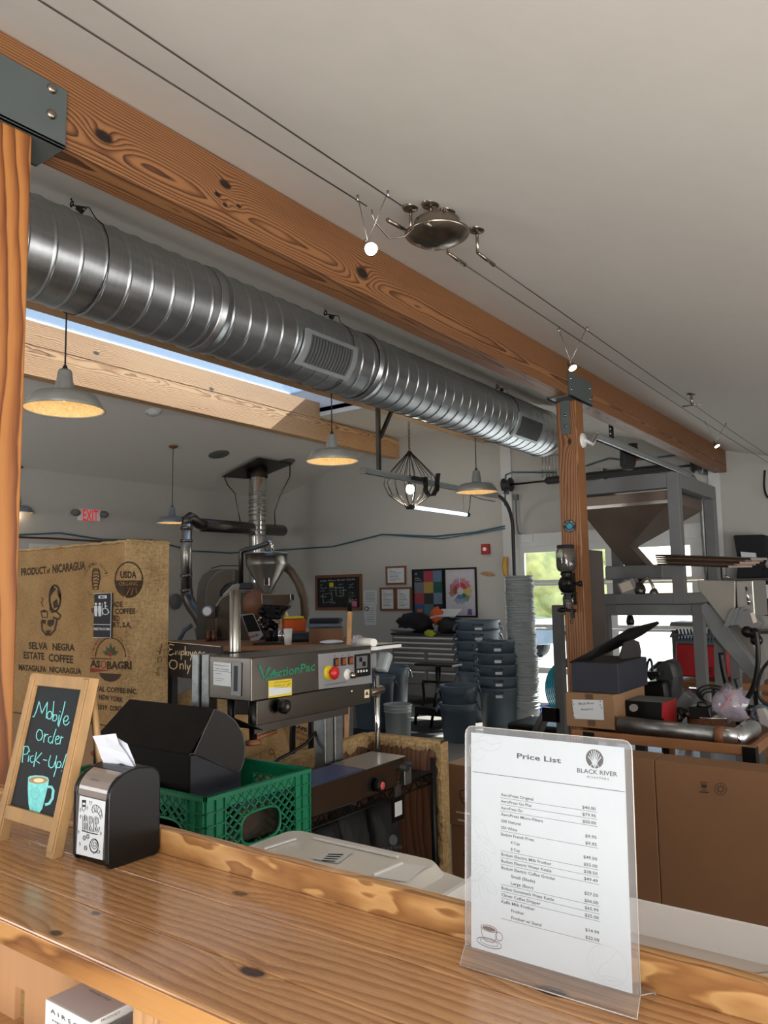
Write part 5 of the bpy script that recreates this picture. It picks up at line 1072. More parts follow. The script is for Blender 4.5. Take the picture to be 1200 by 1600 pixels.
# big burlap-wrapped wall panel with sack prints
bw = thing('burlap_wrapped_box', 'tall box wrapped in printed burlap coffee sacks behind the chalkboard', 'box', (2.85, 4.5, .86))
BX, BY = 2.7, at(195, 843, X=2.7).y; bt = at(195, 846, X=2.7).z; xr_ = at(265, 849, Y=BY).x; bz0 = at(165, 1134, X=BX).z
b = MB(); n = 30
MB().box((BX, BY, bz0), (xr_, 5.3, bt)).build('sack_wrap', M['burlap'], bw, .012)
MB().box((BX+.002, BY-.006, bz0), (xr_-.004, BY+.004, bt+.004)).build('side_wrap', M['burlap2'], bw, .008)
b = MB(); b.tube([(BX, BY+.0+i*.05, bt+.004*math.sin(i*2.1)) for i in range(29)], .009, 6); b.tube([(BX+.01+i*.02, BY-.004, bt+.006+.003*math.sin(i*3)) for i in range(int((xr_-BX)/.02)+1)], .009, 6); b.build('frayed_edge', M['burlap2'], bw)
def fB(x, y):
    p = at(x, y, X=BX-.0015)
    return p if p.y > BY else at(x, y, Y=BY-.0075)
L4 = lambda x, y: (x/3.636, 830+y/3.636)
def L4l(p): return [L4(*q) for q in p]
MB().text('PRODUCT', L4(120, 252), L4(262, 240), 11.5, fB, bold=.035).build('stencil_word', M['bagink'], bw); MB().text('of', L4(266, 240), L4(284, 236), 8, fB, bold=.035).build('stencil_word', M['bagink'], bw); MB().text('NICARAGUA', L4(298, 238), L4(484, 215), 13, fB, bold=.035).build('stencil_word', M['bagink'], bw)
MB().text('SELVA', L4(162, 668), L4(270, 672), 11, fB, bold=.035).build('stencil_word', M['bagink'], bw); MB().text('NEGRA', L4(298, 675), L4(424, 680), 11, fB, bold=.035).build('stencil_word', M['bagink'], bw); MB().text('ESTATE', L4(134, 722), L4(252, 730), 11, fB, bold=.035).build('stencil_word', M['bagink'], bw); MB().text('COFFEE', L4(276, 738), L4(416, 750), 12, fB, bold=.035).build('stencil_word', M['bagink'], bw)
MB().text('MATAGALPA', L4(106, 788), L4(262, 800), 9, fB, bold=.035).build('stencil_word', M['bagink'], bw); MB().text('NICARAGUA', L4(280, 800), L4(462, 812), 9, fB, bold=.035).build('stencil_word', M['bagink'], bw)
MB().text('ADE', L4(640, 430), L4(696, 430), 8.5, fB, bold=.035).build('stencil_word', M['bagink'], bw); MB().text('COFFEE', L4(652, 470), L4(768, 468), 8.5, fB, bold=.035).build('stencil_word', M['bagink'], bw); MB().text('ER', L4(520, 462), L4(545, 462), 7, fB, bold=.035).build('stencil_word', M['bagink'], bw); MB().text('FIED', L4(634, 508), L4(680, 510), 8.5, fB, bold=.035).build('stencil_word', M['bagink'], bw); MB().text('CERT, S.A.', L4(604, 545), L4(745, 545), 8, fB, bold=.035).build('stencil_word', M['bagink'], bw)
MB().text('ROYAL COFFEE INC.', L4(500, 905), L4(780, 925), 8, fB, bold=.035).build('stencil_word', M['bagink'], bw); MB().text('NEW YORK', L4(562, 955), L4(697, 972), 8, fB, bold=.035).build('stencil_word', M['bagink'], bw); MB().text('1-E2019', L4(520, 1008), L4(608, 1016), 7.5, fB, bold=.035).build('stencil_word', M['bagink'], bw); MB().text('CONT', L4(624, 1018), L4(690, 1024), 8, fB, bold=.035).build('stencil_word', M['bagink'], bw)
b = MB()                                   # roasted bean and steaming cup
b.ring(L4(312, 380), 8.5, 3, fB, ry=20); b.poly(L4l([(285, 330), (300, 312), (320, 330), (300, 350), (288, 370)]), fB); b.poly(L4l([(322, 330), (345, 350), (346, 400), (330, 370)]), fB); b.poly(L4l([(300, 400), (325, 385), (330, 430), (305, 440)]), fB); b.poly(L4l([(278, 400), (292, 410), (296, 450), (282, 455)]), fB)
b.line(L4l([(290, 460), (320, 455), (345, 480), (335, 500), (300, 490)]), 3, fB); b.line(L4l([(232, 455), (250, 448), (270, 455), (268, 490), (240, 490), (232, 455)]), 1.8, fB); b.poly(L4l([(236, 452), (266, 452), (262, 462), (240, 462)]), fB); b.line(L4l([(235, 375), (245, 390), (235, 405), (245, 430)]), 1.4, fB)
b.poly(L4l([(235, 500), (262, 505), (258, 530), (240, 520)]), fB); b.poly(L4l([(270, 505), (310, 500), (305, 530), (285, 545), (268, 530)]), fB); b.line(L4l([(236, 510), (240, 560), (262, 590), (285, 590), (312, 560), (324, 500)]), 2.6, fB); b.poly(L4l([(260, 565), (290, 562), (280, 590), (262, 592)]), fB)
b.build('bean_print', M['bagink'], bw)
b = MB(); c = L4(545, 275); arc_text(b, 'CERTIFIED ORGANIC', c, 15.5, 4.5, math.radians(192), math.radians(350), fB, Vector((0, 0, 0)), ry=23); arc_text(b, 'MAYA CERT', c, 15.5, 4.5, math.radians(140), math.radians(40), fB, Vector((0, 0, 0)), ry=23)
b.line(L4l([(530, 215), (560, 215), (568, 260), (556, 330), (530, 332), (524, 270), (530, 215)]), 2.2, fB)
for k in range(6): b.line(L4l([(530+4*(k % 2), 228+k*18), (548, 222+k*18), (562-3*(k % 2), 232+k*18)]), 2, fB)
b.build('mayan_print', M['bagink'], bw)
b = MB(); c = L4(732, 276)
b.ring(c, 21.5, 2.2, fB, ry=27.5); b.text('USDA', (c[0]-13.5, c[1]-3), (c[0]+12, c[1]-3), 10.5, fB, bold=.04)

for k in range(21):
    xx = -20+2*k; hh = 26.5*(1-(xx/20.6)**2)**.5 if abs(xx) < 20.5 else 2; b.line([(c[0]+xx, c[1]+1), (c[0]+xx, c[1]+hh*.5), (c[0]+xx, c[1]+hh)], 2.1, fB)
b.build('usda_print', M['bagink'], bw)
b = MB(); L5 = lambda x, y: fB(x, y)+Vector((-.002, -.002, 0))
b.text('ORGANIC', (c[0]-15, c[1]+9), (c[0]+15, c[1]+9), 6.5, L5)
for k in range(4): b.line([(c[0]-12+9*k-k, c[1]+25-abs(k-1.5)*2), (c[0]-1+4*k, c[1]+12)], 1.0, L5)
b.build('usda_lines', M['burlap'], bw)
b = MB(); c = L4(628, 715); arc_text(b, 'CERTIFIED FAIRTRADE COFFEE', c, 27, 3.4, math.radians(165), math.radians(372), fB, Vector((0, 0, 0)), ry=33); b.poly(L4l([(512, 775), (630, 792), (750, 778), (750, 800), (630, 818), (512, 802)]), fB); b.build('emblem_red', M['redink'], bw)
b = MB(); b.ring(c, 23.5, 1.6, fB, ry=30, a0=math.pi, a1=2*math.pi); b.poly(L4l([(562, 805), (690, 812), (675, 838), (650, 852), (625, 856), (595, 848), (572, 828)]), fB); b.line(L4l([(514, 722), (630, 726), (748, 722)]), 1.4, fB); b.text('AS', L4(512, 768), L4(570, 776), 11, fB, bold=.05); b.text('BAGRI', L4(606, 782), L4(748, 782), 12, fB, bold=.05); b.build('emblem_text', M['bagink'], bw)
b = MB(); b.ring(L4(588, 758), 3.5, 1.6, fB, ry=5.5); b.build('emblem_bean', M['redink'], bw)
b = MB()
for a_, l in ((-90, 1), (-125, .9), (-55, .9), (-160, .95), (-20, .95)):
    a_ = math.radians(a_); q = L4(628, 705); tip = (q[0]+14*l*math.cos(a_), q[1]+20*l*math.sin(a_)); m1 = (q[0]+8*math.cos(a_-.35), q[1]+10*math.sin(a_-.35)); m2 = (q[0]+8*math.cos(a_+.35), q[1]+10*math.sin(a_+.35)); b.poly([q, m1, tip, m2], fB)
b.build('emblem_leaf', M['greenink'], bw)
b = MB()
for q in ((620, 690), (634, 694), (626, 704)): b.disc(L4(*q), 2.2, fB, Vector((-.002, 0, 0)), n=10)
b.build('emblem_berry', M['redink'], bw)
b = MB(); fs = pl((0, BY-.0085, 0), (0, 1, 0)); b.line(L4l([(890, 820), (900, 770), (905, 820), (880, 800)]), 1.2, fs); b.line(L4l([(895, 720), (915, 710), (918, 740), (898, 745), (895, 720)]), 1.2, fs); b.line(L4l([(892, 680), (915, 690), (905, 700), (920, 640)]), 1.2, fs); b.build('side_scribble', M['bagink'], bw)
# cardboard below
t = thing('cardboard_box', 'large cardboard box carrying the burlap-wrapped box', 'box', (2.85, 4.5, 0)); MB().box((BX+.01, BY+.01, 0), (xr_, 5.2, bz0-.004)).build('carton', M['card'], t, .004)
b = MB(); fc = pl((BX+.008, 0, 0), (1, 0, 0)); b.disc((145, 1177), 3.5, fc, ry=4); b.build('red_mark', M['redink'], t)
b = MB(); b.line([(146, 1181), (150, 1189), (156, 1184)], 2, fc); b.build('ink_mark', M['ink'], t)
# restroom sign
rs = thing('restroom_sign', 'black and white restrooms sign mounted on the burlap', 'sign', tuple(at(160, 960, X=2.69)))
fr = pl((BX-.012, 0, 0), (1, 0, 0)); lr = Vector((-.001, 0, 0))
MB().prism([fr(*p) for p in ((147.5, 927.5), (174.3, 926.5), (173, 996.5), (145.5, 996))], (.010, 0, 0)).build('sign_plate', M['ink'], rs, .001)
b = MB(); b.line([(147.6, 927.6), (174.3, 926.6), (173, 996.4), (145.6, 996)], .9, fr, lr); b.line([(146, 975.5), (173.5, 976)], .9, fr, lr); b.poly([(154, 930.5), (167, 930.2), (167, 935), (154, 935.2)], fr, lr)
for x in (150, 156):
    b.disc((x, 943.5), 2.0, fr, lr, n=12); b.poly([(x-2.4, 946.5), (x+2.4, 946.5), (x+2.6, 954), (x+1.8, 963), (x-1.8, 963), (x-2.6, 954)], fr, lr)
b.line([(160, 942), (159.6, 962)], .8, fr, lr); b.disc((164.5, 942), 1.7, fr, lr, n=12); b.line([(164.5, 944), (164.7, 951), (168, 951.5), (170.5, 957.5)], 1.6, fr, lr); b.line([(164.6, 947), (168, 947.3)], 1.1, fr, lr); b.ring((165, 955), 4.6, 1.1, fr, lr, ry=5.4, a0=-.2, a1=4.2)
b.text('RESTROOMS', (147, 984.5), (172.3, 984.8), 4, fr, lr, bold=.02); b.build('sign_print', M['paper'], rs)
b = MB(); b.poly([(156, 932.9), (159.5, 931), (159.5, 934.7)], fr, lr*2); b.poly([(159, 932.2), (164.5, 932.2), (164.5, 933.6), (159, 933.6)], fr, lr*2); b.build('arrow', M['ink'], rs)
# employees only sign
es = thing('employees_sign', 'dark brown Employees Only sign partly behind the sealer upright', 'sign', tuple(at(285, 1030, X=xr_)))
fe = pl((xr_+.004, 0, 0), (1, 0, 0)); le = Vector((-.0015, 0, 0))
q = [fe(262, 1002), fe(345, 1010), fe(345, 1066), fe(262, 1056)]; MB().prism(q, (.02, 0, 0)).build('sign_board', P('sign_brown', (40, 32, 30), .6), es)
b = MB(); b.line([(262.3, 1002.5), (345, 1010.5)], 1, fe, le)
S = lambda pts, w=1.5: b.line([(260+x/3.5, 1000+y/3.5) for x, y in pts], w, fe, le)
S([(42, 28), (22, 22), (10, 34), (20, 50), (34, 50), (18, 54), (8, 72), (22, 84), (42, 74)], 1.7)
S([(50, 80), (52, 56), (54, 80), (62, 58), (66, 80), (74, 58), (76, 82)]); S([(84, 60), (82, 108)]); S([(84, 62), (96, 60), (98, 78), (84, 82)]); S([(104, 34), (104, 84)]); S([(112, 64), (108, 80), (122, 84), (124, 66), (112, 64)]); S([(130, 64), (136, 84)]); S([(146, 64), (132, 112)]); S([(154, 76), (168, 72), (160, 62), (152, 74), (156, 88), (170, 84)]); S([(178, 76), (192, 72), (184, 62), (176, 74), (180, 88), (194, 84)]); S([(212, 66), (200, 68), (210, 80), (198, 90)])
S([(50, 112), (28, 110), (16, 130), (22, 150), (42, 160), (58, 148), (60, 126), (50, 112)], 1.7); S([(76, 160), (76, 128)]); S([(77, 136), (88, 128), (94, 140), (94, 160)]); S([(104, 110), (106, 162)]); S([(114, 136), (120, 160)]); S([(132, 136), (116, 186)])
b.build('sign_lettering', M['cream'], es)
MB().box((xr_+.02, at(262, 1030, X=xr_).y-.02, 0), (xr_+.06, at(262, 1030, X=xr_).y+.02, at(262, 1004, X=xr_).z)).build('sign_post', M['blackm'], es)
# coffee sacks behind the sealer
def sack(name, c, r, rot, mat, lab, seed, tie=False, cat='sack'):
    random.seed(seed); t = thing(name, lab, cat, (c[0], c[1], 0)); ph = [random.uniform(0, 6) for _ in range(6)]
    def f(u, v):
        a = 2*math.pi*u; e = .62; cu = math.copysign(abs(math.cos(a))**e, math.cos(a)); su = math.copysign(abs(math.sin(a))**e, math.sin(a))
        prof_ = (1-abs(2*v-1)**3.2)**.5 if 0 < v < 1 else 0
        wr = 1+.035*math.sin(5*a+ph[0]+4*v)+.03*math.sin(9*a+ph[1])*v+.025*math.sin(13*v+ph[2]+2*a)
        x, y = r[0]*cu*prof_*wr, r[1]*su*prof_*wr; z = r[2]*2*v
        return (c[0]+x*math.cos(rot)-y*math.sin(rot), c[1]+x*math.sin(rot)+y*math.cos(rot), c[2]+z)
    b = MB(); b.sheet(f, 40, 24); b.build('filled_sack', mat, t); return t
c1 = at(402, 1165, d=4.6); c2 = at(474, 1150, d=4.9); c3 = at(312, 1110, d=5.0)
s1 = sack('coffee_sack', (c1.x, c1.y, .0), (.20, .205, .43), YAW, M['jute'], 'plain brown coffee sack with a seam, left of the printed sack', 1)
fk = pl(tuple(Vector((c1.x, c1.y, 0))-FH*.215), tuple(FH)); b = MB(); b.line([(413, 1140), (408, 1160), (407, 1186)], .8, fk); b.ring((424, 1175), 4, 1, fk); b.line([(428, 1177), (432, 1188)], 1, fk); b.build('seam_and_mark', M['bagink'], s1)
s2 = sack('coffee_sack', (c2.x, c2.y, .0), (.16, .145, .455), YAW, M['jute'], 'pale coffee sack printed with black letters, right of the plain sack', 2)
fk = pl(tuple(Vector((c2.x, c2.y, 0))-FH*.175), tuple(FH)); b = MB(); b.text('CAFE DE', (458, 1135), (494, 1150), 6, fk, bold=.04); b.text('ORGANIC', (460, 1144), (486, 1154), 4.5, fk); b.text('GREEN', (463, 1155), (486, 1161), 5, fk); b.text('ART', (468, 1163), (480, 1167), 4, fk); b.text('FAIRTRADE', (459, 1171), (483, 1172), 4, fk); b.build('sack_print', M['ink'], s2)
s3 = sack('coffee_sack', (c3.x, c3.y, .0), (.24, .23, .50), YAW, M['burlap2'], 'rough burlap sack beneath the Employees Only sign', 3)
s4 = sack('folded_sack', tuple(at(372, 1128, d=4.3)-Vector((0, 0, .2))), (.10, .16, .12), YAW+.1, M['jute'], 'loose sack mouth drooping in front of the brown sack', 9)
t = thing('hand_truck', 'black hand truck standing in front of the printed sack', 'hand truck', tuple(at(465, 1190, d=4.35)))
b = MB(); d_ = 4.3; b.tube([Vector((at(456, 1250, d=d_).x, at(456, 1250, d=d_).y, 0)), at(457, 1150, d=d_), at(458, 1130, d=d_), at(463, 1124, d=d_), at(480, 1120, d=d_), at(486, 1124, d=d_), at(486, 1150, d=d_), Vector((at(484, 1250, d=d_).x, at(484, 1250, d=d_).y, 0))], .017, 8); b.build('tube_frame', M['black'], t)
b = MB(); b.cyl(at(464, 1124, d=d_), at(480, 1120, d=d_), .022); b.build('hand_grip', M['nickel'], t)
# UPS boxes and big carton to the right
ux = 3.2; q = at(692, 1193, X=ux); yA = q.y-.0
def carton(name, x0, x1, y0, y1, z0, z1, mat, lab, grp=None):
    t = thing(name, lab, 'box', ((x0+x1)/2, (y0+y1)/2, z0), group=grp); MB().box((x0, y0, z0), (x1, y1, z1)).build('carton', mat, t, .003); return t
zb1 = at(700, 1287, X=ux).z
t = carton('shipping_box', ux, ux+.36, yA-.5, yA, zb1, q.z, M['card2'], 'upper brown shipping box left of the price list')
fu = pl((ux-.002, 0, 0), (1, 0, 0)); b = MB()
def shield(b, cx_, cy_, f):
    b.line([(cx_-8, cy_-10), (cx_, cy_-12.5), (cx_+8, cy_-9), (cx_+8, cy_+2), (cx_+5, cy_+8), (cx_, cy_+12), (cx_-5, cy_+7), (cx_-8, cy_), (cx_-8, cy_-10)], 1.6, f); b.text('ups', (cx_-6, cy_+3), (cx_+6, cy_+4.5), 7, f)
shield(b, 727, 1246, fu); b.line([(714, 1268), (732, 1271), (731, 1282), (716, 1280)], 2, fu); b.build('shield_print', M['ink'], t)
b = MB(); b.poly([(713, 1267), (735, 1270.5), (735, 1273), (713, 1269.5)], fu, Vector((-.002, 0, 0))); b.poly([(716, 1279), (727, 1281), (727, 1284), (716, 1282)], fu, Vector((-.002, 0, 0))); b.build('torn_label', M['beige'], t)
b = MB(); b.box((ux+.01, yA-.49, q.z+.0005), (ux+.35, yA-.01, q.z+.0015)); b.build('top_flap', P('painted_sunlit_flap', (176, 152, 130), .8), t)  # paler flap colour paints sunlight on to the box top
t = carton('shipping_box', ux+.01, ux+.4, yA-.52, yA-.03, 0, zb1-.004, M['card2'], 'lower brown shipping box left of the price list')
b = MB(); shield(b, 733, 1338, pl((ux+.008, 0, 0), (1, 0, 0))); b.build('shield_print', M['ink'], t)
q1, q2 = at(690, 1288, X=ux), at(697, 1288, X=ux); o = MB().box((ux, q2.y, 0), (ux+.02, q1.y, zb1-.005)).build('foam_strip', M['white']); tag(o, 'white foam strip standing beside the lower shipping box', 'strip')
gx = 3.1; zt = at(980, 1183, X=gx).z; t = thing('large_flat_carton', 'very large brown carton behind the price list', 'box', (3.2, .6, 0)); ys = at(1025, 1250, X=gx).y
MB().box((gx, -.4, 0), (gx+.14, ys-.002, zt)).build('carton_panel', M['card2'], t, .002); MB().box((gx-.004, ys+.001, 0), (gx+.14, 1.52, zt+.002)).build('carton_panel', M['card2'], t, .002)
b = MB(); fg = pl((gx-.002, 0, 0), (1, 0, 0)); b.ring((1126, 1233), 9.3, .8, fg); b.ring((1126, 1233), 4.5, .7, fg)
for k in range(8): a_ = k*math.pi/4; b.line([(1126+3*math.cos(a_), 1233+3*math.sin(a_)), (1126+7.5*math.cos(a_), 1233+7.5*math.sin(a_))], .8, fg)
for k, (w_, hh) in enumerate(((12, .9), (10, 1.0), (9, 3.0), (5, .9), (8, .9), (15, 1.6))): b.line([(1100-w_/2, 1222+k*3.1), (1100+w_/2, 1222.8+k*3.1)], hh, fg)
b.build('carton_print', M['ink'], t)
# ================================================================ bins, pails and tool chest by the far wall
ORD = ['topmost', 'second', 'third', 'fourth', 'fifth', 'sixth', 'seventh', 'eighth', 'ninth', 'tenth', 'eleventh', 'twelfth', 'thirteenth', 'fourteenth', 'fifteenth', 'sixteenth', 'seventeenth', 'eighteenth', 'nineteenth', 'twentieth', 'twenty-first', 'twenty-second', 'twenty-third', 'twenty-fourth', 'twenty-fifth', 'twenty-sixth']
def make_bin(R, H, lab, group):
    t = thing('round_bin', lab, 'bin', (0, 0, 0), group=group); r0 = R*.80
    MB().lathe([(0, .0), (r0-.01, 0), (r0, .012), (R*.93, H*.80), (R*.955, H*.80), (R*.97, H*.93), (R*.985, H*.94), (R*1.03, H*.975), (R*1.03, H), (R*.96, H), (R*.9, H*.8), (r0-.012, .02), (0, .018)], n=36).build('bin_body', M['bin'], t)
    for s in (1, -1):
        b = MB(); b.tube([(s*R*.96, -.07, H*.93), (s*(R*1.06), -.06, H*.90), (s*(R*1.13), -.045, H*.80), (s*(R*1.13), .045, H*.80), (s*(R*1.06), .06, H*.90), (s*R*.96, .07, H*.93)], .011, 6); b.build('handle', M['bin'], t)
    return t
def bin_label(t, R, H, back=True):
    a0 = math.pi+math.atan2(t.location.y, t.location.x)-t.rotation_euler.z
    def f(x, y):
        a = a0+x; r = R*.965+.004; return Vector((r*math.cos(a), r*math.sin(a), H*.90+y)) if True else None
    b = MB(); b.text('BRUTE', (.26, 0), (-.26, 0), (0, .034), f, bold=.04); o = b.build('raised_lettering', M['ink'], None); o.parent = t
    b = MB(); r2 = R*.955+.006
    b.add([(r2*math.cos(a0+a), r2*math.sin(a0+a), H*.84+z) for a, z in ((.20, -.016), (-.14, -.016), (-.14, .014), (.20, .014))], [(0, 1, 2, 3)]); o = b.build('sticker', M['paper'], None); o.parent = t
def bin_stack(x, y, R, H, n, dz, labf, group, rot=0.0, lab_text=True):
    first = make_bin(R, H, 'x', group)
    for k in range(n):
        t = first if k == 0 else copy_tree(first)
        t.location = (x+random.uniform(-.008, .008), y+random.uniform(-.008, .008), k*dz); t.rotation_euler = (0, 0, rot+random.uniform(-.12, .12)); t['label'] = labf(n-1-k)
    if lab_text:
        for o in [c for c in COL.objects if c.get('group') == group and c.parent is None]: bin_label(o, R, H)
random.seed(21)
R1 = math.radians(-57)
bin_stack(7.28, 4.36, .205, .40, 2, .185, lambda i: ('upper' if i == 0 else 'lower')+' dark slate bin of the short pair left of the BRUTE stack', 'slate bins, short pair', R1, False)
bin_stack(7.80, 4.16, .222, .52, 5, .125, lambda i: ORD[i]+' dark slate BRUTE bin from the top of the middle nested stack', 'slate bins, middle stack', R1-.1)
bin_stack(8.62, 4.86, .27, .60, 6, .123, lambda i: ORD[i]+' dark slate bin from the top of the tall stack beside the tool chest', 'slate bins, tall stack', R1)
q = at(575, 1120, Z=0); bin_stack(7.45, 5.62, .26, .60, 1, .1, lambda i: 'dark blue bin partly hidden behind the sealer end', 'slate bin behind the sealer', R1, False)
q = at(600, 1105, Z=0); bin_stack(8.0, 5.75, .22, .66, 1, .1, lambda i: 'dark blue bin between the sealer end and the tool chest', 'slate bin by the tool chest', R1, False)
def make_pail(lab, group, h=.37, handle=True):
    t = thing('bucket', lab, 'bucket', (0, 0, 0), group=group); R = .152
    MB().lathe([(0, 0), (R*.86, 0), (R*.88, .01), (R*.955, h*.76), (R*1.01, h*.765), (R*1.01, h*.785), (R*.965, h*.79), (R*.97, h*.85), (R*1.03, h*.855), (R*1.03, h*.875), (R*.975, h*.88), (R*.98, h*.94), (R*1.05, h*.955), (R*1.05, h), (R*.98, h), (R*.955, h*.9), (R*.85, .02), (0, .02)], n=32).build('bucket_body', M['pail'], t)
    b = MB(); a = math.radians(8); b.tube([(R*1.03*math.cos(q), (R*1.03)*math.sin(q), h*.84-.11*math.sin(math.pi*(q+.15)/(math.pi+.3))) if True else 0 for q in [(-.15)+(math.pi+.3)*k/14 for k in range(15)]], .0028, 5); b.build('wire_handle', M['wire'], t)
    return t
NB = 24; first = make_pail('x', 'light grey buckets in the tall nested column')
for k in range(NB):
    t = first if k == 0 else copy_tree(first)
    z = k*.0595; t.location = (7.99-.05*(z/1.4), 3.92+.002*k*random.uniform(-.4, .6)+.004*(k % 2), z); t.rotation_euler = (0, random.uniform(-.008, .008), random.choice((-1.4, -2.2, 2.6, -.6, -2.0, 3.4))+random.uniform(-.4, .4))
    t['label'] = ORD[NB-1-k]+' light grey bucket from the top of the tall nested column'
p = make_pail('light grey bucket standing alone on the floor by the dark mat', 'single grey buckets', .36); p.location = (7.1, 5.03, .0); p.rotation_euler = (0, 0, -2.4); del p['group']
o = MB().box((6.3, 4.7, .0005), (8.2, 5.9, .012)).build('floor_mat', M['rubber'], bevel=.004); tag(o, 'dark rubber mat on the concrete floor in front of the tool chest', 'mat')
# tool chest
cA, cB = at(612, 992, X=9.2), at(724, 990, X=9.2); tx = 9.2
tc = thing('tool_chest', 'grey steel tool chest with rows of long drawer pulls', 'tool chest', (tx+.25, (cA.y+cB.y)/2, 0))
zT = cA.z; y1, y0 = cA.y, cB.y
MB().box((tx+.01, y0, .12), (tx+.6, y1, zT)).build('cabinet', M['chest'], tc, .006)
MB().box((tx-.01, y0-.01, zT), (tx+.62, y1+.01, zT+.03)).build('top_mat', M['rubber'], tc, .006)
rows_ = [0, .085, .17, .255, .34, .43, .57, .80]
HH = zT-.14
for i in range(len(rows_)-1):
    za, zb_ = zT-.01-HH*rows_[i], zT-.01-HH*rows_[i+1]
    parts = [(y0+.02, y1-.02)] if i < 3 else [(y0+.02, y0+(y1-y0)*.5-.005), (y0+(y1-y0)*.5+.005, y1-.02)]
    for a_, c_ in parts:
        d_ = MB().box((tx-.006, a_, zb_+.006), (tx+.02, c_, za-.004)).build('drawer', M['chest'], tc, .003)
        MB().box((tx-.026, a_+.03, za-.034), (tx-.006, c_-.03, za-.014)).build('drawer_pull', M['trim'], d_, .003)
MB().box((tx-.006, y0+.02, .14), (tx+.02, y1-.02, zT-.02-HH*.80)).build('drawer', M['chest'], tc, .003)
for y in (y0+.1, y1-.1): MB().cyl((tx+.1, y-.02, .06), (tx+.1, y+.02, .06), .06, n=16).build('caster', M['rubber'], tc)
MB().box((tx-.012, y0-.0, .14), (tx+.02, y0+.045, zT)).build('side_handle', M['trim'], tc, .003)
random.seed(31); zt2 = zT+.03
def heap(name, px, z, r, mat, lab, cat, seed, X=9.4, noise_=.22):
    random.seed(seed); q = at(*px, X=X); o = MB().ball((X, q.y, z), r, 16, 9, noise_).build(name, mat); tag(o, lab, cat); o.location = (0, 0, 0); return o
heap('crumpled_jacket', (650, 976), zt2+.13, (.16, .30, .15), M['cloth'], 'black crumpled jacket on the tool chest', 'jacket', 1)
heap('orange_rag', (683, 972), zt2+.24, (.05, .10, .12), M['orangecloth'], 'orange cloth draped on the black jacket', 'cloth', 2, 9.32)
heap('grey_cloth', (634, 988), zt2+.035, (.12, .22, .04), M['greycloth'], 'pale crumpled cloth at the left end of the tool chest', 'cloth', 3, 9.33)
heap('dark_bag', (706, 981), zt2+.10, (.16, .20, .13), M['greycard'], 'dark grey bag at the right end of the tool chest', 'bag', 4, 9.4)
heap('lime_rag', (672, 993), zt2-.0, (.03, .09, .05), M['lime'], 'lime green rag hanging over the tool chest edge', 'cloth', 5, 9.19)
heap('black_roll', (636, 981), zt2+.09, (.05, .10, .04), M['cloth'], 'black rolled cloth above the pale cloth', 'cloth', 6, 9.36, .08)
random.seed(8)
for k in range(4):
    q = at(700-k*4, 966+k*1.3, X=9.35); o = MB().obox((9.35+.02*k, q.y, zt2+.245+.012*(3-k)), Vector((.9, .15*k, .42)).normalized(), Vector((-.15*k, 1, 0)).normalized(), Vector((-.42, 0, .9)).normalized(), (-.1, .12), (-.17, .17), (0, .004)).build('paper_sheet', M['paper']); tag(o, ['topmost white paper sheet on the heap above the tool chest', 'second white paper sheet under the top one on the tool chest heap', 'third white paper sheet down on the tool chest heap', 'lowest white paper sheet of the tool chest heap'][k], 'paper')
# black stool
t = thing('work_stool', 'black tubular stool in front of the tool chest', 'stool', tuple(at(676, 1140, Z=0)))
sx_, sy_ = t.location.x+.15, t.location.y; b = MB()
zs = at(676, 1036, X=sx_).z; b.box((sx_-.12, sy_-.26, zs-.03), (sx_+.12, sy_+.26, zs)); b.build('seat_bar', M['black'], t, .01)
for s in (-1, 1):
    MB().tube([(sx_, sy_+.02*s, zs), (sx_+.02*s, sy_+.03*s, .45), (sx_-.1*s, sy_+.06*s, .0)], .017, 8).build('leg', M['black'], t)
MB().tube([(sx_+.0, sy_+.16, .52), (sx_, sy_+.22, .5), (sx_, sy_+.2, .3), (sx_-.02, sy_+.32, .1), (sx_, sy_+.34, 0)], .018, 8).build('curved_leg', M['black'], t)
MB().tube([(sx_, sy_+.22, .52), (sx_, sy_-.22, .52)], .016, 8).build('cross_bar', M['black'], t)
b = MB(); b.box((sx_-.15, sy_-.2, .15), (sx_+.2, sy_+.25, .24)); b.build('lower_tray', M['black'], t, .01)
# ================================================================ pictures on the east wall
def frame_on(X, q, wf, matf, mats, name, lab, cat='picture', depth=.025):
    """q: pixel corners TL TR BR BL of a flat frame hanging on the wall"""
    f = pl((X, 0, 0), (1, 0, 0)); P_ = [f(*p) for p in q]; y1, y0, z1, z0 = max(p.y for p in P_), min(p.y for p in P_), sum(P_[i].z for i in (0, 1))/2, sum(P_[i].z for i in (2, 3))/2
    t = thing(name, lab, cat, (X, (y0+y1)/2, z0))
    for a, c_ in (((X-depth, y0, z0), (X, y1, z0+wf)), ((X-depth, y0, z1-wf), (X, y1, z1)), ((X-depth, y0, z0+wf), (X, y0+wf, z1-wf)), ((X-depth, y1-wf, z0+wf), (X, y1, z1-wf))): MB().box(a, c_).build('frame_side', matf, t, .002)
    pg = MB().box((X-.01, y0+wf, z0+wf), (X-.002, y1-wf, z1-wf)).build('sheet', mats, t); return t, pg, (y1-wf, y0+wf, z1-wf, z0+wf)
XW = 9.995; off = Vector((-.003, 0, 0))
t, pg, R_ = frame_on(XW, [(494, 897), (566, 899), (566, 953), (494, 954)], .045, M['bronze'], M['chalkb'], 'wall_chalkboard', 'wood framed chalkboard covered with faint writing on the far wall', 'chalkboard')
uvb = lambda u, v: Vector((XW-.0115, R_[0]+(R_[1]-R_[0])*u, R_[2]+(R_[3]-R_[2])*v))
b = MB(); random.seed(4); b.text('Cafe Menu Brew Guide', (.07, .13), (.9, .10), .06, uvb)
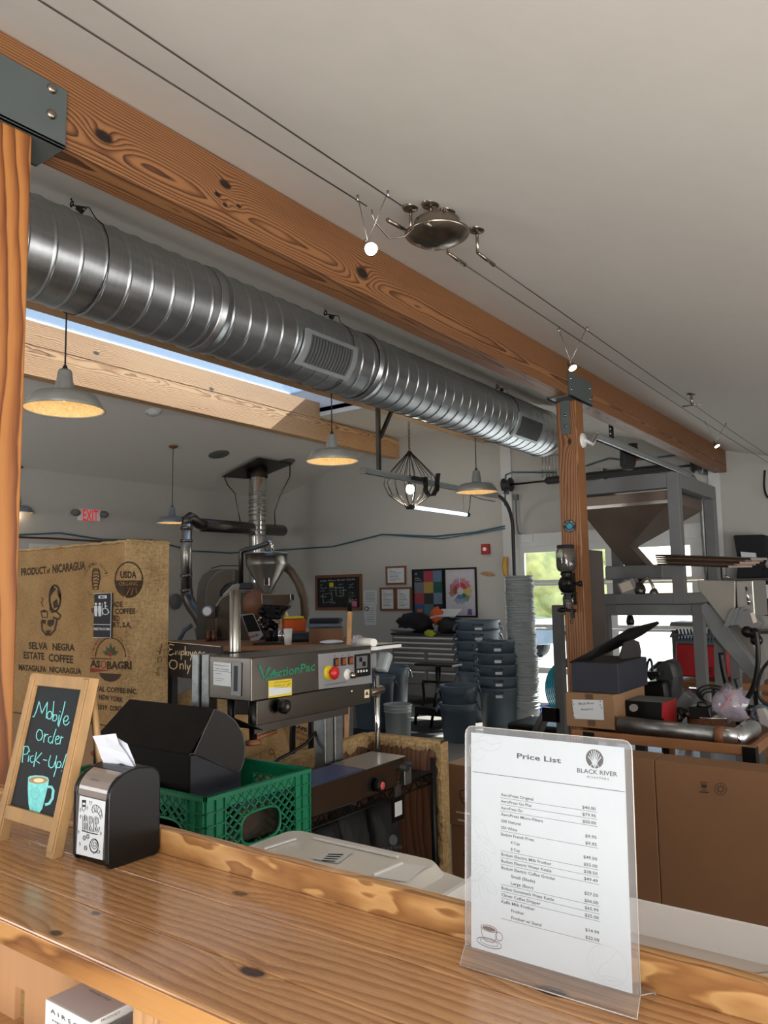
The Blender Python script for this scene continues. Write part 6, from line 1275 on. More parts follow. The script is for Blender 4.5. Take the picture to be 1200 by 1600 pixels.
for r in range(7):
    for c_ in range(4):
        if random.random() < .75: 
            u, v = .06+.23*c_, .24+.1*r; b.line([(u+.022*k, v+random.uniform(-.03, .03)) for k in range(random.randint(4, 9))], .009, uvb)
b.line([(.44, .34), (.62, .33), (.63, .60), (.45, .62), (.44, .34)], .01, uvb); b.line([(.12, .55), (.34, .52), (.36, .80), (.14, .84), (.12, .55)], .01, uvb); b.build('chalk_writing', M['chalkw'], pg)
MB().poly([(.29, .17), (.39, .165), (.39, .31), (.29, .315)], uvb, off).build('yellow_note', M['yellow'], pg); MB().poly([(.83, .80), (.93, .79), (.93, .97), (.83, .97)], uvb, off).build('pink_note', P('pink_note', (200, 110, 150), .7), pg)
def cert(q, lab, seed):
    t, pg, R_ = frame_on(XW, q, .03, M['bronze'], M['paper'], 'framed_certificate', lab, 'picture'); u_ = lambda u, v: Vector((XW-.0115, R_[0]+(R_[1]-R_[0])*u, R_[2]+(R_[3]-R_[2])*v)); b = MB(); random.seed(seed)
    b.ring((.2, .15), .05, .015, u_); 
    for k in range(9): b.line([(.12, .25+.075*k), (random.uniform(.45, .9), .25+.075*k)], .018 if k % 4 else .035, u_)
    b.build('print', P('cert_ink%d' % seed, (130, 128, 128), .8), pg)
cert([(604, 885), (635, 884), (635, 914), (604, 913)], 'framed certificate hanging alone, above the pair of certificates', 1)
cert([(595, 918), (618, 917.5), (618, 954), (595, 954)], 'left framed certificate of the pair under the single one', 2)
cert([(619.5, 917.5), (643.5, 917), (643.5, 954), (619.5, 954)], 'right framed certificate of the pair under the single one', 3)
t, pg, R_ = frame_on(XW, [(644.5, 890), (692.5, 888), (695, 964), (647.5, 965)], .022, M['black'], M['ink'], 'colour_grid_poster', 'black framed poster of coloured squares, left of the wheel poster', 'poster')
u1 = lambda u, v: Vector((XW-.0115, R_[0]+(R_[1]-R_[0])*u, R_[2]+(R_[3]-R_[2])*v))
cols = [[(26, 34, 48), (182, 70, 84), (104, 140, 168)], [(118, 124, 134), (190, 160, 82), (34, 96, 92)], [(176, 70, 80), (56, 58, 64), (122, 146, 170)], [(44, 96, 150), (84, 128, 136), (20, 26, 40)]]
for r in range(4):
    for c_ in range(3):
        sq = MB().poly([(.03+.33*c_, .01+.245*r), (.03+.33*(c_+1), .01+.245*r), (.03+.33*(c_+1), .01+.245*(r+1)), (.03+.33*c_, .01+.245*(r+1))], u1).build('colour_square', P('sq%d%d' % (r, c_), tuple(int(v*.85) for v in cols[r][c_]), .6), pg)
b = MB()
b.text('10', (.06, .09), (.13, .09), .045, u1, off); b.text('Coffee', (.06, .18), (.22, .18), .025, u1, off); b.text('Varieties', (.06, .22), (.28, .22), .025, u1, off)
b.build('poster_lettering', M['paper'], pg); MB().poly([(.12, .86), (.3, .85), (.27, .99), (.10, .99)], u1, off).build('orange_note', M['orangecloth'], pg); MB().poly([(.62, .9), (.76, .9), (.76, .99), (.62, .99)], u1, off).build('yellow_note', M['cream'], pg)
t, pg, R_ = frame_on(XW, [(694, 888), (744.5, 886), (747, 964), (697.5, 965)], .025, M['black'], P('poster_paper', (186, 184, 192), .6), 'flavour_wheel_poster', 'black framed poster with a coloured flavour wheel', 'poster')
u2 = lambda u, v: Vector((XW-.0115, R_[0]+(R_[1]-R_[0])*u, R_[2]+(R_[3]-R_[2])*v))
seg = [(-90, -20, (196, 60, 76)), (-20, 30, (204, 178, 84)), (30, 62, (54, 120, 84)), (62, 130, (92, 132, 168)), (150, 185, (150, 84, 52)), (185, 222, (168, 60, 56)), (222, 262, (190, 96, 124))]
asp = (R_[0]-R_[1])/(R_[2]-R_[3]); c = (.5, .47)
for i, (a0, a1, col) in enumerate(seg):
    m_ = P('wheel%d' % i, tuple(int(v*.9) for v in col), .6); A = [math.radians(a0+(a1-a0)*k/6) for k in range(7)]
    pt_ = lambda r, a: (c[0]+r*math.cos(a), c[1]+r*asp*math.sin(a))
    MB().poly([pt_(.11, a) for a in A]+[pt_(.25, a) for a in A[::-1]], u2).build('wheel_segment', m_, pg)
    b = MB(); n = max(3, int((a1-a0)/8))
    for k in range(n): am = math.radians(a0+(a1-a0)*(k+.5)/n); b.line([pt_(.26, am), pt_(.36+.02*(k % 3), am)], .026, u2)
    b.build('wheel_ray', m_, pg)
b = MB(); b.poly([(.74, .86), (.86, .86), (.88, .99), (.72, .99)], u2, off); b.build('purple_note', P('purple', (120, 76, 140), .6), pg)
t = thing('pinned_papers', 'two white papers clipped on the wall right of the chalkboard', 'paper', (XW, 7, 1.3)); fw_ = pl((XW-.004, 0, 0), (1, 0, 0))
MB().poly([(568, 923), (589, 922), (589, 945), (568, 944)], fw_).build('upper_sheet', M['paper'], t); MB().poly([(569, 945), (588, 945), (588, 977), (571, 977), (569, 960)], fw_, Vector((-.003, 0, 0))).build('lower_sheet', M['paper'], t)
b = MB()
for k in range(7): b.line([(571, 926+k*2.3), (586, 926+k*2.3)], .5, fw_, Vector((-.005, 0, 0))); b.line([(573, 950+k*3.5), (585, 950+k*3.5)], .5, fw_, Vector((-.005, 0, 0)))
b.ring((573, 951), 3, 1.5, fw_, Vector((-.005, 0, 0))); b.build('print', M['dsteel'], t)
o = MB().prism([fw_(*p) for p in ((749, 896), (755, 893.5), (765, 894), (771, 896.5), (775, 900), (762, 900.5), (752, 898))], (.003, 0, 0)).build('wood_offcut', M['oldwood']); tag(o, 'thin curved wooden piece hung on the wall right of the posters', 'ornament')
o = MB().tube([at(790, 870, X=9.93), at(788.5, 885, X=9.93), at(790, 900, X=9.93)], [.03, .045, .03], 8).build('wooden_tool', M['doorwood']); tag(o, 'yellow wooden handle hanging by the door rail', 'handle')
# ================================================================ broom, roaster and table behind the sealer
t = thing('broom_handle', 'wooden pole with a black top standing behind the sealer', 'pole', tuple(at(541, 1190, d=4.2)))
q0, q1 = at(540, 1200, d=4.2), at(546.5, 955, d=4.2); q0 = q1+(q0-q1)*(q1.z/(q1.z-q0.z))
MB().cyl(q0, q1, .0135).build('pole', M['pine'], t); MB().cyl(at(546.5, 955, d=4.2), at(547.5, 925, d=4.2), .0135, .009).build('black_tip', M['black'], t)
D = 8.6
tb = thing('roasting_table', 'wooden topped table behind the band sealer', 'table', tuple(at(450, 1120, d=D)))
zt = at(450, 1008, d=D-.6).z; O = Vector((at(450, 1008, d=D-.1).x, at(450, 1008, d=D-.1).y, 0))
MB().obox(O, RH, FH, UP, (-2.0, .78), (-.5, .8), (zt-.05, zt)).build('table_top', M['tablewood'], tb)
for u in (-1.9, .68):
    for v in (-.42, .7): MB().obox(O, RH, FH, UP, (u-.04, u+.04), (v-.04, v+.04), (0, zt-.05)).build('leg', M['frame'], tb)
def ob(px, z, dd, w_, h_, dp, mat, name, lab, cat, rot=0, bev=.004):
    q = at(*px, d=dd); c_, s_ = math.cos(rot), math.sin(rot); U = RH*c_+FH*s_; V = FH*c_-RH*s_; o = MB().obox((q.x, q.y, z), U, V, UP, (-w_/2, w_/2), (0, dp), (0, h_)).build(name, mat, bevel=bev); tag(o, lab, cat); return o
ob((509, 1003), zt, D-.3, .36, .15, .25, M['card2'], 'cardboard_box', 'small brown box on the roasting table', 'box')
ob((508, 983), zt+.152, D-.2, .38, .05, .25, M['bin'], 'folded_cloth', 'dark blue folded cloth on the small brown box', 'cloth', .1, .02)
ob((506, 976), zt+.204, D-.2, .34, .05, .25, M['cloth'], 'folded_cloth', 'black folded cloth on top of the blue cloth', 'cloth', -.1, .02)
ob((475, 1003), zt, D-.1, .3, .10, .2, M['navycard'], 'dark_pouch', 'dark blue pouch left of the small brown box', 'pouch', .2, .03)
ob((462, 985), zt+.10, D+.1, .24, .14, .2, M['orangecloth'], 'orange_box', 'orange packet behind the table clutter', 'box', .3, .01)
ob((460, 975), zt+.245, D+.1, .22, .03, .15, M['yellow'], 'yellow_packet', 'yellow packet lying on the orange packet', 'packet', .3, .01)
q = at(450, 1008, d=D-.55); o = MB().lathe([(0, 0), (.036, 0), (.046, .165), (.043, .165), (.034, .01), (0, .01)], (q.x, q.y, zt), 24).build('paper_cup', M['white']); tag(o, 'tall white cup on the roasting table', 'cup')
q = at(518, 1006, d=D-.5); o = MB().ball((q.x, q.y, zt+.02), (.12, .12, .02), 14, 7, .1).build('white_cloth', M['white']); tag(o, 'flat white cloth on the roasting table right of the cup', 'cloth')
t = thing('shrink_wrapped_roll', 'plastic wrapped roll lying above the sealer outfeed', 'roll', tuple(at(572, 1003, d=3.3)))
MB().cyl(at(559, 1003, d=3.35), at(584, 1004, d=3.2), .022, .016).build('roll', M['trans'], t); random.seed(2); MB().ball(at(560, 1001, d=3.35), (.035, .03, .025), 12, 8, .25).build('film', M['bagfilm'], t)
o = MB().obox(at(572, 1008, d=3.3), RH, FH, UP, (-.05, .05), (-.03, .05), (-.02, -.004)).build('roll_tray', M['steel'], t)
# tablet
t = thing('control_tablet', 'tilted control tablet with red and green buttons on the table', 'screen', tuple(at(400, 1004, d=D-.5)))
dd = D-.5; fT = lambda x, y: at(x, y, d=dd); thk = FH*.03
MB().prism([fT(*p) for p in ((376, 960), (395, 958.5), (411, 993), (404, 1000), (392, 1002))], thk).build('casing', M['panel'], t, .003)
MB().prism([at(x, y, d=dd-.003) for x, y in ((378.5, 962), (395, 960), (407, 985.5), (387.5, 988))], thk*.1).build('screen', M['black'], t)
b = MB()
for x, y, m in ((391, 995, 'redbtn'), (396, 993.5, 'redbtn'), (401, 992, 'green')): MB().ball(at(x, y, d=dd-.008), .012, 10, 6).build('push_button', M[m], t)
ob((420, 1006), zt, D-.5, .34, .012, .25, M['black'], 'laptop', 'thin black laptop lying in front of the tablet', 'laptop')
# coffee roaster
D = 9.2; T_ = M['steel']
ro = thing('coffee_roaster', 'big steel drum coffee roaster with cone hopper', 'roaster', tuple(at(400, 1100, d=D)))
def arch(px, d, th, mat, name, bev=.01): return MB().pprism(px, d, th).build(name, mat, ro, bev)
def gz(px, d, z): q = at(*px, d=d); return (q.x, q.y, z)
arch([(307, 1020), (307, 930), (309, 912), (316, 899), (328, 891), (343, 889), (366, 889), (366, 930), (342, 934), (322, 946), (322, 1020)], D+.3, .35, M['dsteel'], 'fan_housing')
arch([(321, 1000), (321, 925), (325, 908), (336, 895), (349, 889.5), (366, 889.5), (366, 908), (352, 914), (344, 924), (342, 1000)], D+.25, .06, M['sealer'], 'fan_cover')
arch([(324, 995), (324, 940), (343, 916), (362, 914), (362, 995)], D+.27, .02, M['navycard'], 'painted_fan_shadow', 0)  # dark sheet painted in for the shade inside the fan housing
arch([(342, 1020), (342, 945), (349, 928), (363, 914), (376, 910), (395, 910), (395, 1020)], D+.05, .45, M['steel'], 'drum_cover')
arch([(336, 1012), (336, 946), (345, 932), (362, 924), (412, 922), (412, 1012)], D-.15, .25, M['sealer'], 'drum_housing', .02)
arch([(373, 921), (375, 911), (391, 910), (393, 921)], D-.1, .2, M['navycard'], 'vent_cover')
arch([(392, 1012), (392, 921), (407, 925), (430, 928), (446, 962), (446, 1012)], D-.05, .3, M['cream'], 'face_plate')
b = MB(); c = at(400, 943, d=D-.2); b.lathe([(0, -.06), (.13, -.05), (.16, .0), (.16, .08), (0, .08)], tuple(c), 28, FH); b.build('drum_door', M['bronze'], ro)
arch([(408, 928), (454, 928), (455, 938), (450, 947), (409, 945)], D-.45, .3, M['chrome'], 'sample_tray', .008)
arch([(408, 944), (452, 945), (450, 951), (443, 955), (436, 968), (418, 968), (410, 962)], D-.42, .28, M['black'], 'burner_block', .02)
random.seed(12)
b = MB()
for k in range(16): b.ball(at(random.uniform(408, 436), random.uniform(948, 992), d=D-.45+random.uniform(0, .1)), random.uniform(.02, .05), 8, 6, .1)
b.build('valve_cluster', M['black'], ro)
b = MB()
for k in range(12): b.ball(at(random.uniform(405, 440), random.uniform(960, 1000), d=D-.5+random.uniform(0, .1)), random.uniform(.012, .03), 8, 6, .1)
b.build('fittings', M['nickel'], ro)
for x in (420, 430, 438): MB().cyl(gz((x, 985), D-.5, zt), at(x, 985, d=D-.5), .04, n=16).build('canister', M['chrome'] if x == 438 else M['black'], ro)
hc = at(416.5, 880, d=D-.1); hz = lambda y: at(416.5, y, d=D-.1).z; r_ = 32.5/FPX*(D-.1)
MB().lathe([(r_*.985, hz(863.5)), (r_*1.03, hz(863.5)), (r_*1.03, hz(866)), (r_, hz(866)), (r_, hz(881)), (r_*.97, hz(884)), (r_*.25, hz(925)), (r_*.24, hz(929)), (.0, hz(929))], (hc.x, hc.y, 0), 40).build('cone_hopper', T_, ro)
MB().lathe([(0, hz(864.2)), (r_*.98, hz(864.2))], (hc.x, hc.y, 0), 40).build('hopper_lid', M['chrome'], ro)
q = at(417, 907, d=D-.1-r_*.6); MB().obox(q, RH, FH, UP, (-.035, .035), (-.02, .03), (-.07, .06)).build('sight_window', M['chrome'], ro, .01); MB().obox(q-FH*.022, RH, FH, UP, (-.018, .018), (-.004, .0), (-.05, .04)).build('window_slot', M['black'], ro)
b = MB(); b.tube([at(376.5, 912, d=D-.05), at(376.5, 870, d=D-.05), at(377, 862, d=D-.05), at(384, 859, d=D-.05), at(398, 856, d=D-.05), at(415, 850, d=D-.05), at(420, 846, d=D-.05)], .03, 10); b.build('loader_pipe', M['dsteel'], ro)
b = MB(); b.tube([at(418, 848, d=D-.05), at(420, 847, d=D-.05), at(424, 849, d=D-.05), at(425, 855, d=D-.05), at(425, 863, d=D-.05)], .024, 10); b.build('loader_elbow', M['chrome'], ro)
b = MB(); b.tube([at(445, 884, d=D), at(456, 894, d=D), at(467, 912, d=D), at(475, 935, d=D), at(477, 958, d=D), at(471, 985, d=D), at(462, 1003, d=D)], .052, 12); b.build('suction_hose', M['hose'], ro)
b = MB(); c = at(324.5, 955, d=D-.3); b.lathe([(0, -.03), (.055, -.03), (.062, -.02), (.062, .03), (0, .03)], tuple(c), 24, FH); g_ = b.build('gauge', M['panel'], ro); MB().lathe([(0, -.032), (.048, -.031)], tuple(c), 24, FH).build('gauge_face', M['white'], g_)
arch([(320, 948), (336, 948), (336, 966), (320, 966)], D-.22, .15, M['sealer'], 'gauge_bracket')
b = MB()
for x in (326, 334): b.cyl(at(x, 1008, d=D-.3), at(x, 985, d=D-.3), .03)
b.build('copper_valve', M['copper'], ro); MB().obox((at(370, 1015, d=D).x, at(370, 1015, d=D).y, 0), RH, FH, UP, (-.5, .6), (-.1, .45), (0, at(370, 1005, d=D).z)).build('base_cabinet', M['dsteel'], ro)
ro['label'] = 'big steel drum coffee roaster with cone hopper'
# flue and pipes
DP = (ceil_at(402, 729)-EYE).dot(_F)
fp_ = thing('flue_plate', 'dark square steel plate where the flue meets the ceiling', 'plate', tuple(ceil_at(402, 730)))
q = [ceil_at(*p) for p in ((346, 741), (404, 711), (456, 721), (398, 744.5))]; b = MB(); b.prism([p-NC*.05 for p in q], NC*.012); b.build('plate', M['dsteel'], fp_)
fl_ = thing('flue_pipe', 'shiny banded steel flue rising from the roaster to the ceiling', 'pipe', tuple(at(402, 860, d=DP)))
c = at(402, 745, d=DP); r_ = 13/FPX*DP; z0, z1 = at(402, 880, d=DP).z, ceil_at(402, 730).z
MB().lathe([(r_, z0-.3), (r_, z1)], (c.x, c.y, 0), 32).build('pipe', M['chrome'], fl_)
for k, yy in enumerate((771, 775, 783, 787, 794, 800, 806, 815, 822, 830, 838)): z = at(402, yy, d=DP).z; MB().lathe([(r_, z-.012), (r_+.006, z-.008), (r_+.006, z+.008), (r_, z+.012)], (c.x, c.y, 0), 32).build('pipe_band', M['steel'], fl_)
z = at(402, 738, d=DP).z; MB().lathe([(r_+.035, z-.08), (r_+.03, z+.12), (r_+.0, z+.12)], (c.x, c.y, 0), 32).build('collar', M['dsteel'], fl_)
b = MB(); b.tube([ceil_at(350, 741)-NC*.05, at(355, 757, d=DP-.4), at(367, 771, d=DP-.4), at(372, 798, d=DP-.4), at(376, 818, d=DP-.4)], .009, 5); b.build('stay_wire', M['dsteel'], fl_)
b = MB(); b.tube([ceil_at(452, 722)-NC*.05, at(453, 744, d=DP), at(437, 776, d=DP), at(429, 800, d=DP), at(430, 822, d=DP)], .009, 5); b.build('stay_wire', M['dsteel'], fl_)
vp = thing('exhaust_pipe', 'grey exhaust pipe rising and bending right behind the flue', 'pipe', tuple(at(292, 1000, d=10)))
c = at(291, 860, d=10.0); r_ = 8.8/FPX*10
MB().cyl(at(291.5, 925, d=10), at(291, 818, d=10), r_, n=24).build('vertical_pipe', M['steel'], vp)
for yy in (825, 845, 900, 923): q = at(291, yy, d=10); MB().lathe([(r_, -.02), (r_+.008, -.015), (r_+.008, .015), (r_, .02)], tuple(q), 24).build('pipe_band', M['sealer'], vp)
MB().tube([at(291, 822, d=10), at(292, 812, d=10), at(297, 808, d=10.05), at(303, 812, d=10.1), at(309, 818, d=10.2), at(320, 821, d=10.3)], r_*.95, 16).build('top_elbow', M['dsteel'], vp)
p0, p1 = at(310, 820, d=10.3), at(441, 829, d=13.2); MB().cyl(p0, p1, .088, .094, n=24).build('horizontal_pipe', M['dsteel'], vp); MB().cyl(p1, p1+(p1-p0).normalized()*.01, .088, n=24).build('pipe_end', M['black'], vp)
MB().tube([at(291.5, 922, d=10), at(293, 935, d=10), at(300, 948, d=9.95), at(310, 962, d=9.9), at(316, 975, d=9.85), at(316.5, 985, d=9.85)], r_*1.08, 18).build('lower_elbow', M['dsteel'], vp)
MB().lathe([(r_*1.1, 0), (r_*.9, -.01), (r_*.35, -.2), (r_*.3, -.42)], tuple(at(312, 982, d=9.7)), 20).build('reducer', M['steel'], vp)
b = MB(); b.tube([at(330, 888, d=10), at(345, 884, d=10), at(376, 884, d=10)], .008, 6); b.build('stay_rod', M['dsteel'], vp)
o = MB().tube([at(280, 1000, d=10), at(288, 985, d=10), at(300, 977, d=10)], .03, 10).build('flex_hose', M['bin']); tag(o, 'dark flexible hose curving below the exhaust pipe', 'hose')
# ================================================================ hopper frame and grey frames at right
def post4(b, x0, x1, y0, y1, z0, z1, s=.06):
    for x in (x0, x1-s):
        for y in (y0, y1-s): b.box((x, y, z0), (x+s, y+s, z1))
hf = thing('hopper_frame', 'grey square tube frame holding the big inverted hopper', 'frame', (6.5, 2.3, 0))
x0 = 5.9; c = at(1041, 737, X=x0); y0 = at(1060, 760, X=x0).y; zt = at(1050, 738, X=x0).z; x1 = at(1118, 765, Y=y0).x; y1 = at(884, 900, X=x0).y; s = .085; ZF = 1.452
for (x, y) in ((x0, y0), (x1-s, y0), (x0, y1-s), (x1-s, y1-s)): MB().box((x, y, ZF), (x+s, y+s, zt)).build('frame_post', M['frame'], hf, .004)
for z in (zt-.11, 1.455):
    hh = .11 if z > 2 else .075
    for (a, c_) in (((x0, y0+s), (x0+s, y1-s)), ((x1-s, y0+s), (x1, y1-s)), ((x0+s, y0), (x1-s, y0+s)), ((x0+s, y1-s), (x1-s, y1))): MB().box((a[0], a[1], z), (c_[0], c_[1], z+hh)).build('frame_rail', M['frame'], hf, .003)
hp = thing('bean_hopper', 'large stainless inverted pyramid hopper inside the grey frame', 'hopper', (6.5, 2.3, 1.6))
hx0, hx1, hy0, hy1 = x0+s+.01, x1-s-.01, y0+s+.01, y1-s-.01
zr_ = at(1000, 770, X=hx0).z; zk = at(1000, 787, X=hx0).z
tip = at(984, 853, X=x0+.34); bx0, bx1 = x0+.34, x0+.54; by0 = tip.y; by1 = by0+.17; zb = tip.z
def ringp(x0, x1, y0, y1, z): return [(x0, y0, z), (x1, y0, z), (x1, y1, z), (x0, y1, z)]
b = MB(); rs_ = [ringp(hx0, hx1, hy0, hy1, zr_), ringp(hx0, hx1, hy0, hy1, zk), ringp(bx0, bx1, by0, by1, zb)]
b.add([v for r in rs_ for v in r], [(i*4+k, i*4+(k+1) % 4, (i+1)*4+(k+1) % 4, (i+1)*4+k) for i in range(2) for k in range(4)]); o = b.build('pyramid_body', M['hop'], hp); o.modifiers.new('s', 'SOLIDIFY').thickness = .006
b = MB(); q2 = at(1003, 873, X=bx0+.15); b.add([v for r in (ringp(bx0, bx1, by0, by1, zb), ringp(bx0+.1, bx1+.1, by0-.10, by0+.08, zb-.16)) for v in r], [(k, (k+1) % 4, 4+(k+1) % 4, 4+k) for k in range(4)]); b.build('outlet_chute', M['hop'], hp)
b = MB(); b.box((bx0-.1, by0-.28, zb-.27), (bx1+.25, by0+.18, zb-.16)); b.build('outlet_housing', M['frame'], hp, .01)
b = MB(); b.box((hx0-.002, hy0, zk-.012), (hx0+.004, hy1, zk+.012)); b.build('seam_strip', M['steel'], hp)
MB().cyl((bx0+.1, by0, zb-.27), (bx0+.1, by0, zb-.40), .06, n=16).build('outlet_pipe', M['dsteel'], hp)
# lower grey frame in front
lf = thing('low_grey_frame', 'lower grey square tube frame standing behind the black box', 'frame', (5.5, 2.0, 0))
fx_ = 5.88; a = at(862, 958, X=fx_); c_ = at(1098, 962, X=fx_); zf = at(980, 945, X=fx_).z; s2 = .075
for x in (fx_, 6.95):
    for y in (a.y-s2, c_.y): MB().box((x, y, 0), (x+s2 if x == fx_ else x+s2, y+s2, zf)).build('frame_post', M['frame'], lf, .004)
for x in (fx_,): MB().box((x, c_.y+s2, zf-.08), (x+s2, a.y-s2, zf)).build('frame_rail', M['frame'], lf, .003)
MB().box((6.95, c_.y+s2, zf-.08), (6.95+s2, a.y-s2, zf)).build('frame_rail', M['frame'], lf, .003)
t = thing('cardboard_sheet', 'tall grey cardboard panel leaning right of the wooden post', 'panel', tuple(at(933, 1010, X=5.75)))
fcd = pl((5.76, 0, 0), (1, 0, 0)); MB().prism([fcd(*p) for p in ((913, 858), (939, 861), (948, 1030), (919, 1040))], (.03, 0, 0)).build('board', P('grey_board', (92, 84, 80), .9), t)
# clutter on the frame
random.seed(6); zc = zf
def clut(px, X, r, mat, name, lab, cat, nz=.2, seed=1):
    random.seed(seed); q = at(*px, X=X); o = MB().ball(tuple(q), r, 12, 8, nz).build(name, mat); tag(o, lab, cat); return o
fk = lambda X: pl((X, 0, 0), (1, 0, 0))
o = MB().prism([fk(5.92)(*p) for p in ((963, 912), (988, 903), (1000, 928), (975, 938))], (.12, 0, 0)).build('instrument_box', M['panel'], bevel=.006); tag(o, 'tilted grey instrument box on the low frame', 'box')
o2 = MB().prism([fk(5.915)(*p) for p in ((967, 913), (984, 907), (990, 920), (973, 926))], (.003, 0, 0)).build('dial_face', M['beige'], o); MW[o2] = Matrix()
clut((1000, 922), 5.95, (.05, .04, .06), M['dsteel'], 'motor', 'dark round motor right of the tilted instrument box', 'motor', .12, 2)
clut((1022, 930), 5.95, (.035, .035, .05), M['galv2'], 'valve', 'grey valve beside the motor on the low frame', 'valve', .15, 3)
b = MB(); b.tube([at(1000, 912, X=5.95), at(1012, 902, X=5.96), at(1020, 915, X=5.96), at(1024, 934, X=5.96)], .012, 6); o = b.build('bent_pipe', M['wire']); tag(o, 'small bent metal pipe between motor and valve', 'pipe')
# stack of long boards
random.seed(14)
for k in range(5):
    a_, c_ = at(1034+k*3, 868+k*3.2, X=6.4), at(1186-k*6, 876+k*2.6, X=4.7); a_ = at(1034+k*3, 869+k*3.4, X=5.8); c_ = at(1186-k*6, 875+k*2.9, X=4.9); o = MB().obox(a_, (c_-a_).normalized(), UP.cross((c_-a_).normalized()), UP, (0, (c_-a_).length), (-.05-.01*k, .05), (0, .012)).build('long_board', M['brownply'] if k % 2 else M['dsteel'])
    tag(o, ['topmost', 'second', 'third', 'fourth', 'lowest'][k]+' long thin strip of the bundle lying across the hopper frame', 'strip')
# ================================================================ feeder machine
fd = thing('bean_feeder', 'grey metal feeder with a box hopper and long sloping chute', 'feeder', tuple(at(1140, 1110, X=5.3)))
def fdp(px, X, th, mat, name, bev=.006): return MB().prism([fk(X)(*p) for p in px], (th, 0, 0)).build(name, mat, fd, bev)
fdp([(1089, 906), (1149, 907), (1149, 956), (1138, 978), (1131, 972), (1092, 922)], 5.0, .42, M['feeder'], 'feed_hopper')
fy = fk(5.0)(1149, 930).y
b = MB(); b.box((5.01, fy-.10, fk(5)(0, 960).z), (5.40, fy-.004, fk(5)(1149, 907).z)); b.build('side_casing', M['steel'], fd, .006)
fdp([(1094, 946), (1102, 941), (1116, 948), (1132, 972), (1190, 1054), (1189, 1072), (1170, 1060), (1112, 990), (1096, 958)], 5.06, .10, M['dsteel'] if False else M['frame'], 'front_chute')
fdp([(1130, 978), (1152, 962), (1180, 1010), (1192, 1050), (1190, 1066), (1176, 1050)], 5.2, .22, M['feeder'], 'rear_chute')
for k, (x, y) in enumerate(((1142, 965), (1150, 963), (1158, 962))): fdp([(x-2, y-12), (x+6, y-15), (x-4, y+14), (x-12, y+15)], 4.97+.01*k, .02, M['frame'], 'mounting_plate', .002)
fdp([(1158, 955), (1170, 951), (1189, 974), (1184, 982), (1160, 984), (1152, 978)], 4.99, .14, M['frame'], 'control_box', .006)
fdp([(1172, 958), (1178, 956), (1183, 972), (1177, 974)], 4.985, .004, M['beige'], 'control_label', 0)
b = MB(); b.cyl(fk(4.98)(1166, 917), fk(4.98)(1170, 945), .007); b.ball(fk(4.98)(1170, 940), .012); b.build('latch_lever', M['chrome'], fd)
b = MB()
for x, y in ((1168, 987), (1178, 990), (1182, 1000)): b.ball(fk(5.0)(x, y), .035, 10, 7, .05)
b.build('cable_gland', M['black'], fd)
b = MB(); b.tube([fk(5.05)(*p) for p in ((1128, 906), (1133, 900), (1140, 903))], .006, 6); b.build('lid_handle', M['wire'], fd)
fdp([(1115, 1000), (1130, 1015), (1131, 1120), (1118, 1120)], 5.3, .07, M['frame'], 'support_leg', .003)
def hose(pts, X, r, mat, lab, name='hose', cat='hose', par=None):
    q = [at(x, y, X=X+0.0) for x, y in pts]; o2 = []
    for i in range(len(q)-1):
        pm, pn_ = q[max(i-1, 0)], q[min(i+2, len(q)-1)]
        for k in range(5):
            t_ = k/5; o2.append(.5*((2*q[i])+(q[i+1]-pm)*t_+(2*pm-5*q[i]+4*q[i+1]-pn_)*t_*t_+(3*q[i]-pm-3*q[i+1]+pn_)*t_**3))
    o2.append(q[-1]); o = MB().tube(o2, r, 8).build(name, mat, par)
    if par is None: tag(o, lab, cat)
    return o
hose([(1181, 985), (1184, 1010), (1184, 1040), (1178, 1070), (1168, 1090), (1160, 1094)], 4.9, .014, M['black'], '', 'cable', par=fd)
hose([(1126, 1020), (1131, 1050), (1138, 1075), (1150, 1095)], 5.0, .018, M['black'], '', 'feeder_hose', par=fd)
hose([(1150, 1060), (1155, 1080), (1150, 1100), (1153, 1120)], 4.6, .014, M['rubber'], '', 'feeder_hose', par=fd)
hose([(1205, 1030), (1192, 1045), (1185, 1068), (1187, 1090), (1202, 1105)], 4.4, .008, M['black'], 'thin black loop at the right frame edge')
hose([(1195, 735), (1194, 760), (1198, 775), (1206, 780)], 9.9, .012, M['black'], 'dark cord hanging on the wall at the right edge', 'cord', 'cord')
# ================================================================ machines and bench by the garage door
t = thing('door_bench', 'wooden bench top behind the low frame, carrying the red machine', 'table', (8.0, 2.0, 0)); bx_ = 7.4
a, c_ = at(1045, 1070, X=bx_), at(1142, 1072, X=bx_); zz = at(1090, 1064, X=bx_).z; MB().box((bx_, c_.y-.6, zz-.06), (bx_+.7, a.y+.1, zz)).build('bench_top', M['tablewood'], t, .004)
for y in (a.y, c_.y-.3):
    for x in (bx_+.03, bx_+.6): MB().box((x, y, 0), (x+.06, y+.06, zz-.06)).build('leg', M['tablewood'], t)
t = thing('red_machine', 'red and grey machine with a toothed rim on the wooden bench', 'machine', (7.7, 1.9, zz)); fr_ = fk(bx_+.05)
MB().prism([fr_(*p) for p in ((1055, 1005), (1134, 1010), (1136, 1061), (1057, 1057))], (.45, 0, 0)).build('red_casing', M['red'], t, .02)
MB().prism([fr_(*p) for p in ((1055, 996), (1131, 1000), (1134, 1010), (1054, 1005))], (.45, 0, 0)).build('green_band', M['bin'], t, .005)
for k in range(16):
    x = 1057+k*4.9; MB().prism([fr_(x, 993+k*.25), fr_(x+1.6, 993+k*.25), fr_(x+1.6, 1001+k*.25), fr_(x, 1001+k*.25)], (.02, 0, 0)).build('rim_tooth', M['black'], t)
b = MB()
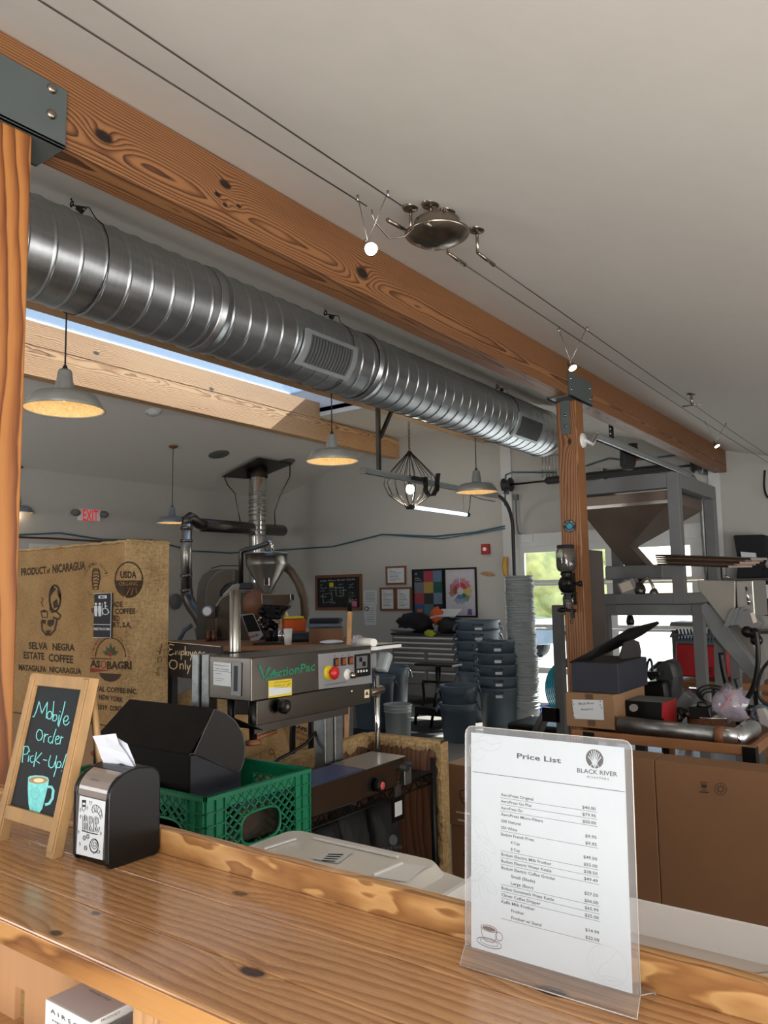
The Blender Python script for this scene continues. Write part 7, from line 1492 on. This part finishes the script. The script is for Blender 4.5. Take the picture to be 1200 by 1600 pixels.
for r in range(6):
    for c2 in range(3): b.poly([(1099+c2*9, 1042+r*2.2), (1105+c2*9, 1042.4+r*2.2), (1105+c2*9, 1043.4+r*2.2), (1099+c2*9, 1043+r*2.2)], fr_, Vector((-.003, 0, 0)))
o = b.build('vent_slot', M['black'], t); o['kind'] = 'stuff'
t = thing('storage_rack', 'grey slatted rack above the red machine near the door', 'rack', (8.2, 2.1, 1.2)); fr2 = fk(8.1)
for k in range(2): MB().prism([fr2(*p) for p in ((1048, 972+k*18), (1132, 975+k*18), (1134, 981+k*18), (1046, 978+k*18))], (.35, 0, 0)).build('rack_shelf', M['frame'], t)
for k in range(14): x = 1056+k*5.4; MB().prism([fr2(x, 983), fr2(x+2, 983), fr2(x+4, 991), fr2(x+2, 991)], (.02, 0, 0)).build('rack_slat', M['rubber'], t)
for x in (1050, 1128): q = fr2(x, 985); MB().box((8.15, q.y-.02, 0), (8.19, q.y+.02, q.z)).build('rack_leg', M['frame'], t)
t = thing('office_chair', 'black office chair silhouetted against the bright door', 'chair', tuple(at(1032, 1090, X=6.6))); fo = fk(6.6)
MB().prism([fo(*p) for p in ((1010, 1048), (1026, 1034), (1048, 1034), (1057, 1048), (1060, 1062), (1050, 1074), (1024, 1074), (1010, 1060))], (.12, 0, 0)).build('back_rest', M['black'], t, .03)
q = fo(1035, 1078); MB().box((6.35, q.y-.25, q.z-.08), (6.85, q.y+.25, q.z)).build('seat', M['black'], t, .03); MB().cyl((6.6, q.y, .1), (6.6, q.y, q.z-.08), .03).build('column', M['black'], t)
for k in range(5): a_ = k*2*math.pi/5; MB().tube([(6.6, q.y, .12), (6.6+.3*math.cos(a_), q.y+.3*math.sin(a_), .05)], .02, 6).build('leg', M['black'], t)
o = MB().lathe([(0, -.01), (.03, -.01), (.036, .02), (.026, .07), (0, .09)], tuple(fk(6.9)(985, 975)), 20).build('hanging_bell', M['black']); tag(o, 'small dark lamp silhouetted in the bright door', 'lamp')
b = MB(); q = fk(6.9)(985, 968); b.cyl(q, Vector((q.x, q.y, zf)), .004); o2 = b.build('cord', M['black'], o); MW[o2] = Matrix()
# teal hose coil and blue crate by the door
t = thing('teal_hose_coil', 'teal hose coil hanging left of the wooden post', 'hose', tuple(at(880, 1075, X=6.2))); b = MB(); cc = at(884, 1078, X=6.2)
for k in range(6): b.lathe([(.26-.012*k+.008, 0), (.26-.012*k, .008), (.26-.012*k-.008, 0), (.26-.012*k, -.008)], (6.2+.02*k, cc.y-.08+.005*k, cc.z), 32, AX, close=True)
b.build('coil', M['teal'], t)
q0, q1 = at(843, 1062, X=8.7), at(868, 1068, X=8.7)
t = thing('blue_lattice_crate', 'blue lattice crate glowing in the door light', 'crate', (8.9, q0.y, 0)); b = MB(); f9 = fk(8.7)
zA, zB = f9(850, 1108).z, f9(850, 1133).z; yL, yR_ = f9(839, 1120).y, f9(862, 1120).y
for k in range(9): y = yR_+(yL-yR_)*k/8; b.box((8.7, y-.008, zB), (8.712, y+.008, zA))
for k in range(5): z = zB+(zA-zB)*k/4; b.box((8.7, yR_, z-.008), (8.712, yL, z+.008)); b.box((9.0, yR_, z-.008), (9.012, yL, z+.008)); b.box((8.7, yR_, z-.008), (9.01, yR_+.01, z+.008)); b.box((8.7, yL-.01, z-.008), (9.01, yL, z+.008))
b.build('lattice', M['blueprint'], t); MB().box((8.68, yR_-.1, 0), (9.1, yL+.1, zB)).build('stand', M['white'], t)
MB().obox(at(858, 1118, X=5.88), AY, AX, UP, (-.09, .06), (0, .02), (-.05, .06)).build('side_bracket', M['black'], lf)
t = thing('black_case', 'black equipment case on the floor behind the price list', 'case', tuple(at(845, 1150, X=6.8))); q = at(845, 1128, X=6.8); MB().box((6.6, q.y-.3, 0), (7.1, q.y+.25, q.z)).build('case_body', M['black'], t, .02)
for k in (0, 1): MB().tube([at(833+k*9, 1150, X=6.4), at(842+k*9, 1128, X=6.4), at(852+k*6, 1112, X=6.4)], .028, 8).build('grey_tube', M['frame'], t)
# ================================================================ shelf with black bags at the right edge
t = thing('wall_shelf', 'dark wall shelf behind the feeder at the right edge', 'shelf', (9.7, 1.5, 1.5)); f97 = fk(9.6)
q0, q1 = f97(1112, 905), f97(1205, 905); MB().box((9.5, q1.y-.3, q0.z-.03), (9.99, q0.y, q0.z)).build('shelf_board', M['dsteel'], t); q2 = f97(1150, 985); MB().box((9.5, q1.y-.3, q2.z-.03), (9.99, q2.y, q2.z)).build('shelf_board', M['dsteel'], t)
MB().box((9.5, q1.y-.3, f97(1180, 1057).z-.03), (9.99, f97(1135, 1057).y, f97(1180, 1057).z)).build('shelf_board', M['dsteel'], t)
b = MB(); b.box((9.95, q0.y-.04, 0), (9.99, q0.y, q0.z+.15)); b.box((9.95, q0.y-.34, 0), (9.99, q0.y-.3, q0.z+.15)); b.build('shelf_upright', M['black'], t)
for k, (px, lab) in enumerate(([((1145, 836), (1195, 835), (1194, 870), (1189, 880), (1194, 903), (1150, 905), (1153, 880)), 'tall black bag standing on the wall shelf with papers tucked in'], [((1190, 888), (1215, 886), (1215, 920), (1188, 922)), 'black bag cut by the right frame edge on the wall shelf'], [((1183, 936), (1212, 936), (1212, 962), (1184, 962)), 'folded black bag on the lower wall shelf'])):
    q = [f97(*p) for p in px]; o = MB().prism(q, (.28, 0, 0)).build('black_bag', M['cloth'], bevel=.02); tag(o, lab, 'bag'); 
random.seed(17)
for k, (px, m_, lab) in enumerate(((((1157, 862), (1180, 864), (1182, 880), (1160, 878)), 'paper', 'pale paper tucked in front of the tall black bag'), (((1174, 922), (1186, 921), (1187, 934), (1175, 934)), 'greycloth', 'grey packet on the shelf right of the feeder'), (((1191, 914), (1212, 913), (1212, 934), (1191, 935)), 'paper', 'white labelled packet at the right frame edge'))):
    q = [fk(9.5)(*p) for p in px]; o = MB().prism(q, (.05, 0, 0)).build('paper_packet', M[m_]); tag(o, lab, 'packet')
# ================================================================ wall grinder on the post
gr = thing('wall_grinder', 'cast iron coffee mill with a glass jar mounted on the far post', 'grinder', tuple(at(890, 920, X=5.2)))
gx = 5.2; fg = fk(gx); c = lambda x, y: fg(x, y)
r_ = (c(870, 878).y-c(899, 878).y)/2; jc = c(884.5, 878); zj = lambda y: c(885, y).z
MB().lathe([(r_*.7, zj(893)), (r_*.92, zj(890)), (r_, zj(884)), (r_, zj(864)), (r_*.9, zj(857)), (r_*.86, zj(856))], (gx, jc.y, 0), 32).build('glass_jar', glassy('jar_glass', (.72, .72, .70), .14, .18, (150, 146, 138)), gr)
MB().lathe([(0, zj(892.5)), (r_*.66, zj(892)), (r_*.88, zj(889)), (r_*.94, zj(884)), (r_*.94, zj(871)), (0, zj(871))], (gx, jc.y, 0), 28).build('coffee_beans', P('dark_beans', (44, 34, 28), .8, var=.5, ns=120, bmp=.6, bs=120), gr)
MB().lathe([(0, zj(851)), (r_*.82, zj(851.5)), (r_*.88, zj(853)), (r_*.88, zj(857)), (0, zj(857))], (gx, jc.y, 0), 32).build('jar_lid', M['blackm'], gr)
gy = c(886, 911).y
MB().lathe([(0, zj(893)), (.04, zj(893)), (.045, zj(897)), (.035, zj(901)), (.05, zj(904)), (.062, zj(911)), (.058, zj(919)), (.04, zj(926)), (0, zj(927))], (gx, gy, 0), 24).build('mill_body', M['black'], gr)
b = MB(); b.lathe([(.0, -.06), (.028, -.06), (.040, -.045), (.040, .03), (0, .03)], tuple(c(889, 911)), 20, AX); b.build('gear_cover', M['black'], gr)
b = MB(); b.cyl(c(893, 913), c(905, 912), .010); b.lathe([(0, -.012), (.018, -.01), (.021, .0), (.018, .01), (0, .012)], tuple(c(907, 912)), 16, AY); b.build('crank_hub', M['black'], gr)
b = MB(); b.tube([c(884, 926), c(881, 935), c(882, 946), c(886, 953), c(892, 954), c(896, 952)], .009, 6); b.build('clamp_arm', M['black'], gr); b = MB(); b.box((gx-.04, c(898, 928).y, zj(929)), (gx+.04, c(880, 928).y, zj(926.5))); b.build('mill_plate', M['black'], gr)
MB().lathe([(0, 0), (.03, 0), (.036, .06), (.033, .06), (.028, .004), (0, .004)], tuple(c(888.5, 950)), 20).build('catch_cup', M['acrylic'], gr); MB().cyl(c(894.5, 928), c(894.5, 950), .006).build('screw_rod', M['chrome'], gr)
b = MB(); b.ball(c(877.5, 953), (.02, .035, .018), 10, 7); b.cyl(c(877, 953), c(900, 954), .01); b.box((gx-.015, c(896.5, 960).y, zj(966)), (gx+.015, c(893, 960).y, zj(954))); b.build('crank_handle', M['black'], gr)
b = MB(); b.ring((893.5, 971), 2.0, .9, fg, ry=3.6); o = b.build('clamp_ring', M['black'], gr); o.modifiers.new('s', 'SOLIDIFY').thickness = .005
MB().box((gx, gy-.025, zj(945)), (5.298, gy+.025, zj(895))).build('wall_bracket', M['black'], gr)
# ================================================================ trolley with boxes, pipe and pot
tr = thing('wooden_trolley', 'wood rimmed trolley with black corner legs, piled with parts', 'trolley', (4.1, 1.2, 0))
TX = 3.78; rt = at(925, 1143, X=TX).z; rb = at(1060, 1166, X=TX).z-.015; yl = at(893, 1140, X=TX).y; yr = at(1180, 1168, X=TX).y; X2 = TX+.95
MB().box((TX, yr, rb), (TX+.025, yl-.0, rt)).build('rim_board', M['tablewood'], tr, .003); MB().box((X2, yr, rb), (X2+.025, yl, rt)).build('rim_board', M['tablewood'], tr, .003)
MB().box((TX+.025, yr, rb), (X2, yr+.025, rt)).build('rim_board', M['tablewood'], tr, .003); MB().box((TX+.025, yl-.025, rb), (X2, yl, rt)).build('rim_board', M['tablewood'], tr, .003)
MB().box((TX+.025, yr+.025, rb+.005), (X2, yl-.025, rb+.025)).build('tray_board', M['tablewood'], tr); MB().box((TX+.02, yr+.02, .25), (X2, yl-.02, .27)).build('lower_shelf', M['dsteel'], tr)
for (x, y) in ((TX-.004, yr+.0), (TX-.004, yl-.115), (X2-.03, yr), (X2-.03, yl-.06)): MB().box((x, y-.003, 0), (x+.055, y+.055, rt-.004)).build('corner_leg', M['black'], tr, .002)
zz = rb+.026
def trbox(name, pxl, pxr, ybot, ytop, X, dp, mat, lab, cat='box', z=None, bev=.003):
    a, c_ = at(pxl, ybot, X=X), at(pxr, ybot, X=X); zt_ = at((pxl+pxr)/2, ytop, X=X).z; zb_ = z if z is not None else zz
    t = thing(name, lab, cat, (X+dp/2, (a.y+c_.y)/2, zb_)); MB().box((X, c_.y, zb_), (X+dp, a.y, zt_)).build('box_body', mat, t, bev); return t, a.y, c_.y, zb_, zt_
t, ya, yb_, z0_, zc1 = trbox('cardboard_box', 885.5, 961, 1135, 1084, 3.86, .48, M['card'], 'cardboard box with handwritten paper label on the trolley', z=rt+.002)
f3 = fk(3.857); l3 = Vector((-.001, 0, 0))
lb = MB().poly([(893.5, 1093), (942, 1094), (944, 1125), (897, 1123)], f3).build('paper_label', M['paper'], t)
b = MB(); b.text('Black River', (904, 1101), (929, 1100), 3.6, f3, l3); b.text('Roasters', (908.5, 1110), (927, 1109), 3.2, f3, l3)
for x, y in ((895, 1096), (896, 1100), (938, 1096), (938, 1102), (940, 1106), (896, 1114), (898, 1121)): b.disc((x, y), .9, f3, l3, n=8)
b.build('handwriting', M['ink'], lb); b = MB(); b.poly([(914, 1084.5), (926, 1085), (927, 1093), (915, 1092.5)], f3); b.poly([(918, 1125), (930, 1125.5), (930.5, 1135), (918.5, 1134)], f3); b.build('tape_strip', M['tape'], t)
t, ya2, yb2, z0_, zc2 = trbox('black_mailer_box', 893.5, 967, 1078, 1036, 3.90, .46, M['navycard'], 'black mailer box with its lid flung open, on the cardboard box', z=zc1+.001)
b = MB(); b.box((3.905, yb2+.004, zc2-.002), (4.355, ya2-.004, zc2+.0015)); b.build('box_opening', M['blackm'], t)
LD = [Vector((3.88, ya2+.01, zc2+.005)), at(1032, 972, X=4.55), ]
b = MB(); hx = 4.36; A_, B_ = at(893, 1030, X=3.9), at(967, 1002, X=4.36)
pts = [at(*p, X=X_) for p, X_ in (((890, 1036), 3.88), ((944, 1008), 4.1), ((981, 984), 4.3), ((1028, 972), 4.62), ((1030, 975), 4.64), ((1003, 993), 4.5), ((967, 1012), 4.25), ((915, 1036), 3.98))]
b.prism(pts, (0, 0, .006)); b.build('lid_panel', M['blackcard'], t); 
pts = [at(*p, X=X_) for p, X_ in (((975, 1004), 4.2), ((990, 999), 4.3), ((999, 1003), 4.34), ((1002, 1018), 4.35), ((1001, 1030), 4.35), ((984, 1034), 4.2), ((968, 1028), 4.1))]
b = MB(); b.prism(pts, (0, .006, 0)); b.build('lid_flap', M['greycard'], t)
t, ya3, yb3, z0_, z3 = trbox('red_black_box', 970, 1037, 1118, 1096, 4.02, .22, M['black'], 'black and red product box lying beside the cardboard box')
f4 = fk(4.018); MB().poly([(1034, 1098), (1037, 1098), (1037, 1122), (1034, 1122)], f4).build('red_edge', M['red'], t); MB().box((4.021, yb3-.002, zz), (4.24, yb3, z3-.002)).build('red_end', M['red'], t); MB().box((4.025, yb3+.004, z3), (4.236, ya3-.004, z3+.001)).build('painted_sheen_top', M['frame'], t)  # grey top sheet paints a sheen on the black box
MB().disc((990, 1106), 7, f4, ry=6).build('round_print', M['greycloth'], t)
pi = thing('metal_tube', 'long galvanised tube with an elbow lying on the trolley rim', 'pipe', (3.85, 1.2, rt))
p0, p1 = at(968, 1131, X=3.87), at(1126, 1153, X=3.87); p1.z = p0.z = (p0.z+p1.z)/2; p0.z += .01
MB().cyl(p0, p1, .042, .036, n=24).build('tube', M['galv2'], pi); MB().lathe([(.037, -.02), (.041, -.018), (.041, .018), (.037, .02)], tuple(p1), 24, (p1-p0)).build('ring_seam', M['bronze'], pi)
el = [p1, p1+(p1-p0).normalized()*.06, at(1150, 1153, X=3.88), at(1160, 1147, X=3.93), at(1168, 1141, X=4.02), at(1176, 1138, X=4.12)]
MB().tube(el, .040, 18).build('elbow', M['galv'], pi)
for e_ in el[2:5]: MB().lathe([(.040, -.006), (.044, 0), (.040, .006)], tuple(e_), 20, Vector((.5, -.8, .1))).build('elbow_seam', M['chrome'], pi)
pq = at(1112, 1140, X=4.25); t = thing('steel_pot', 'polished steel pot standing behind the metal tube', 'pot', (4.25, pq.y, zz)); r_ = .115; zp = at(1112, 1122, X=4.18).z
MB().lathe([(0, 0), (r_*.95, 0), (r_, .01), (r_, zp-zz), (r_*1.06, zp-zz+.003), (r_*1.06, zp-zz+.008), (r_*.96, zp-zz+.008), (r_*.94, .02), (0, .02)], (4.25, pq.y, zz), 36).build('pot_body', M['chrome'], t)
t = thing('black_device', 'black device with a wire handle resting on the steel pot', 'device', (4.25, pq.y, zp+.01)); f5 = fk(4.13)
MB().prism([f5(*p) for p in ((1075, 1104), (1108, 1106), (1112, 1122), (1078, 1124))], (.2, 0, 0)).build('device_body', M['black'], t, .006); MB().tube([f5(1091, 1105), f5(1090, 1098), f5(1097, 1097), f5(1104, 1099), f5(1106, 1106)], .005, 6).build('wire_handle', M['black'], t)
MB().box((4.14, f5(1104, 1104).y, f5(1090, 1104).z+.002), (4.3, f5(1080, 1104).y, f5(1090, 1104).z+.004)).build('painted_sheen_lid', M['frame'], t)  # thin grey sheet imitates sheen on top of the black device
random.seed(23); o = MB().ball(at(1142, 1100, X=4.2), (.05, .085, .085), 14, 10, .3).build('plastic_bag', M['bagfilm']); tag(o, 'crumpled clear zip bag on the trolley', 'bag')
b = MB(); fz5 = fk(4.12); b.line([(1128, 1110), (1146, 1082)], 3, fz5); o2 = b.build('zip_strip', P('pink_zip', (190, 120, 130), .4), o); MW[o2] = Matrix()
b = MB(); 
for k in range(3): b.lathe([(.085-.012*k, 0), (.092-.012*k, .007), (.085-.012*k, .014), (.078-.012*k, .007)], tuple(at(1116, 1087+3*k, X=4.45)), 24, Vector((-.4, -.2, .85)), close=True)
o = b.build('cable_coil', M['black']); tag(o, 'coil of black cable behind the steel pot', 'cable')
def polyobj(name, px, X, th, mat, lab, cat, bev=.004):
    o = MB().prism([fk(X)(*p) for p in px], (th, 0, 0)).build(name, mat, bevel=bev); tag(o, lab, cat); return o
polyobj('grey_bracket_box', [(1056, 1098), (1068, 1081), (1082, 1092), (1083, 1110), (1074, 1118), (1056, 1112)], 4.4, .12, M['frame'], 'folded grey metal box between the red box and the pot', 'box')
polyobj('black_grinder', [(1004, 1066), (1040, 1064), (1044, 1094), (1036, 1098), (1004, 1092)], 4.5, .25, M['black'], 'black machine body behind the red and black box', 'machine', .02)
polyobj('black_tray_stack', [(1005, 1050), (1030, 1049), (1032, 1056), (1005, 1058)], 4.5, .3, M['black'], 'black flat tray on the black machine body', 'tray')
polyobj('dark_hood', [(1022, 1054), (1024, 1042), (1040, 1030), (1052, 1036), (1058, 1058), (1054, 1108), (1030, 1110)], 4.58, .15, M['rubber'], 'black rounded hood in front of the bright door', 'hood', .03)
hose([(1010, 1052), (1012, 1036), (1016, 1030), (1019, 1040), (1018, 1052)], 4.55, .007, M['black'], 'thin wire loop standing on the black tray', 'wire_loop', 'wire')
polyobj('blue_wrap', [(1133, 1092), (1142, 1072), (1150, 1090), (1156, 1120), (1140, 1122)], 4.55, .05, M['bagfilm'], 'bluish plastic film behind the zip bag', 'film', 0)
polyobj('pale_cloth', [(1180, 1108), (1194, 1106), (1205, 1128), (1205, 1140), (1186, 1132)], 4.3, .06, M['greycloth'], 'pale cloth with dark marks at the right frame edge', 'cloth', .01)
hose([(1178, 1112), (1186, 1104), (1198, 1108), (1196, 1120), (1184, 1124), (1176, 1118), (1178, 1112)], 4.35, .012, M['bin'], 'blue grey ring of tubing left of the pale cloth', 'tube_ring', 'tube')
for k, (x, y) in enumerate(((1050, 1118), (1058, 1122), (1064, 1114), (1160, 1118), (1168, 1108), (1150, 1126))):
    random.seed(40+k); q = at(x, y, X=4.3+.03*k); q.z = max(q.z, zz+.03); o = MB().ball(q, (.03, .035, .03), 10, 7, .25).build('machine_part', M['dsteel' if k % 2 else 'black']); tag(o, 'small %s machine part on the trolley %s' % ('dark' if k % 2 else 'black', ['just right of the red end of the box', 'left of the steel pot, lower one', 'left of the steel pot, upper one', 'right of the zip bag, near the pot', 'right of the zip bag, higher one', 'between the pot and the elbow'][k]), 'part')
